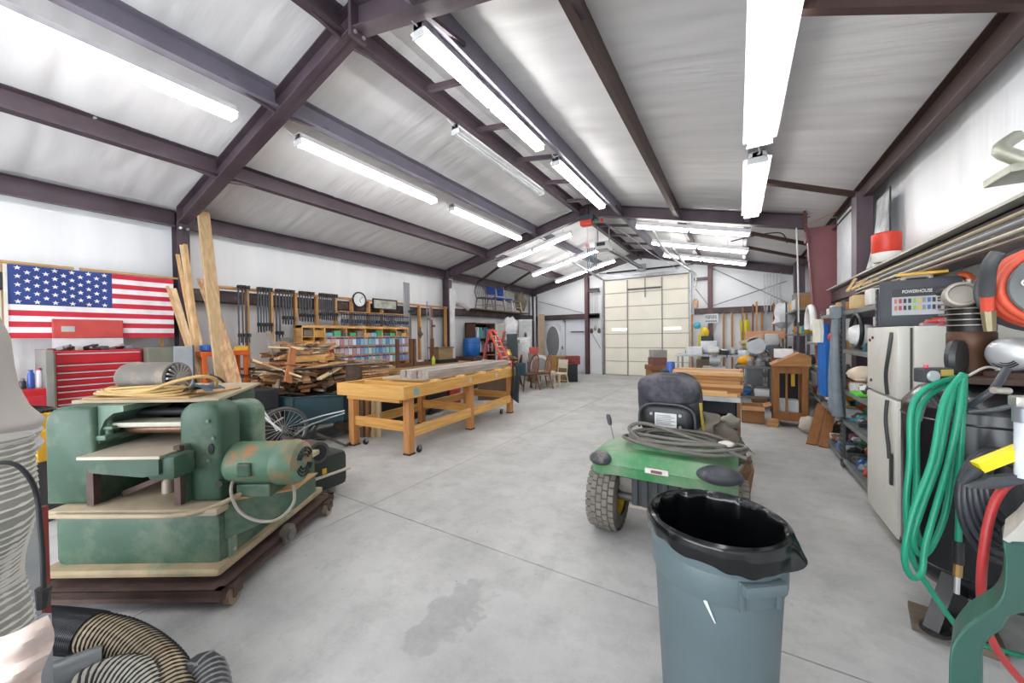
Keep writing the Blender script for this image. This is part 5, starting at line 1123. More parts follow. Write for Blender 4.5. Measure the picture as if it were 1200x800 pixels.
one('coat_hook', MB().box((-6.0+.25, YB-.12, 1.66), (-5.2, YB-.08, 1.70)), BLK, 'thin black arrow shaped hook rail on the white panel right of the house door', 'rail')
# opener, rail and hoist under the ridge
op = thing('door_opener', 'garage door opener with rail hanging under the ridge', 'door opener', (-2.95, 9.4, 3.7))
MB().bb((-3.12, 9.2, 3.72), (-2.78, 9.6, 3.92), .015).build('motor_head', M('#c8c9ca', .4, .2), op)
for dx in (-.05, .07): MB().bar((-2.95+dx, 9.6, 3.84), (-2.95+dx, YB-.15, DZ+.30), .035, .05).build('rail', GALV, op)
for x in (-3.1, -2.8): MB().bar((x, 9.4, 3.92), (x, 9.4, 4.36), .03, .01, (0, 1, 0)).build('strap', GALV, op)
MB().box((-3.05, 9.15, 3.80), (-2.85, 9.2, 3.88)).build('light_cover', BLK, op)
MB().bb((-3.1, YB-.25, DZ+.2), (-2.8, YB-.15, DZ+.45), .01).build('header_bracket', GALV, op)
hs = thing('electric_hoist', 'small red electric hoist hanging at the second rafter apex', 'hoist', (-2.95, 8.2, 4.0))
MB().bb((-3.10, 8.12, 4.06), (-2.82, 8.32, 4.18), .02).build('body', M('#cf3a2c', .4), hs, 40)
MB().cyl((-2.82, 8.22, 4.12), (-2.64, 8.22, 4.12), .05, n=14).build('motor', M('#3f6a5c', .4), hs, 40); MB().cyl((-2.64, 8.22, 4.12), (-2.60, 8.22, 4.12), .055, n=14).build('end_cap', M('#d8412e', .4), hs, 40)
MB().cyl((-2.96, 8.22, 3.6), (-2.96, 8.22, 4.06), .006, n=5).build('cable', M('#c8a0a0', .4), hs); MB().bb((-3.0, 8.19, 3.56), (-2.92, 8.25, 3.64), .01).build('hook_block', M('#d98a8a', .5), hs)
MB().box((-3.12, 8.15, 4.18), (-2.8, 8.29, 4.30)).build('mount', M('#2b3a44', .5), hs)
for k in range(5): one('cord_bundle', MB().tube([(-3.55+.06*k, 9.9, 3.95), (-3.56+.06*k, 9.9, 3.5-.03*k), (-3.52+.06*k, 9.9, 3.3)], .02, 6, 3), M('#5d6a76', .5), 'grey blue cord hanging in loops left of the door opener, %s' % NT[k], 'cord', 'cords left of the door opener')
one('door_track', MB().bar((DX0, YB-.2, DZ+.05), (-4.35, 10.4, 3.83), .05, .06), GALV, 'galvanized horizontal door track on the left side', 'track')
one('door_track', MB().bar((DX1, YB-.2, DZ+.05), (-1.45, 10.4, 3.80), .05, .06), GALV, 'galvanized horizontal door track on the right side', 'track')
one('white_hose', MB().tube([(-1.62, 8.9, 4.05), (-1.65, 9.2, 3.9), (-1.62, 10.2, 3.75), (-1.45, 12.0, 3.62), (-1.2, YB-.3, 3.55), (-1.2, YB-.3, 3.0)], .03, 8, 5), M('#d5d6d6', .5), 'white vacuum pipe running from the rafter down beside the overhead door', 'pipe', sm=60)
one('roof_cable', MB().tube([(-2.9, 8.5, 4.3), (-2.3, 9.2, 3.98), (-2.1, 11, 3.85), (-1.7, 13.6, 3.75)], .012, 6, 5), M('#8f9092', .5), 'thin cable sagging under the ridge in the far bay', 'cable', sm=60)
# ------------------------------------------------------------------ right back corner: benches, machines, clutter
rs = random.Random(33)
def rc(*c): return rs.choice(c)
sg = thing('wall_sign', 'white sign with dark lettering at the end post right of the overhead door', 'sign', (-.72, YB-.26, 2.05))
p0, p1 = at(825, 368, Y=YB-.26), at(842, 378, Y=YB-.26)
MB().box((p0.x, YB-.27, p1.z), (p1.x, YB-.25, p0.z)).build('board', M('#d8dadd', .5), sg)
def text(body, size, loc, rot, m, parent, name='lettering', width=None):
    cu = bpy.data.curves.new(name, 'FONT'); cu.body = body; cu.size = size; cu.extrude = .002; cu.align_x = 'CENTER'; cu.align_y = 'CENTER'
    o = bpy.data.objects.new(name, cu); COL.objects.link(o)
    bpy.context.view_layer.update(); w = o.dimensions.x
    dg = bpy.context.evaluated_depsgraph_get(); me = bpy.data.meshes.new_from_object(o.evaluated_get(dg)); bpy.data.objects.remove(o)
    T = Matrix.Translation(loc) @ Euler(rot).to_matrix().to_4x4() @ Matrix.Diagonal((width/w if width and w else 1, 1, 1, 1))
    me.transform(parent.matrix_basis.inverted() @ T); me.materials.clear(); me.materials.append(m)
    k = bpy.data.objects.new(name, me); COL.objects.link(k); k.parent = parent; return k
sw = p1.x-p0.x; sz = p0.z-p1.z
for k in range(6):
    x = p0.x+sw*(.10+.135*k); SGI = M('#39424e', .5)
    g = MB().box((x, YB-.275, p1.z+sz*.42), (x+sw*.035, YB-.27, p1.z+sz*.85))
    (g.box((x+sw*.07, YB-.275, p1.z+sz*.42), (x+sw*.10, YB-.27, p1.z+sz*.85)) if k in (1, 3, 5) else g.box((x+sw*.035, YB-.275, p1.z+sz*.60), (x+sw*.10, YB-.27, p1.z+sz*.70)))
    if k % 2 == 0: g.box((x+sw*.035, YB-.275, p1.z+sz*.78), (x+sw*.10, YB-.27, p1.z+sz*.85))
    g.build('letter_stroke', SGI, sg)
for k in range(9): MB().box((p0.x+sw*(.10+.09*k), YB-.275, p1.z+sz*.12), (p0.x+sw*(.165+.09*k), YB-.27, p1.z+sz*.28)).build('small_letter', SGI, sg)
# studs on the back wall right of the door
for k, px in enumerate((811, 848, 858, 875, 893)):
    p = at(px, 400, Y=YB-.25); one('stud', MB().bb((p.x-.03, YB-.28, 0), (p.x+.03, YB-.22, 2.19), .003), wood('#a5764a', 'Z'), 'timber stud on the back wall right of the big door, %s from the door' % NTH[k], 'stud', 'studs on the back wall')
ST = YB-.32
def wallball(px, py, r, c_, name, lab, cat, Y=ST, **k):
    p = at(px, py, Y=Y); return one(name, MB().ball(p, r, 12, 8, k.get('jit', .3)), M(c_, .6), lab, cat, sm=50)
wallball(817, 381, (.12, .08, .11), '#4fb3c6', 'cloth_bundle', 'turquoise bundle hanging on the stud right of the big door', 'cloth')
wallball(826, 390, (.14, .06, .20), '#e0c02a', 'safety_vest', 'yellow round guard hanging below the white sign', 'guard', jit=.1)
p = at(821, 405, Y=ST); one('yellow_jacket', MB().bb((p.x-.08, ST-.06, p.z-.45), (p.x+.05, ST, p.z+.35), .03), M('#d8c44a', .7), 'yellow strip of cloth hanging beside the dark bin', 'cloth')
p = at(829, 408, Y=ST-.3); one('dark_bin', MB().bb((p.x-.17, ST-.5, p.z-.35), (p.x+.17, ST-.15, p.z+.40), .02), M('#23333a', .5), 'dark green bin under the round yellow guard', 'bin')
one('bin_stand', MB().bb((p.x-.3, ST-.6, 0), (p.x+.3, ST-.1, p.z-.35), .01), M('#6a5a4a', .7), 'brown base under the dark green bin', 'cabinet')
p = at(815, 355, Y=ST); one('jar', MB().lathe((p.x, ST, 2.40), [(.08, 0), (.09, .02), (.09, .22), (.05, .26), (.05, .3), (0, .3)], n=14), M('#c8a88a', .5), 'tan bottle standing on the girt right of the big door', 'jar', sm=40)
vs = at(872, 400, Y=ST); one('safety_vest', MB().grid(lambda u, v: (vs.x-.12+.26*u+.05*v, ST-.05+.03*math.sin(u*8), 1.95-.95*v), 8, 8), M('#ddd23a', .7), 'bright yellow safety vest hanging on the back wall studs', 'vest', sm=60)
# orange topped wall shelf
p0, p1 = at(873, 392, Y=13.2), at(921, 391, Y=13.2)
os2 = thing('wall_shelf', 'rough salmon coloured plank shelf on the back wall', 'shelf', ((p0.x+p1.x)/2, 13.2, 1.45))
MB().bb((p0.x, 13.0, p0.z-.13), (p1.x, 13.5, p0.z+.10), .01).build('plank', wood('#c98a62', 'X', h2='#dba684'), os2)
for x in (p0.x+.05, p1.x-.1): MB().box((x, 13.1, 0), (x+.05, 13.15, p0.z-.13)).build('support', wood('#8a6a4a', 'Z'), os2)
for k in range(9):
    x = p0.x+.08+.105*k; o = one('jar', MB().lathe((x, 13.15, p0.z-.5), [(.045, 0), (.045, .22), (.03, .26), (0, .26)], n=10), M(['#2f3f4e', '#8a8d90', '#4a4a3a', '#c9c9cc', '#6a3a2a'][k % 5], .4), 'bottle under the salmon shelf, %s from the left' % NTH[k], 'bottle', 'bottles under the salmon shelf', 40)
one('bottle_board', MB().box((p0.x-.02, 12.95, p0.z-.53), (p1.x+.02, 13.09, p0.z-.5)), wood('#8a6a4a', 'X'), 'board carrying the bottles under the salmon shelf', 'board')
# long bench of machines (runs across the back right)
def table(name, x0, y0, x1, y1, z, m, lm, lab, t=.04, shelf=None):
    o = thing(name, lab, 'table', ((x0+x1)/2, (y0+y1)/2, 0))
    MB().bb((x0, y0, z-t), (x1, y1, z), .004).build('top', m, o)
    for x in (x0+.03, x1-.08):
        for y in (y0+.03, y1-.08): MB().box((x, y, 0), (x+.05, y+.05, z-t)).build('leg', lm, o)
    if shelf: MB().box((x0+.03, y0+.03, shelf), (x1-.03, y1-.03, shelf+.025)).build('shelf', m, o)
    return o
GT_ = M('#9fa2a4', .45, .3); 
table('back_bench', -1.35, 10.2, .25, 11.2, 1.0, M('#b9bcc0', .5), GT_, 'pale topped bench behind the stacked lumber', shelf=.4)
table('machine_table', -.05, 8.6, .62, 9.4, .86, M('#6b6a66', .5, .3), M('#5a5c5c', .5, .3), 'grey steel machine table left of the wooden cabinet frame', shelf=.25)
table('rear_bench', .2, 11.3, 1.3, 12.4, .95, M('#7a7672', .5), GT_, 'cluttered grey bench in the back right corner', shelf=.4)
def junk(x, y, z, kind, c_, s, lab, cat, group):
    m = M(c_, rs.uniform(.3, .7), rc(0, 0, .3)); mb = MB()
    if kind == 0: mb.bb((x-s, y-s*.7, z), (x+s, y+s*.7, z+s*1.1), s*.12)
    elif kind == 1: mb.lathe((x, y, z), [(s*.6, 0), (s*.65, s*.1), (s*.65, s*1.3), (s*.35, s*1.6), (s*.3, s*1.9), (0, s*1.9)], n=12)
    elif kind == 2: mb.ball((x, y, z+s*.6), (s, s*.8, s*.62), 10, 7, .8)
    elif kind == 3:
        mb.cyl((x-s*.8, y, z+s*.6), (x+s*.6, y+s*.3, z+s*.6), s*.55, n=12).bb((x-s*.3, y-s*.3, z), (x+s*.3, y+s*.4, z+s*.3), .005).cyl((x+s*.6, y+s*.3, z+s*.6), (x+s*1.0, y+s*.38, z+s*.6), s*.2, n=8)
    elif kind == 4:
        P = [(x+s*math.cos(2*PI*i/10), y+s*.8*math.sin(2*PI*i/10), z+s*.15) for i in range(10)]; mb.tube(P, s*.13, 6, 2, True)
    else:
        T = TR(x, y, z+s*.15, rs.uniform(0, 3), rs.uniform(-.15, .15), rs.uniform(-.2, .2)); mb.bb((-s*1.2, -s*.5, -s*.06), (s*1.2, s*.5, s*.06), .003, T)
    return one(['box', 'bottle', 'bag', 'power_tool', 'hose_coil', 'flat_package'][kind], mb, m, lab, cat, group, 40)
KN = ['box', 'bottle', 'lumpy bag', 'power tool', 'coil of hose', 'flat packet']; KC = ['box', 'bottle', 'bag', 'tool', 'hose', 'packet']
CN = {'#d8dade': 'white', '#8b8e92': 'grey', '#3a3c40': 'black', '#b58a5c': 'tan', '#c04a34': 'red', '#3f6fae': 'blue', '#d9a52a': 'yellow', '#3f9a6a': 'green', '#c87a4a': 'orange', '#6b4a3a': 'brown', '#9a6a8a': 'mauve', '#4aa0a8': 'teal'}
CC = list(CN)
used = {}
WC_ = ['#d8dade', '#8b8e92', '#3a3c40', '#b58a5c', '#d8dade', '#8b8e92', '#6b4a3a', '#3a3c40', '#b58a5c', '#8b8e92', '#d8dade', '#3a3c40']+CC[4:]
def strew(x0, y0, x1, y1, z, n, place, smin=.05, smax=.10, kinds=(0, 1, 2, 3, 5), cols=None, grp=None):
    """things spread over a surface on a jittered lattice so that they stand beside one another"""
    nx = max(1, round(math.sqrt(n*abs(x1-x0)/max(.01, abs(y1-y0))))); ny = math.ceil(n/nx); k = 0
    for j in range(ny):
        for i in range(nx):
            if k >= n: return
            cx = (x1-x0)/nx; cy = (y1-y0)/ny; s = min(rs.uniform(smin, smax), min(cx, cy)*.62)
            x = x0+(i+.5)*cx+rs.uniform(-.1, .1)*cx; y = y0+(j+.5)*cy+rs.uniform(-.1, .1)*cy
            kd = rc(*kinds); c_ = rc(*(cols or WC_)); base = '%s %s %s' % (CN.get(c_, 'pale'), KN[kd], place)
            used[base] = used.get(base, 0)+1
            lab = base if used[base] == 1 else '%s %s %s' % (['', '', 'second', 'third', 'fourth', 'fifth', 'sixth', 'seventh', 'eighth', 'ninth', 'tenth', 'eleventh', 'twelfth'][min(12, used[base])], base, '')
            junk(x, y, z, kd, c_, s, lab.strip(), KC[kd], grp or ('clutter '+place)); k += 1
GRAYS = ['#d8dade', '#8b8e92', '#3a3c40', '#8b8e92', '#b58a5c', '#d8dade', '#3f6fae', '#c04a34']
strew(-.75, 10.25, .2, 11.1, 1.0, 24, 'on the pale back bench', .09, .14, (0, 1, 3, 5, 4), GRAYS[:6])
strew(.02, 8.65, .58, 9.35, .86, 16, 'on the grey machine table', .07, .12, (1, 3, 3, 4), GRAYS[:6])
strew(.25, 11.35, 1.25, 12.3, .95, 24, 'on the back corner bench', .10, .17, (0, 1, 3, 3, 4), GRAYS)
strew(-.0, 8.65, .58, 9.35, .275, 5, 'on the low shelf of the machine table', .10, .16, (0, 2, 3), GRAYS)
strew(.3, 9.6, 1.0, 10.8, .0, 6, 'on the floor by the back right benches', .14, .24, (0, 0, 3, 2), ['#b58a5c', '#8b8e92', '#d8dade', '#3a3c40'])
# mitre saw like machine with yellow motor
ms = thing('chop_saw', 'grey and yellow chop saw on the machine table', 'saw', at(880, 420, D=8.6))
p = at(874, 422, D=7.5); MB().ball(p, (.16, .12, .10), 14, 8, .2).build('motor_cover', M('#e0a01e', .4), ms, 40)
p = at(886, 405, D=7.6); MB().cyl((p.x, p.y-.03, p.z), (p.x, p.y+.03, p.z), .17, n=24).build('blade_guard', M('#a5a7aa', .4, .4), ms, 40)
MB().bar((p.x-.3, p.y, p.z+.05), (p.x+.12, p.y, p.z+.22), .06, .06).build('arm', M('#b8a48c', .5), ms); MB().bb((p.x-.3, p.y-.15, .862), (p.x+.35, p.y+.25, .93), .015).build('base', M('#6b6e70', .4, .5), ms); MB().cyl((p.x+.1, p.y+.05, .93), (p.x, p.y+.05, p.z), .04, n=10).build('column', M('#8b8e90', .4, .5), ms)
ds = thing('drill_press', 'grey white bench machine with column behind the wooden cabinet frame', 'machine', at(905, 410, D=9.2))
p = at(905, 402, D=8.6); MB().bb((p.x-.14, p.y-.2, p.z-.05), (p.x+.12, p.y+.2, p.z+.22), .04).build('head', M('#d2d4d4', .4), ds, 40); MB().cyl((p.x, p.y, .0), (p.x, p.y, p.z), .04, n=10).build('column', M('#8b8e90', .4, .5), ds); MB().bb((p.x-.2, p.y-.2, .0), (p.x+.2, p.y+.2, .05), .01).build('base', M('#6b6e70', .4, .5), ds); MB().bb((p.x-.16, p.y-.18, .90), (p.x+.16, p.y+.18, .94), .01).build('table', M('#8d9092', .4, .5), ds)
for k, (px, py, D, c_, lab) in enumerate(((918, 412, 6.15, '#e6e7ea', 'white paper sheet propped above the wooden cabinet frame'), (831, 421, 9.3, '#e3e5ea', 'white carton on the pale back bench in front'), (814, 425, 9.3, '#dfe2e6', 'white low carton at the left end of the pale back bench'))):
    p = at(px, py, D=D); one('carton', MB().bb((p.x-(.13 if k == 0 else .18), p.y-.02 if k == 0 else p.y-.15, p.z-.10 if k == 0 else 1.0), (p.x+(.13 if k == 0 else .18), p.y+.02 if k == 0 else p.y+.15, p.z+.05 if k == 0 else 1.0+[0, .34, .20][k]), .006, ), M(c_, .6), lab, 'carton')
# lumber stack on the desk behind the mower
dk = thing('desk', 'grey topped desk behind the mower carrying stacked lumber', 'desk', (-.33, 5.3, 0))
MB().bb((-.80, 4.88, .72), (.03, 5.75, .775), .006).build('top', M('#c2c5c8', .45), dk)
MB().bb((-.005, 4.90, 0), (.03, 4.935, .72), .003).build('leg', wood('#8a5c3a', 'Z'), dk); MB().bb((-.005, 5.70, 0), (.03, 5.735, .72), .003).build('leg', wood('#8a5c3a', 'Z'), dk)
MB().bb((-.78, 4.95, .0), (-.74, 5.7, .72), .003).build('side_panel', M('#2a2d30', .5), dk); MB().bb((-.78, 5.70, .1), (.0, 5.73, .72), .003).build('back_panel', M('#23272b', .5), dk)
MB().bb((-.60, 4.99, .56), (-.02, 5.5, .71), .006).build('drawer', M('#2b3036', .5), dk)
LW = [wood('#b07a48', 'X', h2='#c4925c'), wood('#a06a3c', 'X'), wood('#c49a68', 'X')]
n = 0
for lv in range(6):
    z = .775+lv*.045
    for j in range(4):
        y = 5.02+j*.16+.01*(lv % 2)
        o = MB().bb((-.62-.10*(lv/6)-.02*((lv*3+j) % 3), y, z+.001), (.03+.015*((lv+j) % 3), y+.15, z+.043), .003).build('board', LW[(lv+j) % 3], None, None, 'lumber board on the desk, %s layer up, %s from the front' % (['lowest', 'second', 'third', 'fourth', 'fifth', 'top'][lv], NTH[j]), 'board', 'lumber stacked on the desk')
one('board', MB().bb((-.30, 4.90, .777), (.0, 4.97, .81), .004), wood('#d9b078', 'X'), 'pale short board in front of the lumber stack on the desk', 'board')
one('board', MB().bb((-.52, 4.89, .777), (-.10, 4.985, .835), .004, TR(0, 0, .0)), wood('#e0b57c', 'X'), 'pale thick board at the front left of the lumber stack', 'board')
b3 = thing('block_stack', 'tall stack of grey and brown blocks left of the lumber stack', 'block stack', at(774, 430, D=6.3))
a, b = YBX(767, 410, 782, 419, 6.3, .25); MB(YF).bb(a, b, .008).build('grey_block', M('#8d8984', .8), b3)
a, b = YBX(766, 419, 782, 428, 6.3, .26); MB(YF).bb(a, b, .008).build('brown_block', M('#7a5048', .8), b3)
a, b = YBX(763, 428, 783, 434, 6.25, .3); MB(YF).bb(a, b, .006).build('plank_block', wood('#7a5238', 'X'), b3)
a, b = YBX(765, 434, 784, 500, 6.3, .3, True); MB(YF).bb(a, b, .006).build('crate', wood('#9a6a42', 'X'), b3)
p = at(786, 428, D=5.1); one('blue_can', MB().lathe((p.x, p.y, .775), [(.05, 0), (.055, .02), (.055, p.z-.74), (.04, p.z-.72), (0, p.z-.72)], n=16), M('#3a5fae', .35), 'blue and white tin between the block stack and the lumber', 'can', sm=40)
ybox('dark_cloth_pile', 783, 433, 806, 450, 5.05, .25, mat('dark_mix', hexc('#3a444c'), .9, 0, .5, 12), 'dark cloth heap behind the mower seat', 'cloth', r=.03)
one('bin_under_desk', MB().bb((-.55, 4.97, .0), (-.12, 5.5, .45), .02), M('#2a2c30', .6), 'black box under the desk', 'box')
strew(-.10, 4.95, .0, 5.6, .0, 3, 'under the right side of the desk', .08, .12, (2, 0), ['#b58a5c', '#8b8e92'])
# cardboard boxes on the floor
def carton(x0, y0, x1, y1, h, lab, open_=True, z=0, rz=0, c_='#a5794e'):
    o = thing('cardboard_box', lab, 'box', ((x0+x1)/2, (y0+y1)/2, z)); m = mat('cardboard_'+c_, hexc(c_), .8, 0, .1, 4)
    t = .008
    for a, b in (((x0, y0), (x1, y0+t)), ((x0, y1-t), (x1, y1)), ((x0, y0), (x0+t, y1)), ((x1-t, y0), (x1, y1))): MB().box((a[0], a[1], z), (b[0], b[1], z+h)).build('side', m, o)
    MB().box((x0, y0, z), (x1, y1, z+t)).build('bottom', m, o)
    if open_:
        MB().prism([(x0, y0, z+h), (x1, y0, z+h), (x1, y0-.12, z+h-.05), (x0, y0-.12, z+h-.05)], (0, 0, .006)).build('flap', m, o); MB().prism([(x1, y0, z+h), (x1, y1, z+h), (x1+.10, y1, z+h+.04), (x1+.10, y0, z+h+.04)], (0, 0, .006)).build('flap', m, o)
    else: MB().box((x0, y0, z+h), (x1, y1, z+h+.006)).build('lid', m, o)
    return o
carton(.06, 7.35, .38, 7.75, .28, 'open cardboard box on the floor right of the desk')
carton(-.45, 4.6-.62, -.2, 4.2, .0001+.001, 'x') if False else None
cp = thing('cardboard_sheet', 'folded brown cardboard leaning beside the mower on the right', 'cardboard', at(870, 585, Z=0))
a, b, c, d = at(866, 590, Z=.0), at(878, 572, D=3.3), at(884, 548, D=3.35), at(868, 556, D=3.1)
MB().prism([at(862, 592, Z=0), at(878, 588, Z=0), at(884, 551, D=3.35), at(880, 534, D=3.45), at(864, 560, D=3.2)], (-.015, .012, 0)).build('flap', M('#7a5c44', .8), cp)
MB().prism([at(858, 590, Z=0), at(866, 592, Z=0), at(866, 560, D=3.2), at(856, 555, D=3.3)], (-.01, .015, 0)).build('side', M('#5c4434', .8), cp)
# wooden open cabinet frame (clock case like)
WC = wood('#8a5a30', 'Z', h2='#a06c3c'); wcx0, wcx1, wcy0, wcy1 = .50, .95, 7.30, 7.75
wk = thing('wooden_cabinet_frame', 'open brown wooden cabinet frame with slanted top before the shelving', 'cabinet', (.72, 7.5, 0))
for x in (wcx0, wcx1-.08):
    for y in (wcy0, wcy1-.08): MB().bb((x, y, 0), (x+.08, y+.08, .98), .004).build('leg', WC, wk)
MB().bb((wcx0+.08, wcy0+.01, .86), (wcx1-.08, wcy0+.05, .98), .004).build('rail', WC, wk); MB().bb((wcx0+.08, wcy0+.01, .10), (wcx1-.08, wcy0+.05, .24), .004).build('rail', WC, wk)
MB().bb((wcx0, wcy0+.08, .10), (wcx0+.03, wcy1-.08, .22), .004).bb((wcx0, wcy0, .20), (wcx1, wcy1, .225), .004).build('shelf', WC, wk)
MB().bb((wcx1-.03, wcy0+.08, .1), (wcx1, wcy1-.08, .98), .004).build('side_panel', WC, wk)
MB().prism([(wcx0-.03, wcy0-.03, .98), (wcx1+.03, wcy0-.03, .98), (wcx1+.03, wcy0-.03, 1.14), (wcx1-.12, wcy0-.03, 1.20), (wcx0+.12, wcy0-.03, 1.08), (wcx0-.03, wcy0-.03, 1.0)], (0, .5, 0)).build('top', wood('#9a6a3c', 'X', h2='#b5834e'), wk)
MB().bb((wcx0+.16, wcy0+.02, .24), (wcx0+.19, wcy0+.05, .86), .003).build('mullion', WC, wk)
one('yellow_level', MB().bb((.74, 7.40, .65), (.79, 7.43, .95), .004), M('#e0b52a', .5), 'yellow tool hanging inside the wooden cabinet frame', 'tool')
one('white_box', MB().bb((.60, 7.40, .226), (.84, 7.62, .42), .01), M('#d4dbe2', .5), 'pale box inside the wooden cabinet frame', 'box')
one('dark_backing', MB().bb((.60, 7.66, .226), (.86, 7.68, .95), .003), M('#1a1c1e', .6), 'black sheet standing at the back of the wooden cabinet frame', 'sheet')
one('wood_block', MB().bb((.40, 7.2, .0), (.56, 7.32, .12), .004, TR(0, 0, 0)), wood('#b98a5c', 'X'), 'short pale wood block beside the foot of the cabinet frame', 'block')
one('paper_bag', MB().ball((.90, 7.02, .13), (.11, .10, .13), 12, 8, .3), M('#d2c7bb', .8), 'round white bundle on the floor beside the cabinet frame', 'bundle', sm=50)
lf = thing('wooden_shutter', 'brown wooden shutter leaning on the shelving', 'frame', (.9, 6.42, 0))
MB().bar((.84, 6.30, .0), (1.0, 6.62, .50), .05, .10, (1, 0, 0)).build('stile', WC, lf); MB().bar((.96, 6.22, .0), (1.10, 6.54, .50), .05, .10, (1, 0, 0)).build('stile', WC, lf); MB().prism([(.86, 6.30, .01), (.97, 6.22, .01), (1.09, 6.54, .49), (1.0, 6.62, .49)], (.012, .01, 0)).build('panel', wood('#6b4428', 'Z'), lf)
# ------------------------------------------------------------------ steel shelving on the right wall
SG = mat('shelf_steel', hexc('#7d8184'), .45, .4, .15, 5, dirt=hexc('#a49b8e'), dscale=4)
def shelving(name, y0, y1, zs, x0, x1, lab, ht):
    o = thing(name, lab, 'shelving', ((x0+x1)/2, (y0+y1)/2, 0))
    for z in zs: MB().bb((x0, y0, z-.045), (x1, y1, z), .004).build('shelf', SG, o)
    for x in (x0-.006, x1-.03):
        for y in (y0, y1-.04):
            p = MB().box((x, y, 0), (x+.004, y+.045, ht)).box((x, y if y == y0 else y+.041, 0), (x+.036, y+.004 if y == y0 else y+.045, ht)).build('upright', M('#6a6d70', .45, .5), o)
            hm = MB(); z = .06
            while z < ht-.03: hm.box((x-.002, y+.014, z), (x, y+.030, z+.028)); z += .055
            if x < x0: hm.build('slot_holes', M('#1d1f20', .6), p, kind='stuff')
    return o
Z4 = (.10, .54, .88, 1.32, 1.74)
shelving('steel_shelving', 4.20, 5.42, Z4, 1.0, 1.45, 'grey slotted steel shelving unit right behind the white fridge', 1.86)
shelving('steel_shelving', 5.44, 6.66, Z4, 1.0, 1.45, 'grey slotted steel shelving unit second from the fridge', 1.80)
shelving('steel_shelving', 9.0, 11.0, (.3, .9, 1.5, 2.0), 1.0, 1.45, 'tall shelving unit beyond the red steel column', 2.25)
shelving('steel_shelving', 6.76, 8.0, (.10, .54, .95, 1.36), 1.02, 1.45, 'grey shelving unit between the cabinet frame and the red column', 1.5)
for zi, z in enumerate(Z4[:-1]):
    nm = ['bottom', 'second', 'third', 'fourth'][zi]
    strew(1.03, 4.25, 1.40, 5.38, z, 18, 'on the %s shelf of the unit by the fridge' % nm, .09, .14, (0, 2, 2, 5, 3) if zi else (0, 0, 2))
    strew(1.03, 5.50, 1.40, 6.60, z, 18, 'on the %s shelf of the second unit' % nm, .09, .14, (0, 1, 2, 3, 5) if zi else (0, 2, 2))
    if zi < 3: strew(1.05, 6.80, 1.42, 7.95, z, 15, 'on the %s shelf of the third unit' % nm, .09, .14, (0, 1, 2, 3))
for zi, z in enumerate((.3, .9, 1.5)): strew(1.05, 9.1, 1.42, 10.9, z, 8, 'on the %s shelf beyond the red column' % ['low', 'middle', 'upper'][zi], .10, .17, (0, 2, 0))
for k, (y, w, h, c_, nm, z) in enumerate(((9.3, .5, .26, '#a5794e', 'brown carton', 2.0), (9.95, .55, .22, '#d3d6dd', 'white and purple carton', 2.0), (10.55, .45, .20, '#c99f56', 'yellow brown carton', 2.0), (9.9, .5, .12, '#8a8580', 'grey flat carton', 2.225))):
    one('carton', MB().bb((1.03, y-w/2, z), (1.42, y+w/2, z+h), .008), M(c_, .7), nm+' on top of the shelving beyond the red column', 'carton', 'cartons beyond the red column')
one('white_sack', MB().ball((1.0, 11.3, 1.95), (.22, .25, .3), 12, 9, .5), M('#dcdde0', .7), 'white sack hanging left of the cartons beyond the red column', 'bag', sm=50)
# top shelf items
for k, (y, x, s, kd, c_, lab, cat) in enumerate((
    (4.45, 1.12, .13, 0, '#d9d6cf', 'white carton on the top shelf nearest the drill case', 'carton'), (4.95, 1.10, .12, 0, '#c9ab7a', 'open tan carton on the top shelf by the fridge', 'carton'),
    (5.25, 1.15, .10, 5, '#b98a5c', 'slanting wood piece on the top shelf', 'board'), (5.75, 1.12, .11, 0, '#b9884e', 'brown wooden box on the top shelf of the second unit', 'box'),
    (6.15, 1.12, .10, 0, '#cfd2d6', 'pale box with dark label on the top shelf of the second unit', 'box'), (6.48, 1.12, .08, 0, '#d9d9d4', 'small white box at the far end of the top shelf', 'box'))):
    junk(x, y, 1.742, kd, c_, s, lab, cat, 'things on the top shelf')
for k in range(5):
    y = 4.6+.2*k; one('wood_stick', MB().bar((1.04, y, 1.96), (1.20+.05*(k % 2), y+.45, 2.02+.03*k), .03, .015), wood('#c9a878', 'Y'), 'thin wood stick lying across the top shelf cartons, %s' % NTH[k], 'stick', 'sticks on the top shelf')
# blue cloth and jeans hanging from the shelf front
def hang(name, y0, y1, z0, z1, m, lab, cat, X=.97, fold=.02, taper=0):
    mb = MB(); n = 14
    def fn(s): return lambda u, v: (X-.01*s-.03*s+fold*math.sin(u*11+v*2), y0+(y1-y0)*(u*(1-taper*v)+taper*v*.5), z1-(z1-z0)*v)
    g0 = MB().grid(fn(0), n, n); g1 = MB().grid(fn(1), n, n)
    mb.add(g0.v, g0.f); mb.add(g1.v, g1.f)
    w = n+1
    ed = [i for i in range(w)]+[w*(j+1)-1 for j in range(1, w)]+[w*w-1-i for i in range(1, w)]+[w*(w-1-j) for j in range(1, w-1)]
    for a_, b_ in zip(ed, ed[1:]+ed[:1]): mb.f.append((a_, b_, b_+w*w, a_+w*w))
    return one(name, mb, m, lab, cat, sm=60)
hang('blue_towel', 5.98, 6.30, .70, 1.62, mat('blue_cloth', hexc('#1f62ae'), .9, 0, .15, 5, .1), 'bright blue towel hanging down the shelving front', 'towel')
hang('white_rag', 6.05, 6.35, 1.38, 1.68, M('#d9d6c8', .85), 'cream rag over the top of the blue towel', 'rag', X=.925)
jn = thing('jeans', 'grey blue jeans hanging at the post between two shelving units', 'trousers', (.95, 5.45, .55))
JM = mat('denim', hexc('#7c868e'), .9, 0, .2, 8, .1)
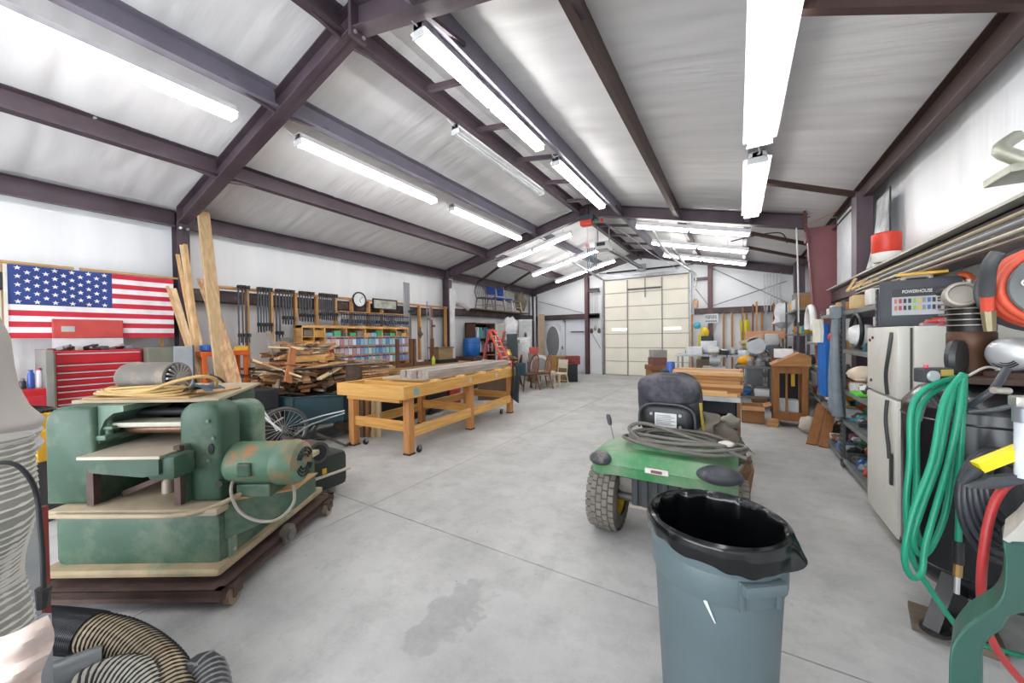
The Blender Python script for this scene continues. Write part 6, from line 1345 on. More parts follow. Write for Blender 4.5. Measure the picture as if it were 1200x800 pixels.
MB().tube([(.95, 5.40, 1.72), (.94, 5.38, 1.3), (.94, 5.36, .95), (.95, 5.34, .58)], .06, 12, 6, rfun=lambda t: .022+.032*t).build('leg', JM, jn, 60)
MB().tube([(.95, 5.52, 1.72), (.94, 5.54, 1.3), (.94, 5.56, .95), (.95, 5.55, .62)], .06, 12, 6, rfun=lambda t: .02+.028*t).build('leg', JM, jn, 60)
MB().bb((.91, 5.36, 1.66), (.99, 5.56, 1.80), .02).build('waistband', JM, jn, 40)
one('cap', MB().ball((.93, 4.32, 1.14), (.10, .09, .07), 14, 8, .2).bb((.86, 4.22, 1.09), (.93, 4.36, 1.105), .006), M('#c9b8a4', .8), 'tan cap hanging at the fridge edge of the shelving', 'cap', sm=50)
one('green_tag', MB().bb((.985, 4.75, .885), (1.12, 5.05, .905), .003), M('#5fd43a', .6), 'bright green packet on the third shelf beside the fridge', 'packet')
one('helmet', MB().ball((1.06, 4.85, 1.47), (.13, .14, .11), 14, 10, .2), M('#e2e2e4', .3), 'white and black helmet on the fourth shelf by the fridge', 'helmet', sm=50)
one('hose_ring', MB().tube([(1.0, 4.85+.20*math.cos(t), 1.52+.16*math.sin(t)) for t in [2*PI*i/16 for i in range(16)]], .018, 7, 2, True), BLK, 'black hose ring standing round the helmet', 'hose', sm=60)
one('red_ball', MB().ball((1.0, 5.85, 1.45), (.06, .06, .06), 12, 8), M('#c8323a', .4), 'round red object beside the blue towel', 'ball', sm=50)
bp = thing('band_wheel', 'white ring wheel leaning beyond the blue towel', 'wheel', (1.0, 7.4, 1.36))
MB().tube([(.98, 7.35+.27*math.cos(t), 1.64+.27*math.sin(t)) for t in [PI*i/10-.3 for i in range(13)]], .045, 8, 2).build('rim', M('#e4e4e4', .4), bp, 60)
one('red_clamp', MB().bb((1.0, 6.9, 1.362), (1.2, 7.1, 1.42), .01), M('#c0262c', .4), 'red tool lying on the third unit top shelf', 'tool')
# wall pictures and red lantern over the shelves
one('letter_panel', MB().bb((1.44, 6.92, 3.12), (1.455, 7.35, 3.30), .003), mat('grey_smudge', hexc('#8d9196'), .5, 0, .5, 14), 'grey lettered strip on the pale panel left of the dark post', 'sign')
pp = thing('poster', 'curling grey photo poster on the right wall above the red lantern', 'poster', (1.5, 6.0, 2.6))
MB().grid(lambda u, v: (1.50-.10*v*v, 6.35-.42*u, 3.15-.85*v), 8, 10).build('sheet', mat('photo_grey', hexc('#77797c'), .5, 0, .6, 5, col2=hexc('#d5d8da')), pp, 60)
MB().box((1.505, 5.90, 2.25), (1.515, 5.93, 3.18)).build('edge', BLK, pp)
rl = thing('red_lantern', 'red and white round lantern standing on the right wall ledge', 'lantern', (1.36, 5.55, 2.26))
MB().lathe((1.38, 5.52, 2.26), [(.10, 0), (.115, .02), (.115, .10)], n=20).build('base', M('#e3e1dc', .4), rl, 40); MB().lathe((1.38, 5.52, 2.36), [(.115, 0), (.12, .01), (.12, .20), (.10, .215), (0, .215)], n=20).build('shade', M('#d23a24', .4), rl, 40)
for k in range(4):
    one('long_rod', MB().cyl((1.30-.0, 1.2, 2.13-.045*k), (1.30, 6.3, 2.13-.045*k), .014, n=8), M(['#a89c82', '#8b8f92', '#b9b4a0', '#6a5a4c'][k], .4, .4), 'long metal rod lying along the right wall girt, %s from the top' % NTH[k], 'rod', 'long rods along the right wall')
one('wall_bracket', MB().bb((1.40, 3.45, 2.45), (1.58, 3.75, 2.50), .01).tube([(1.5, 3.5, 2.5), (1.40, 3.55, 2.62), (1.5, 3.65, 2.72)], .04, 8, 4), M('#a9aa9c', .4, .4), 'grey cast bracket on the right wall at the frame edge', 'bracket', sm=50)
rp = thing('rope_post', 'rusty hook iron with tan cord at the top of the red column', 'hook', (1.04, 8.3, 3.2))
MB().bar((1.03, 8.28, 3.3), (1.03, 8.28, 3.78), .03, .03).build('iron', M('#6b4538', .6, .3), rp); MB().bar((.96, 8.27, 3.55), (1.10, 8.27, 3.55), .02, .02).build('cross_pin', M('#6b4538', .6, .3), rp); MB().tube([(1.03, 8.27, 3.42), (1.2, 8.2, 3.46), (1.45, 8.0, 3.52)], .008, 5, 3).build('cord', M('#a5694e', .7), rp)
one('hanging_cord', MB().tube([(.92, 8.38, 3.42), (.92, 8.2, 2.6), (.93, 8.2, 1.7)], .012, 6, 2), M('#cfcfcf', .6), 'pale cord hanging left of the red column', 'cord', sm=50)
for k in range(6): one('strap', MB().cyl((.72+.08*k, YB-.3, 2.2), (.72+.08*k, YB-.3, 3.35), .012, n=6), M('#c3c6c8', .4), 'hanging cable in the back right corner, %s from the left' % NTH[k], 'cable', 'cables in the back right corner')
one('arc_cable', MB().tube([(-.1, 9.0, 3.45), (.4, 9.4, 3.6), (.8, 9.6, 3.62), (.9, 9.6, 3.4)], .012, 6, 5), BLK, 'black cable arching under the far bay roof on the right', 'cable', sm=50)
# ------------------------------------------------------------------ fridge
fr = thing('refrigerator', 'old white top freezer refrigerator with rust marks beside the shelving', 'refrigerator', (1.22, 3.8, 0))
FW = mat('fridge_white', hexc('#d6d4cc'), .45, 0, .06, 3, dirt=hexc('#a39682'), dscale=3.5, dlo=.58, dhi=.85)
MB().bb((1.0, 3.47, .05), (1.56, 4.14, 1.54), .012).build('body', FW, fr, 40)
MB().bb((.92, 3.47, .09), (.985, 4.14, 1.03), .012).build('door', FW, fr, 40)
MB().bb((.92, 3.47, 1.045), (.985, 4.14, 1.54), .012).build('freezer_door', FW, fr, 40)
MB().box((.985, 3.49, .08), (1.0, 4.12, 1.53)).build('gasket', M('#55524c', .7), fr)
MB().box((.98, 3.49, .0), (1.5, 4.12, .06)).build('kick_plate', M('#6a5a48', .7), fr)
HD = M('#3a3c3e', .4, .2)
MB().tube([(.915, 3.55, 1.50), (.90, 3.555, 1.35), (.895, 3.59, 1.20), (.905, 3.60, 1.06)], .011, 7, 5).build('freezer_handle', HD, fr, 60)
MB().tube([(.905, 3.60, 1.02), (.895, 3.59, .88), (.90, 3.555, .70), (.90, 3.54, .62)], .011, 7, 5).build('door_handle', HD, fr, 60)
MB().bb((.90, 3.52, .44), (.915, 3.55, .66), .004).build('handle_trim', HD, fr)
for y, z in ((4.05, 1.44), (3.98, 1.46), (4.02, 1.12)): MB().cyl((.912, y, z), (.92, y, z), .012, n=8).build('rust_spot', M('#6b4028', .8), fr)
# drill set case
dc2 = thing('drill_case', 'dark grey plastic tool set case standing on the refrigerator', 'tool case', (1.2, 4.0, 1.54))
# stands facing the camera side
c0, c1 = at(1030, 384, D=3.02), at(1128, 384, D=2.70)
ax = Vector((c1.x-c0.x, c1.y-c0.y, 0)); W2_ = ax.length; ax.normalize(); nv = Vector((ax.y, -ax.x, 0))
CF = Matrix(((ax.x, -nv.x, 0, c0.x), (ax.y, -nv.y, 0, c0.y), (0, 0, 1, 1.545), (0, 0, 0, 1)))      # x along the case, y into it
H2_ = .40
PLS = mat('case_grey', hexc('#3b4048'), .5, 0, .1, 4)
MB(CF).bb((0, 0, 0), (W2_, .065, H2_-.03), .02).build('front_shell', PLS, dc2, 40); MB(CF).bb((.005, .068, 0), (W2_-.005, .13, H2_-.03), .02).build('rear_shell', PLS, dc2, 40)
MB(CF).tube([(W2_*.32, .06, H2_-.04), (W2_*.34, .06, H2_-.005), (W2_*.62, .06, H2_-.005), (W2_*.64, .06, H2_-.04)], .018, 8, 4).build('handle', M('#b9afa4', .5), dc2, 60)
MB(CF).bb((W2_*.17, -.004, .09), (W2_*.80, .001, .235), .002).build('label', M('#b6b9bf', .5), dc2)
MB(CF).bb((W2_*.17, -.005, .235), (W2_*.80, .001, .30), .002).build('label_band', M('#262a30', .5), dc2)
lc = ['#c97a5a', '#3f6fae', '#8ec04a', '#b03a4a', '#2b2f38', '#d9c04a', '#2b2f38', '#2b2f38', '#8a9098', '#2b3a3a']
for k in range(20):
    x = W2_*(.20+.058*(k % 10)); z = .185-.055*(k//10); MB(CF).bb((x, -.008, z), (x+W2_*.038, -.003, z+.035), .002).build('printed_item', M(lc[(k*3) % 10], .5), dc2)
def textF(body, size, x, z, width, m, par, F):
    cu = bpy.data.curves.new('t', 'FONT'); cu.body = body; cu.size = size; cu.extrude = .001
    o = bpy.data.objects.new('t', cu); COL.objects.link(o); bpy.context.view_layer.update(); w = o.dimensions.x
    dg = bpy.context.evaluated_depsgraph_get(); me = bpy.data.meshes.new_from_object(o.evaluated_get(dg)); bpy.data.objects.remove(o)
    me.transform(par.matrix_basis.inverted() @ F @ Matrix.Translation((x, -.012, z)) @ Matrix.Rotation(PI/2, 4, 'X') @ Matrix.Diagonal((width/w, 1, 1, 1)))
    me.materials.clear(); me.materials.append(m); k = bpy.data.objects.new('lettering', me); COL.objects.link(k); k.parent = par; return k
textF('POWERHOUSE', .036, W2_*.30, .262, W2_*.36, M('#f2f2f2', .5), dc2, CF)
for k in range(4): one('yellow_level', MB(CF).bb((W2_*.22+.01*k, .02+.03*k, H2_+.002), (W2_*.85, .045+.03*k, H2_+.022+.004*k), .003), [M('#d8a83a', .5), M('#c9923a', .6)][k % 2], 'yellow level lying on the drill case, %s from the front' % NTH[k], 'level', 'yellow levels on the drill case')
one('hand_saw', MB(CF).tube([(W2_*.96, .1, H2_-.02), (W2_*1.06, .1, H2_-.03), (W2_*1.12, .1, H2_-.10), (W2_*1.10, .1, H2_-.14)], .028, 8, 4), M('#d85a26', .4), 'orange saw handle sticking out behind the drill case', 'saw', sm=50)
one('black_hook', MB(CF).prism([(W2_*.98, .12, H2_), (W2_*1.02, .12, H2_+.06), (W2_*1.02, .12, H2_+.02), (W2_*.99, .12, H2_-.0)], (0, .02, 0)), BLK, 'small black square tip above the drill case', 'tool')
one('hand_drill', MB().cyl(at(1092, 376, D=2.6), at(1108, 375, D=2.55), .022, n=12).cyl(at(1078, 381, D=2.65), at(1092, 376, D=2.6), .014, n=10), M('#c23a3a', .4), 'small red capped bottle lying on the refrigerator before the case', 'bottle', sm=50)
one('rag', MB().ball(at(1104, 378, D=2.75), (.10, .07, .035), 12, 7, .4), M('#cdb79a', .9), 'tan rag lying on the refrigerator in front of the drill case', 'rag', sm=50)
for k in range(4): one('small_parts', MB().bb((1.05+.09*k, 3.50, 1.541), (1.11+.09*k, 3.56, 1.557+.006*k), .003), M(['#8b8e92', '#9a4a5a', '#c9c9cc', '#5a6a8a'][k], .4, .3), 'small metal part on the refrigerator front edge, %s from the left' % NTH[k], 'part', 'small parts on the refrigerator')
# ------------------------------------------------------------------ air compressor
CX, CY = 1.10, 2.90
ac = thing('air_compressor', 'large black upright air compressor with belt driven pump', 'compressor', (CX, CY, 0))
TB = mat('tank_black', hexc('#17191d'), .22, .2, .3, 4, .02)
MB().lathe((CX, CY, .12), [(.0, 0), (.12, .01), (.24, .06), (.30, .13), (.305, .15), (.305, .98), (.30, 1.0), (.24, 1.08), (.14, 1.12), (0, 1.13)], n=48).build('tank', TB, ac, 40)
for z in (.30, 1.05): MB().lathe((CX, CY, z), [(.306, -.006), (.31, 0), (.306, .006)], n=48).build('weld_bead', TB, ac, 40)
for a in (-2.3, -.9, .5, 1.4):
    c_, s_ = math.cos(a), math.sin(a)
    lg = MB().prism([(CX+c_*.22-s_*.03, CY+s_*.22+c_*.03, .16), (CX+c_*.30-s_*.03, CY+s_*.30+c_*.03, .30), (CX+c_*.46-s_*.03, CY+s_*.46+c_*.03, .05), (CX+c_*.40-s_*.03, CY+s_*.40+c_*.03, .04)], (s_*.06, -c_*.06, 0)).build('leg', TB, ac)
    MB().cyl((CX+c_*.42, CY+s_*.42, .035), (CX+c_*.42, CY+s_*.42, .055), .055, n=14).build('foot_pad', BLK, lg, 40)
MB().bb((CX-.13, CY-.20, 1.24), (CX+.48, CY+.22, 1.27), .006).build('top_deck', mat('rusty_deck', hexc('#4a3a30'), .7, .2, .4, 6), ac)
# pump
PXc, PYc = at(1138, 375, D=2.0).x, at(1138, 375, D=2.0).y
q0 = YF.inverted() @ Vector((PXc, PYc, 0))
Pm = mat('pump_black', hexc('#24211f'), .4, .4, .2, 6); ALU = mat('dirty_aluminium', hexc('#9c9890'), .4, .6, .2, 8)
MB(YF).lathe((q0.x, q0.y, 1.27), [(.075, 0), (.08, .02), (.08, .12), (.09, .14), (.09, .22), (.08, .24)], n=28).build('crankcase', mat('rusty_crankcase', hexc('#5a3d2c'), .5, .3, .4, 5), ac, 40)
pf = MB(YF).lathe((q0.x, q0.y, 1.50), [(.088, 0), (.088, .20)], n=28).build('cylinder', Pm, ac, 40)
for k in range(6): MB(YF).lathe((q0.x, q0.y, 1.53+.030*k), [(.088, 0), (.118, .001), (.118, .006), (.088, .007)], n=28).build('cooling_fin', ALU, pf)
MB(YF).bb((q0.x-.10, q0.y-.09, 1.70), (q0.x+.10, q0.y+.09, 1.74), .02).build('cylinder_head', M('#3a3a3c', .4, .4), ac, 40)
for dx in (-.08, -.03, .03, .08): MB(YF).cyl((q0.x+dx, q0.y-.06, 1.75), (q0.x+dx, q0.y-.06, 1.775), .014, n=8).build('head_bolt', ALU, ac)
MB(YF).lathe((q0.x-.14, q0.y-.06, 1.685), [(.02, 0), (.060, .0), (.065, .01), (.065, .06), (.06, .07), (.05, .072), (.045, .05), (0, .05)], (-.5, -.6, .1), 28).build('air_filter', mat('filter_grey', hexc('#a9a49a'), .5, .3, .15, 8), ac, 40)
MB(YF).lathe((q0.x-.15, q0.y-.06, 1.36), [(.0, -.02), (.09, -.02), (.10, 0), (.09, .02), (.05, .02), (.045, .0)], (-.40, .92, 0), 28).build('flywheel', M('#4e5154', .4, .5), ac, 40)
MB(YF).tube([(q0.x+.12, q0.y-.1, 1.66), (q0.x+.20, q0.y-.16, 1.60), (q0.x+.19, q0.y-.16, 1.45), (q0.x+.25, q0.y-.16, 1.36)], .018, 8, 5).build('copper_line', M('#8a7350', .4, .6), ac, 60)
# motor on the right of the deck
m0 = YF.inverted() @ at(1178, 415, D=1.78)
MB(YF).lathe((m0.x, m0.y, m0.z), [(.0, 0), (.05, .0), (.075, .015), (.082, .03), (.082, .10)], (1, .25, 0), 28).build('motor_end', mat('silver', hexc('#c4c7ca'), .3, .5, .1, 5), ac, 40)
MB(YF).lathe((m0.x+.10, m0.y+.025, m0.z), [(.080, 0), (.080, .25)], (1, .25, 0), 28).build('motor_body', M('#2a3340', .4, .2), ac, 40)
for k in range(3): MB(YF).tube([(m0.x-.002, m0.y+(.045+.010*k)*math.cos(t), m0.z+(.045+.010*k)*math.sin(t)) for t in (-2.4, -2.0, -1.6, -1.2, -.8)], .003, 5, 2).build('motor_slot', DARK, ac)
MB(YF).bb((m0.x+.02, m0.y-.06, m0.z-.13), (m0.x+.3, m0.y+.1, m0.z-.09), .006).build('motor_base', RUST, ac)
g = YF.inverted() @ at(1093, 440, D=1.62)
pg = MB(YF).bb((g.x-.055, g.y-.02, g.z-.03), (g.x+.07, g.y+.03, g.z+.035), .008, ).build('pressure_switch', M('#3d3f42', .4), ac)
MB(YF).cyl((g.x-.025, g.y-.03, g.z-.0), (g.x-.025, g.y-.02, g.z), .024, n=20).build('pressure_gauge', M('#b3b8ba', .3), pg, 40)
MB(YF).bb((g.x+.01, g.y-.028, g.z), (g.x+.06, g.y-.02, g.z+.028), .002).build('warning_label', M('#b8a04a', .5), pg)
MB(YF).cyl((g.x-.03, g.y, g.z+.035), (g.x-.03, g.y, g.z+.048), .008, n=10).build('red_button', M('#e0406a', .4), pg)
MB(YF).tube([(g.x, g.y, g.z-.03), (g.x+.02, g.y+.05, g.z-.12), (g.x+.05, g.y+.1, g.z-.22)], .012, 7, 4).build('pipe', M('#77797c', .4, .5), ac, 60)
def hose(name, pts, r, m, lab, cat='hose', group=None): return one(name, MB().tube([at(px, py, D=d) for px, py, d in pts], r, 10, 8), m, lab, cat, group, 60)
TEAL = mat('teal_hose', hexc('#12906f'), .38, 0, .08, 6)
gh = thing('green_hose', 'teal green air hose hanging in long loops on the black compressor', 'hose', at(1110, 560, D=1.55))
for P in (((1128, 438, 1.50), (1106, 470, 1.48), (1092, 540, 1.46), (1070, 600, 1.46), (1060, 650, 1.46), (1068, 676, 1.47), (1080, 670, 1.47), (1084, 640, 1.48), (1095, 600, 1.48), (1112, 540, 1.49), (1124, 480, 1.49), (1128, 438, 1.50)),
          ((1126, 440, 1.54), (1112, 480, 1.53), (1100, 540, 1.52), (1082, 590, 1.52), (1070, 630, 1.52), (1078, 650, 1.52), (1092, 640, 1.53), (1108, 600, 1.53), (1118, 540, 1.53), (1128, 480, 1.53), (1130, 442, 1.54)),
          ((1120, 442, 1.58), (1085, 455, 1.58), (1068, 480, 1.57), (1066, 540, 1.56), (1062, 590, 1.55), (1066, 640, 1.54), (1074, 665, 1.53), (1090, 690, 1.52), (1112, 722, 1.55), (1130, 742, 1.6), (1160, 758, 1.66), (1215, 772, 1.7)),
          ((1122, 446, 1.60), (1090, 462, 1.60), (1075, 490, 1.59), (1074, 560, 1.58), (1072, 610, 1.57), (1080, 640, 1.56))):
    MB().tube([at(*p[:2], D=p[2]) for p in P], .0108, 10, 7).build('hose_loop', TEAL, gh, 60)
MB().tube([at(1130, 438, D=1.52), at(1127, 500, D=1.50), at(1124, 560, D=1.50), at(1124, 600, D=1.50), at(1123, 636, D=1.50)], .0108, 10, 6).build('hose_end', TEAL, gh, 60)
MB().cyl(at(1123, 634, D=1.50), at(1123, 660, D=1.50), .017, n=12).build('black_sleeve', BLK, gh, 40); MB().cyl(at(1123, 660, D=1.5), at(1122, 675, D=1.5), .014, n=8).build('brass_fitting', M('#9a7a4a', .35, .6), gh, 40); MB().cyl(at(1122, 675, D=1.5), at(1121, 695, D=1.5), .009, n=8).build('steel_nozzle', M('#c9cacc', .3, .7), gh, 40)
hose('black_hose', ((1180, 432, 1.5), (1165, 455, 1.48), (1150, 466, 1.50), (1132, 476, 1.55), (1105, 478, 1.6), (1090, 462, 1.65)), .013, M('#3c4046', .45), 'black rubber hose running from the motor across the tank top')
hose('black_hose', ((1135, 482, 1.50), (1165, 480, 1.45), (1200, 472, 1.4), (1240, 468, 1.38)), .009, M('#4a4d52', .45), 'thin dark hose running right from the tank top to the filter')
hose('grey_wire', ((1135, 440, 1.6), (1150, 432, 1.6), (1160, 430, 1.62), (1172, 433, 1.65)), .005, M('#b9b7b0', .5), 'thin pale wire looping beside the motor on the compressor', 'wire')
rh = thing('air_hose_pair', 'orange red rubber hose hanging from the hose reel to the pump', 'hose', at(1157, 350, D=1.7))
MB().tube([at(1170, 296, D=1.62), at(1160, 310, D=1.64), at(1157, 330, D=1.68), at(1157, 346, D=1.7)], .026, 10, 5).build('strain_relief', M('#4e5052', .5), rh, 60)
MB().tube([at(1157, 345, D=1.7), at(1158, 366, D=1.72)], .022, 10, 1).build('hose_wall', M('#d8533f', .45), rh, 60); MB().cyl(at(1158, 364, D=1.72), at(1160, 388, D=1.72), .026, .02, 8).build('coupling', mat('olive_brass', hexc('#8b8266'), .4, .5), rh, 40)
MB().tube([at(1172, 355, D=1.85), at(1173, 378, D=1.85)], .022, 10, 1).build('hose_wall', M('#d8612e', .45), rh, 60)
# hose reel
hr = thing('hose_reel', 'large black hose reel wound with orange red hose at the right edge', 'hose reel', at(1215, 330, D=1.6))
rc_ = YF.inverted() @ at(1240, 334, D=1.60); AX = Vector((.62, .78, .0)).normalized()
AXw = Vector((-.72, .15, .0))
def disc(off, r, t, m, nm, par, dish=0):
    c = Vector(rc_)+AX*off; return MB(YF).lathe(c, [(0, dish), (r*.5, dish), (r*.55, 0), (r*.96, 0), (r, .006), (r, t), (0, t)], AX, 48).build(nm, m, par, 40)
disc(.13, .205, .012, M('#33363a', .4), 'rear_flange', hr)
disc(-.05, .150, .012, mat('grey_flange', hexc('#6a6d6e'), .35, .2, .2, 4), 'front_flange', hr)
for k in range(5):
    o_ = -.02+.035*k; R_ = .162+.012*(k % 2)
    c = Vector(rc_)+AX*o_; x = AX.orthogonal().normalized(); y = AX.cross(x)
    MB(YF).tube([c+(x*math.cos(2*PI*i/24)+y*math.sin(2*PI*i/24))*R_ for i in range(24)], .019, 8, 1, True).build('hose_turn', M('#cf5238', .45), hr, 60)
MB(YF).bar(Vector(rc_)+AX*.16, Vector(rc_)+AX*.16+Vector((.25, .1, -.1)), .05, .05).build('bracket', BLK, hr)
T_ = Matrix(((AX.cross(Vector((0, 0, 1))).x*-1, 0, -AX.x, 0), (AX.cross(Vector((0, 0, 1))).y*-1, 0, -AX.y, 0), (0, 1, 0, 0), (0, 0, 0, 1)))
def text_on(body, size, loc, xdir, zdir, m, par, tilt=0):
    cu = bpy.data.curves.new('t', 'FONT'); cu.body = body; cu.size = size; cu.extrude = .001
    o = bpy.data.objects.new('t', cu); COL.objects.link(o); bpy.context.view_layer.update()
    dg = bpy.context.evaluated_depsgraph_get(); me = bpy.data.meshes.new_from_object(o.evaluated_get(dg)); bpy.data.objects.remove(o)
    xd = Vector(xdir).normalized(); zd = Vector(zdir).normalized(); nd = xd.cross(zd)
    R_ = Matrix(((xd.x, zd.x, nd.x, loc[0]), (xd.y, zd.y, nd.y, loc[1]), (xd.z, zd.z, nd.z, loc[2]), (0, 0, 0, 1)))
    me.transform(par.matrix_basis.inverted() @ R_ @ Matrix.Rotation(tilt, 4, 'Z')); me.materials.clear(); me.materials.append(m); k = bpy.data.objects.new('lettering', me); COL.objects.link(k); k.parent = par
xw = YF.to_3x3() @ Vector((AX.y, -AX.x, 0)); tl = YF @ (Vector(rc_)-AX*.066); tl = tl-xw*.125+Vector((0, 0, .01))
text_on('on', .07, tl, xw, (0, 0, 1), M('#dcdcda', .5), hr, -.5)
# coil of black cable with yellow plug, red hose, filter regulator
cc = thing('cable_coil', 'thick coil of black cable hanging on the front of the compressor', 'cable', at(1165, 600, D=1.35))
for k in range(6):
    s = 1-.10*k; c = YF.inverted() @ at(1172+2*k, 592, D=1.36-.012*k)
    MB(YF).tube([(c.x+.15*s*math.cos(t), c.y+.02*math.sin(t), c.z+.20*s*math.sin(t)+.01*k) for t in [2*PI*i/18 for i in range(18)]], .012, 8, 2, True).build('cable_turn', M(['#2a2c31', '#3a3d44'][k % 2], .4), cc, 60)
yp = thing('yellow_plug', 'yellow taped connector on the black cable coil', 'connector', at(1170, 535, D=1.28))
MB().bar(at(1145, 547, D=1.27), at(1196, 527, D=1.24), .030, .036).build('sleeve', M('#e3d21f', .4), yp)
MB().cyl(at(1128, 566, D=1.30), at(1146, 548, D=1.27), .014, .02, 10).build('cable_end', M('#3a3d42', .4), yp, 40)
one('grey_trigger', MB().prism([at(1136, 572, D=1.25), at(1160, 560, D=1.24), at(1200, 556, D=1.22), at(1205, 566, D=1.22), at(1170, 573, D=1.24)], (0, .03, 0)), M('#4d5054', .5), 'dark grey pointed handle under the yellow connector', 'handle')
hose('red_hose', ((1200, 560, 1.27), (1180, 568, 1.26), (1165, 590, 1.26), (1155, 630, 1.26), (1150, 680, 1.27), (1152, 715, 1.3), (1160, 745, 1.35), (1178, 775, 1.38), (1210, 812, 1.4)), .0125, mat('red_hose', hexc('#b8393a'), .4, 0, .08, 8), 'bright red hose hanging in front of the compressor')
fl2 = thing('filter_regulator', 'chrome topped white bowl air filter at the right edge', 'filter', at(1192, 500, D=1.2))
MB().cyl(at(1203, 494, D=1.22), at(1203, 560, D=1.22), .026, n=20).build('bowl', M('#d3d9e3', .3), fl2, 40); MB().cyl(at(1203, 478, D=1.22), at(1203, 495, D=1.22), .030, n=16).build('collar', M('#9aa0a6', .3, .6), fl2, 40)
MB().bb(at(1180, 462, D=1.24), at(1212, 478, D=1.18), .006).build('head', mat('chrome', hexc('#b9b7b0'), .3, .7, .1, 8), fl2, 40); MB().cyl(at(1164, 457, D=1.22), at(1182, 458, D=1.22), .011, n=10).build('fitting', M('#c3c0b6', .3, .7), fl2, 40)
one('blue_label_box', MB().bb(at(1206, 562, D=1.19), at(1224, 600, D=1.15), .006), M('#5f7fae', .5), 'blue labelled box at the right edge under the air filter', 'box')
# wood block under the foot, teal machine
one('wood_block', MB().bb((-.0, -.0, 0), (.30, .22, .035), .004, TR(at(1050, 706, Z=0).x, at(1050, 706, Z=0).y-.22, 0, -.2)), wood('#5f5446', 'X'), 'grey wood block under the compressor foot', 'block')
tm = thing('bandsaw_base', 'teal green cast machine leg with pale top at the lower right corner', 'machine', at(1170, 800, D=1.2))
TL = mat('cast_teal', hexc('#2d5a4e'), .4, .05, .12, 4, .03)
def outline(L): return [YF.inverted() @ at(x, y, D=1.10) for x, y in L]
P = outline([(1112, 860), (1112, 775), (1120, 748), (1140, 728), (1165, 712), (1176, 690), (1178, 655), (1185, 630), (1300, 640), (1300, 720), (1196, 720), (1175, 738), (1160, 750), (1152, 770), (1152, 860)])
bm_ = MB(YF).prism(smooth(P[:9], 3)+smooth(P[9:], 3), (.13, .10, 0))
lg = bm_.build('cast_leg', TL, tm, 35); md = lg.modifiers.new('bevel', 'BEVEL'); md.width = .012; md.segments = 3; md.limit_method = 'ANGLE'
P2 = outline([(1174, 650), (1174, 634), (1190, 628), (1184, 618), (1300, 618), (1300, 660)]); MB(YF).prism(outline([(1175, 632), (1300, 700), (1300, 600), (1202, 606), (1190, 620)]), (.17, .12, 0)).build('top_casting', M('#bfbdb4', .5), tm)
# long handled tools and lengths leaning on the back right studs
for k, (x, c_, nm) in enumerate(((.15, '#8a6a44', 'brown broom handle'), (.38, '#7a4a3a', 'dark red board'), (.52, '#b98a5c', 'pale board'), (.72, '#9a9ca0', 'grey pipe'), (.95, '#8a5a3c', 'reddish board'), (1.12, '#c9b48c', 'cream strip'))):
    one('leaning_length', MB().bar((x, 13.45, 0), (x+.05*(k % 2), YB-.30, 2.35+.08*(k % 3)), .05, .025), M(c_, .7), nm+' leaning on the back wall at the right corner', 'board', 'lengths leaning in the back right corner')
strew(-1.2, 10.9, -.8, 11.15, 1.0, 4, 'behind the cartons on the back bench', .08, .12, (0, 1, 3), GRAYS)
# a second, taller row of machines between the two back benches
for k, (x, y, z0, c_, nm) in enumerate(((.35, 10.35, .0, '#6f7478', 'grey green'), (.75, 10.1, .0, '#8d9194', 'light grey'), (-.45, 9.75, .0, '#4c4a48', 'dark'))):
    mt = thing('bench_machine', nm+' pedestal machine standing among the back right benches', 'machine', (x, y, 0))
    MB().bb((x-.16, y-.14, 0), (x+.16, y+.14, .72), .02).build('cabinet_stand', M(c_, .5, .2), mt, 40)
    MB().bb((x-.24, y-.18, .72), (x+.24, y+.18, .76), .006).build('table', M('#a5a8aa', .4, .5), mt)
    MB().cyl((x-.10, y, .90), (x+.12, y, .90), .10, n=18).build('motor', M(['#3f4246', '#8b5a3a', '#b8bbbe'][k], .4, .2), mt, 40)
    MB().bb((x-.05, y-.05, .76), (x+.05, y+.05, 1.12), .01).build('column', M('#77797c', .4, .4), mt)
    MB().bb((x-.14, y-.16, 1.08), (x+.10, y+.08, 1.22), .03).build('head', M(['#b9bcc0', '#55585c', '#d0d2d4'][k], .4), mt, 40)
    MB().tube([(x+.10, y-.10, 1.15), (x+.22, y-.16, 1.10), (x+.26, y-.18, .98)], .012, 6, 4).build('feed_handle', BLK, mt, 60)
# ------------------------------------------------------------------ rubbish bin with black liner
TX, TY, CS = -.075, 1.60, .87
TS = Matrix.Translation((TX, TY, 0)) @ Matrix.Diagonal((CS, CS, 1, 1)) @ Matrix.Translation((-TX, -TY, 0))
tc = thing('trash_can', 'large round grey plastic trash can lined with a black bag', 'trash can', (TX, TY, 0))
CANM = mat('can_grey', hexc('#566569'), .45, 0, .08, 3, .02, dirt=hexc('#8b9496'), dscale=14, dlo=.66, dhi=.72)
MB(TS).lathe((TX, TY, 0), [(0, .0), (.205, .0), (.215, .02), (.252, .68), (.252, .70), (.262, .705), (.265, .78), (.272, .782), (.275, .80), (.262, .80), (.25, .72), (.212, .04), (0, .04)], n=64).build('body', CANM, tc, 40)
MB(TS).lathe((TX, TY, .60), [(.253, 0), (.262, .02), (.264, .10), (.256, .115)], n=64, cap=False).build('collar_band', CANM, tc, 40)
YW = YAW
for a in (math.radians(-52), math.radians(152)):
    c_, s_ = math.cos(a), math.sin(a)
    T = Matrix.Translation((TX, TY, 0)) @ Matrix.Rotation(a, 4, 'Z') @ Matrix.Diagonal((CS, CS, 1, 1))
    h = MB(T).bb((.245, -.085, .66), (.292, .085, .70), .012).bb((.245, -.085, .60), (.262, -.065, .70), .006).bb((.245, .065, .60), (.262, .085, .70), .006).build('handle', CANM, tc, 40)
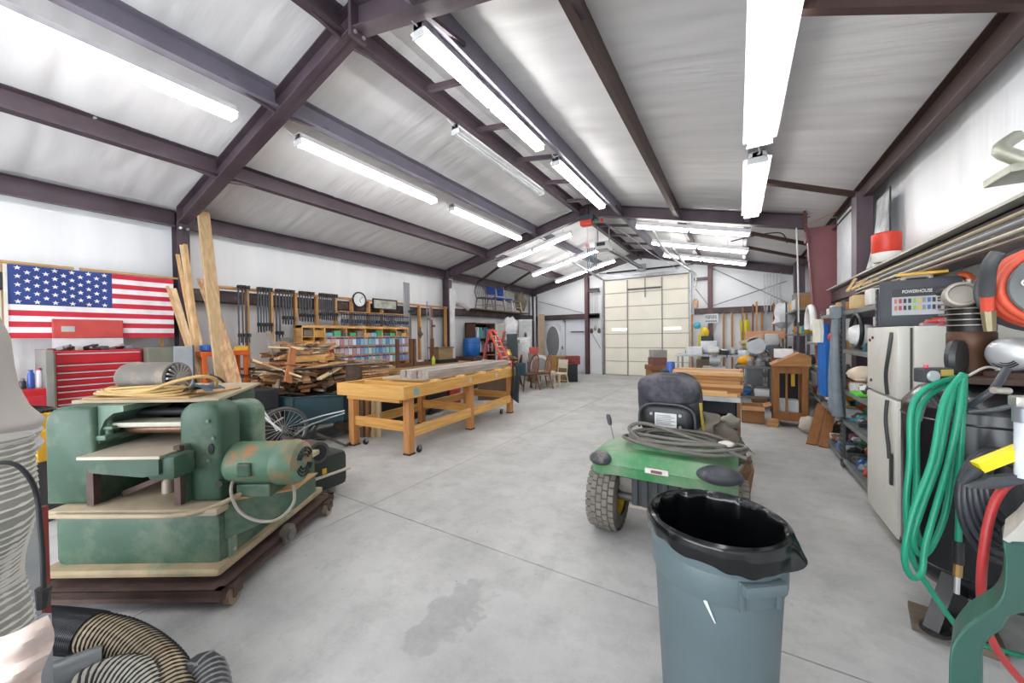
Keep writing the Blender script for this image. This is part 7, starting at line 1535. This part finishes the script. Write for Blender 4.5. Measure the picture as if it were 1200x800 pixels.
LIN = mat('bin_liner', hexc('#0c0e11'), .16, 0, .3, 4)
def lin(u, v):
    a = 2*PI*u
    prof = [(.10, .12), (.16, .16), (.20, .35), (.225, .55), (.240, .72), (.252, .795), (.264, .812), (.280, .803), (.284, .780), (.280, .762), (.276, .748)]
    k = v*(len(prof)-1); i = min(int(k), len(prof)-2); t = k-i
    r = prof[i][0]*(1-t)+prof[i+1][0]*t; z = prof[i][1]*(1-t)+prof[i+1][1]*t
    if v < .56: r *= 1-.06*abs(math.sin(a*6+v*4))*(1-v)-.022*abs(noise.noise(Vector((math.cos(a)*11, math.sin(a)*11, v*3))))-.05*noise.noise(Vector((math.cos(a)*3, math.sin(a)*3, v*2)))
    if v > .7:
        w = (v-.7)/.3; n_ = noise.noise(Vector((math.cos(a)*4, math.sin(a)*4, 1))); r += w*.006*(math.sin(a*17)*.4+n_); z -= w*.012*(n_+.3*math.sin(a*9))+w*.03*max(0, math.cos(a+.9))**3
        g = max(0, math.cos(a-math.radians(-12)))**30; r += w*g*.045; z += w*g*.0
    return (TX+r*math.cos(a), TY+r*math.sin(a), z)
MB(TS).grid(lin, 220, 48).build('bin_liner', LIN, tc, 60)
MB(TS).prism([(TX-.030, TY-.250, .60), (TX-.020, TY-.2515, .61), (TX+.012, TY-.248, .535), (TX+.008, TY-.247, .535)], (0, -.003, 0)).build('scuff_mark', M('#c9ced0', .6), tc)
# ------------------------------------------------------------------ lawn tractor seen from behind
MX = -.44                      # centre line
lt = thing('lawn_tractor', 'green riding lawn tractor seen from behind, with yellow wheels and grey cables on its deck', 'lawn tractor', (MX, 3.2, 0))
MG = mat('tractor_green', hexc('#3f8a55'), .4, 0, .12, 4, .02, dirt=hexc('#8f9a84'), dscale=4, dlo=.38, dhi=.72)
TY_ = mat('dusty_tyre', hexc('#5f5a52'), .85, 0, .2, 10, .1); YR = mat('rim_yellow', hexc('#c9a32e'), .45, .1, .15, 5)
def tyre(cx, cy, R_, w, lab):
    wl_ = MB().lathe((cx-w/2, cy, R_), [(R_*.56, 0), (R_*.80, -.004), (R_*.93, .012), (R_, w*.22), (R_*1.0, w*.78), (R_*.93, w-.012), (R_*.80, w+.004), (R_*.56, w)], (1, 0, 0), 40, cap=False).build('wheel', TY_, lt, 40)
    tr = MB(); n = 30
    for i in range(n):
        a = 2*PI*i/n
        for j in range(5):
            aa = a+(PI/n if j % 2 else 0); xo = cx-w*.40+j*w*.20
            x0, x1 = xo-w*.085, xo+w*.085; r0, r1 = R_*.98, R_*1.035-(.012 if j in (0, 4) else 0)
            da = 2*PI/n*.40
            vs = []
            for r in (r0, r1):
                for aa_, xx in ((aa-da, x0), (aa-da, x1), (aa+da, x1), (aa+da, x0)):
                    vs.append((xx, cy+r*math.cos(aa_), R_+r*math.sin(aa_)))
            tr.add(vs, [(4, 5, 6, 7), (0, 1, 5, 4), (1, 2, 6, 5), (2, 3, 7, 6), (3, 0, 4, 7)])
    tr.build('tread_lugs', mat('tread', hexc('#77716a'), .85, 0, .2, 12), wl_, kind='stuff')
    MB().lathe((cx-w*.30, cy, R_), [(0, 0), (.04, 0), (.05, .02), (R_*.30, .02), (R_*.40, .0), (R_*.55, -.01), (R_*.58, w*.3), (R_*.58, w*.55)], (1, 0, 0), 32, cap=False).build('rim', YR, wl_, 40)
    MB().lathe((cx+w*.42, cy, R_), [(0, -.10), (.05, -.10), (.06, -.08), (R_*.40, -.08), (R_*.52, -.03), (R_*.575, .0)], (1, 0, 0), 32, cap=False).build('rim', YR, wl_, 40)
    return wl_
tyre(-.87, 2.86, .262, .21, 'l'); tyre(-.04, 2.86, .262, .21, 'r')
for x in (-.80, -.10): tyre(x, 4.28, .19, .15, 'f')
# fender deck
def fen(u, v):
    x = -.945+u*.95; y = 2.60+v*.50
    e = abs(u-.5)*2; z = .665-.055*max(0, (e-.55)/.45)**1.6-.09*max(0, (.13-v)/.13)**2
    y += .10*max(0, (e-.5)/.5)**2*(1-v)
    if .30 < u < .70 and v > .35: z += .035
    return (x, y, z)
fm_ = MB().grid(fen, 36, 24); fm_.build('fender_deck', MG, lt, 50)
def skirt(u, v):
    x, y, z = fen(u, 0); return (x, y-.005+.02*v, z-.075*v)
MB().grid(skirt, 36, 4).build('rear_skirt', MG, lt, 50)
LB = mat('lamp_black', hexc('#3c4148'), .45, 0, .2, 4, dirt=hexc('#8c857c'), dscale=5)
MB().ball((-.86, 2.64, .60), (.085, .09, .048), 20, 10).build('bumper_cover', LB, lt, 50); MB().ball((-.10, 2.64, .61), (.135, .10, .055), 20, 10).build('bumper_cover', LB, lt, 50)
MB().bb((-.54, 2.585, .565), (-.39, 2.60, .60), .004).build('name_plate', M('#d5cfc9', .5), lt)
MB().box((-.50, 2.581, .573), (-.43, 2.585, .592)).build('plate_print', M('#7a4a5a', .5), lt)
MB().bb((-.66, 2.70, .27), (-.33, 2.95, .57), .02).build('rear_box', M('#2e3133', .6), lt, 40)
for k in range(5): MB().bb((-.65+.067*k, 2.685, .28), (-.61+.067*k, 2.70, .56), .005).build('box_rib', M('#34383a', .6), lt)
MB().bb((-.68, 2.72, .24), (-.28, 2.8, .27), .01).build('hitch_plate', mat('dusty_hitch', hexc('#a5978a'), .7, .1, .2, 6), lt)
MB().bb((-.76, 2.72, .34), (-.12, 3.1, .46), .03).build('transaxle', mat('axle_grey', hexc('#6e6a64'), .5, .4, .3, 8), lt, 40)
MB().cyl((-.80, 2.86, .262), (-.08, 2.86, .262), .035, n=14).build('axle', mat('axle_grey', hexc('#6e6a64')), lt, 40)
MB().bb((-.62, 3.0, .30), (-.26, 4.5, .42), .02).build('chassis', BLK, lt, 40)
MB().bb((-.80, 3.45, .33), (-.08, 4.0, .40), .02).build('foot_deck', BLK, lt, 40)
MB().bb((-.64, 3.85, .42), (-.36, 4.65, .80), .10).build('hood', MG, lt, 40)
MB().tube([(-.44, 3.75, .80), (-.44, 3.62, .98)], .02, 8, 1).build('steering_column', BLK, lt); MB().tube([(-.44+.16*math.cos(t), 3.58+.06*math.sin(t), 1.0+.15*math.sin(t)) for t in [2*PI*i/20 for i in range(20)]], .013, 7, 2, True).build('steering_wheel', BLK, lt, 60)
MB().cyl((-.87, 3.0, .65), (-.90, 3.02, .76), .006, n=6).build('lever', M('#9a9a98', .4, .5), lt); MB().lathe((-.905, 3.025, .755), [(.012, 0), (.018, .02), (.020, .06), (.014, .09), (0, .092)], (-.2, 0, 1), 12).build('lever_grip', M('#4a4c50', .5), lt, 40)
# seat
SEATM = mat('seat_grey', hexc('#3d3d45'), .75, 0, .2, 5, .12, dirt=hexc('#77727a'), dscale=5, dlo=.5, dhi=.8)
def sq(cx, cz, w, h, n=3.2, N=28):
    return [(cx+w*math.copysign(abs(math.cos(2*PI*i/N))**(2/n), math.cos(2*PI*i/N)), cz+h*math.copysign(abs(math.sin(2*PI*i/N))**(2/n), math.sin(2*PI*i/N))) for i in range(N)]
def pillow(cx, cz, w, h, y0, y1, m, nm, bulge=.06, lean=0, n=3.2, par=lt):
    rings = []; K = 7
    for k in range(K+1):
        t = k/K; f = 1-.30*abs(2*t-1)**3; y = y0+(y1-y0)*t
        rings.append([(x, y+lean*(z-cz), z) for x, z in sq(cx, cz, w*f, h*f, n)])
    N = len(rings[0]); vs = [p for r in rings for p in r]; fs = [tuple(range(N)), tuple(range(K*N, (K+1)*N))[::-1]]
    for k in range(K):
        for i in range(N): fs.append((k*N+i, k*N+(i+1) % N, (k+1)*N+(i+1) % N, (k+1)*N+i))
    return MB().add(vs, fs).build(nm, m, par, 60)
pillow(-.475, .96, .245, .235, 3.12, 3.34, SEATM, 'seat_back', lean=-.12, n=3.0)
pillow(-.475, 1.06, .235, .12, 3.06, 3.3, SEATM, 'head_cushion', lean=-.12)
pillow(-.475, .78, .25, .10, 3.15, 3.62, SEATM, 'seat_cushion')
pillow(-.475, .835, .205, .125, 3.075, 3.16, M('#17191c', .4), 'back_shell', n=4)
MB().tube([(-.68, 3.07, .76), (-.67, 3.06, .90), (-.60, 3.055, .955), (-.475, 3.05, .965), (-.35, 3.055, .955), (-.28, 3.06, .90), (-.27, 3.07, .76)], .010, 7, 5).build('shell_edge', M('#4a4c52', .4), lt, 60)
lb = MB().bb((-.56, 3.058, .78), (-.40, 3.07, .89), .003).build('instruction_label', M('#d8d9da', .5), lt)
for k in range(6): MB().box((-.55, 3.054, .80+.014*k), (-.41-.03*(k % 2), 3.058, .805+.014*k)).build('text_line', M('#8d9094', .6), lb)
for x in (-.585, -.375):
    for z in (.79, .88): MB().cyl((x, 3.05, z), (x, 3.065, z), .012, n=10).build('shell_bolt', M('#9a9a9c', .4, .5), lt)
MB().ball((-.50, 3.14, 1.115), (.07, .05, .012), 10, 6).build('yellow_emblem', M('#c9cf8a', .6), lt)
MB().bb((-.56, 3.12, .66), (-.39, 3.3, .74), .01).build('seat_mount', BLK, lt)
# cables on the deck
cw = thing('grey_cable_coil', 'thick grey cables coiled on the green tractor deck', 'cable', (-.4, 2.85, .70))
GC = mat('grey_rubber', hexc('#6b6862'), .6, 0, .12, 10)
for k in range(7):
    cx, cy = -.36+.02*math.sin(k*2.1), 2.88+.01*k; rx, ry = .40-.028*k, .19-.014*k
    MB().tube([(cx+rx*math.cos(t)*(1+.06*math.sin(3*t+k)), cy+ry*math.sin(t), .715+.016*(k % 4)+.010*math.sin(2*t+k*1.7)) for t in [2*PI*i/16 for i in range(16)]], .0125, 8, 3, True).build('cable_turn', GC, cw, 60)
MB().tube([(-.62, 2.78, .74), (-.70, 2.82, .80), (-.62, 2.9, .83), (-.40, 2.86, .80), (-.1, 2.8, .74), (.05, 2.78, .70)], .0135, 8, 6).build('cable_end', GC, cw, 60)
one('white_connector', MB().ball((-.06, 2.84, .765), (.05, .03, .02), 10, 6, .3), M('#cfcac2', .5), 'pale connector lying among the grey cables on the tractor', 'connector', sm=50)
# tarp bag on the right of the seat
tp = MB().grid(lambda u, v: (-.20+.30*u*(.5+.6*v)+.03*math.sin(v*7+u*3), 3.30+.25*u+.05*math.sin(u*6+v*5), .98-.42*v-.10*u*(1-v)+.04*noise.noise(Vector((u*4, v*4, 2)))), 24, 24)
bag_ = thing('canvas_bag', 'grey brown crumpled canvas bag hanging beside the tractor seat', 'bag', (-.05, 3.5, .45))
TPM = mat('canvas', hexc('#6f675c'), .9, 0, .2, 6, .15)
MB().grid(lambda u, v: (-.215+.16*math.sin(PI*u*.5)+.13*v*u+.03*math.sin(v*9+u*6)-.02*math.cos(u*15), 3.10+.30*u+.03*math.sin(u*13+v*4), .93-.36*v-.18*u*(1-v)+.03*noise.noise(Vector((u*5, v*5, 1)))), 28, 22).build('body', TPM, bag_, 60)
MB().ball((-.07, 3.32, .60), (.13, .16, .12), 26, 16, 1.0).build('lower_fold', mat('canvas2', hexc('#5a4f46'), .9, 0, .2, 6, .15), bag_, 60)
MB().tube([(-.24, 3.12, .98), (-.225, 3.14, .80), (-.21, 3.16, .66)], .012, 6, 4).build('piping', M('#a89a3a', .6), bag_, 60)
one('plastic_jug', MB().ball((-.06, 3.9, .70), (.08, .07, .07), 12, 8, .5), M('#8f8c80', .6), 'pale plastic bag with scraps behind the canvas bag', 'bag', sm=50)
one('floor_chip', MB().bb((-3.95, 2.45, 0), (-3.88, 2.62, .012), .002), wood('#4a4038', 'Y'), 'small dark wood chip on the floor before the workbench', 'chip')
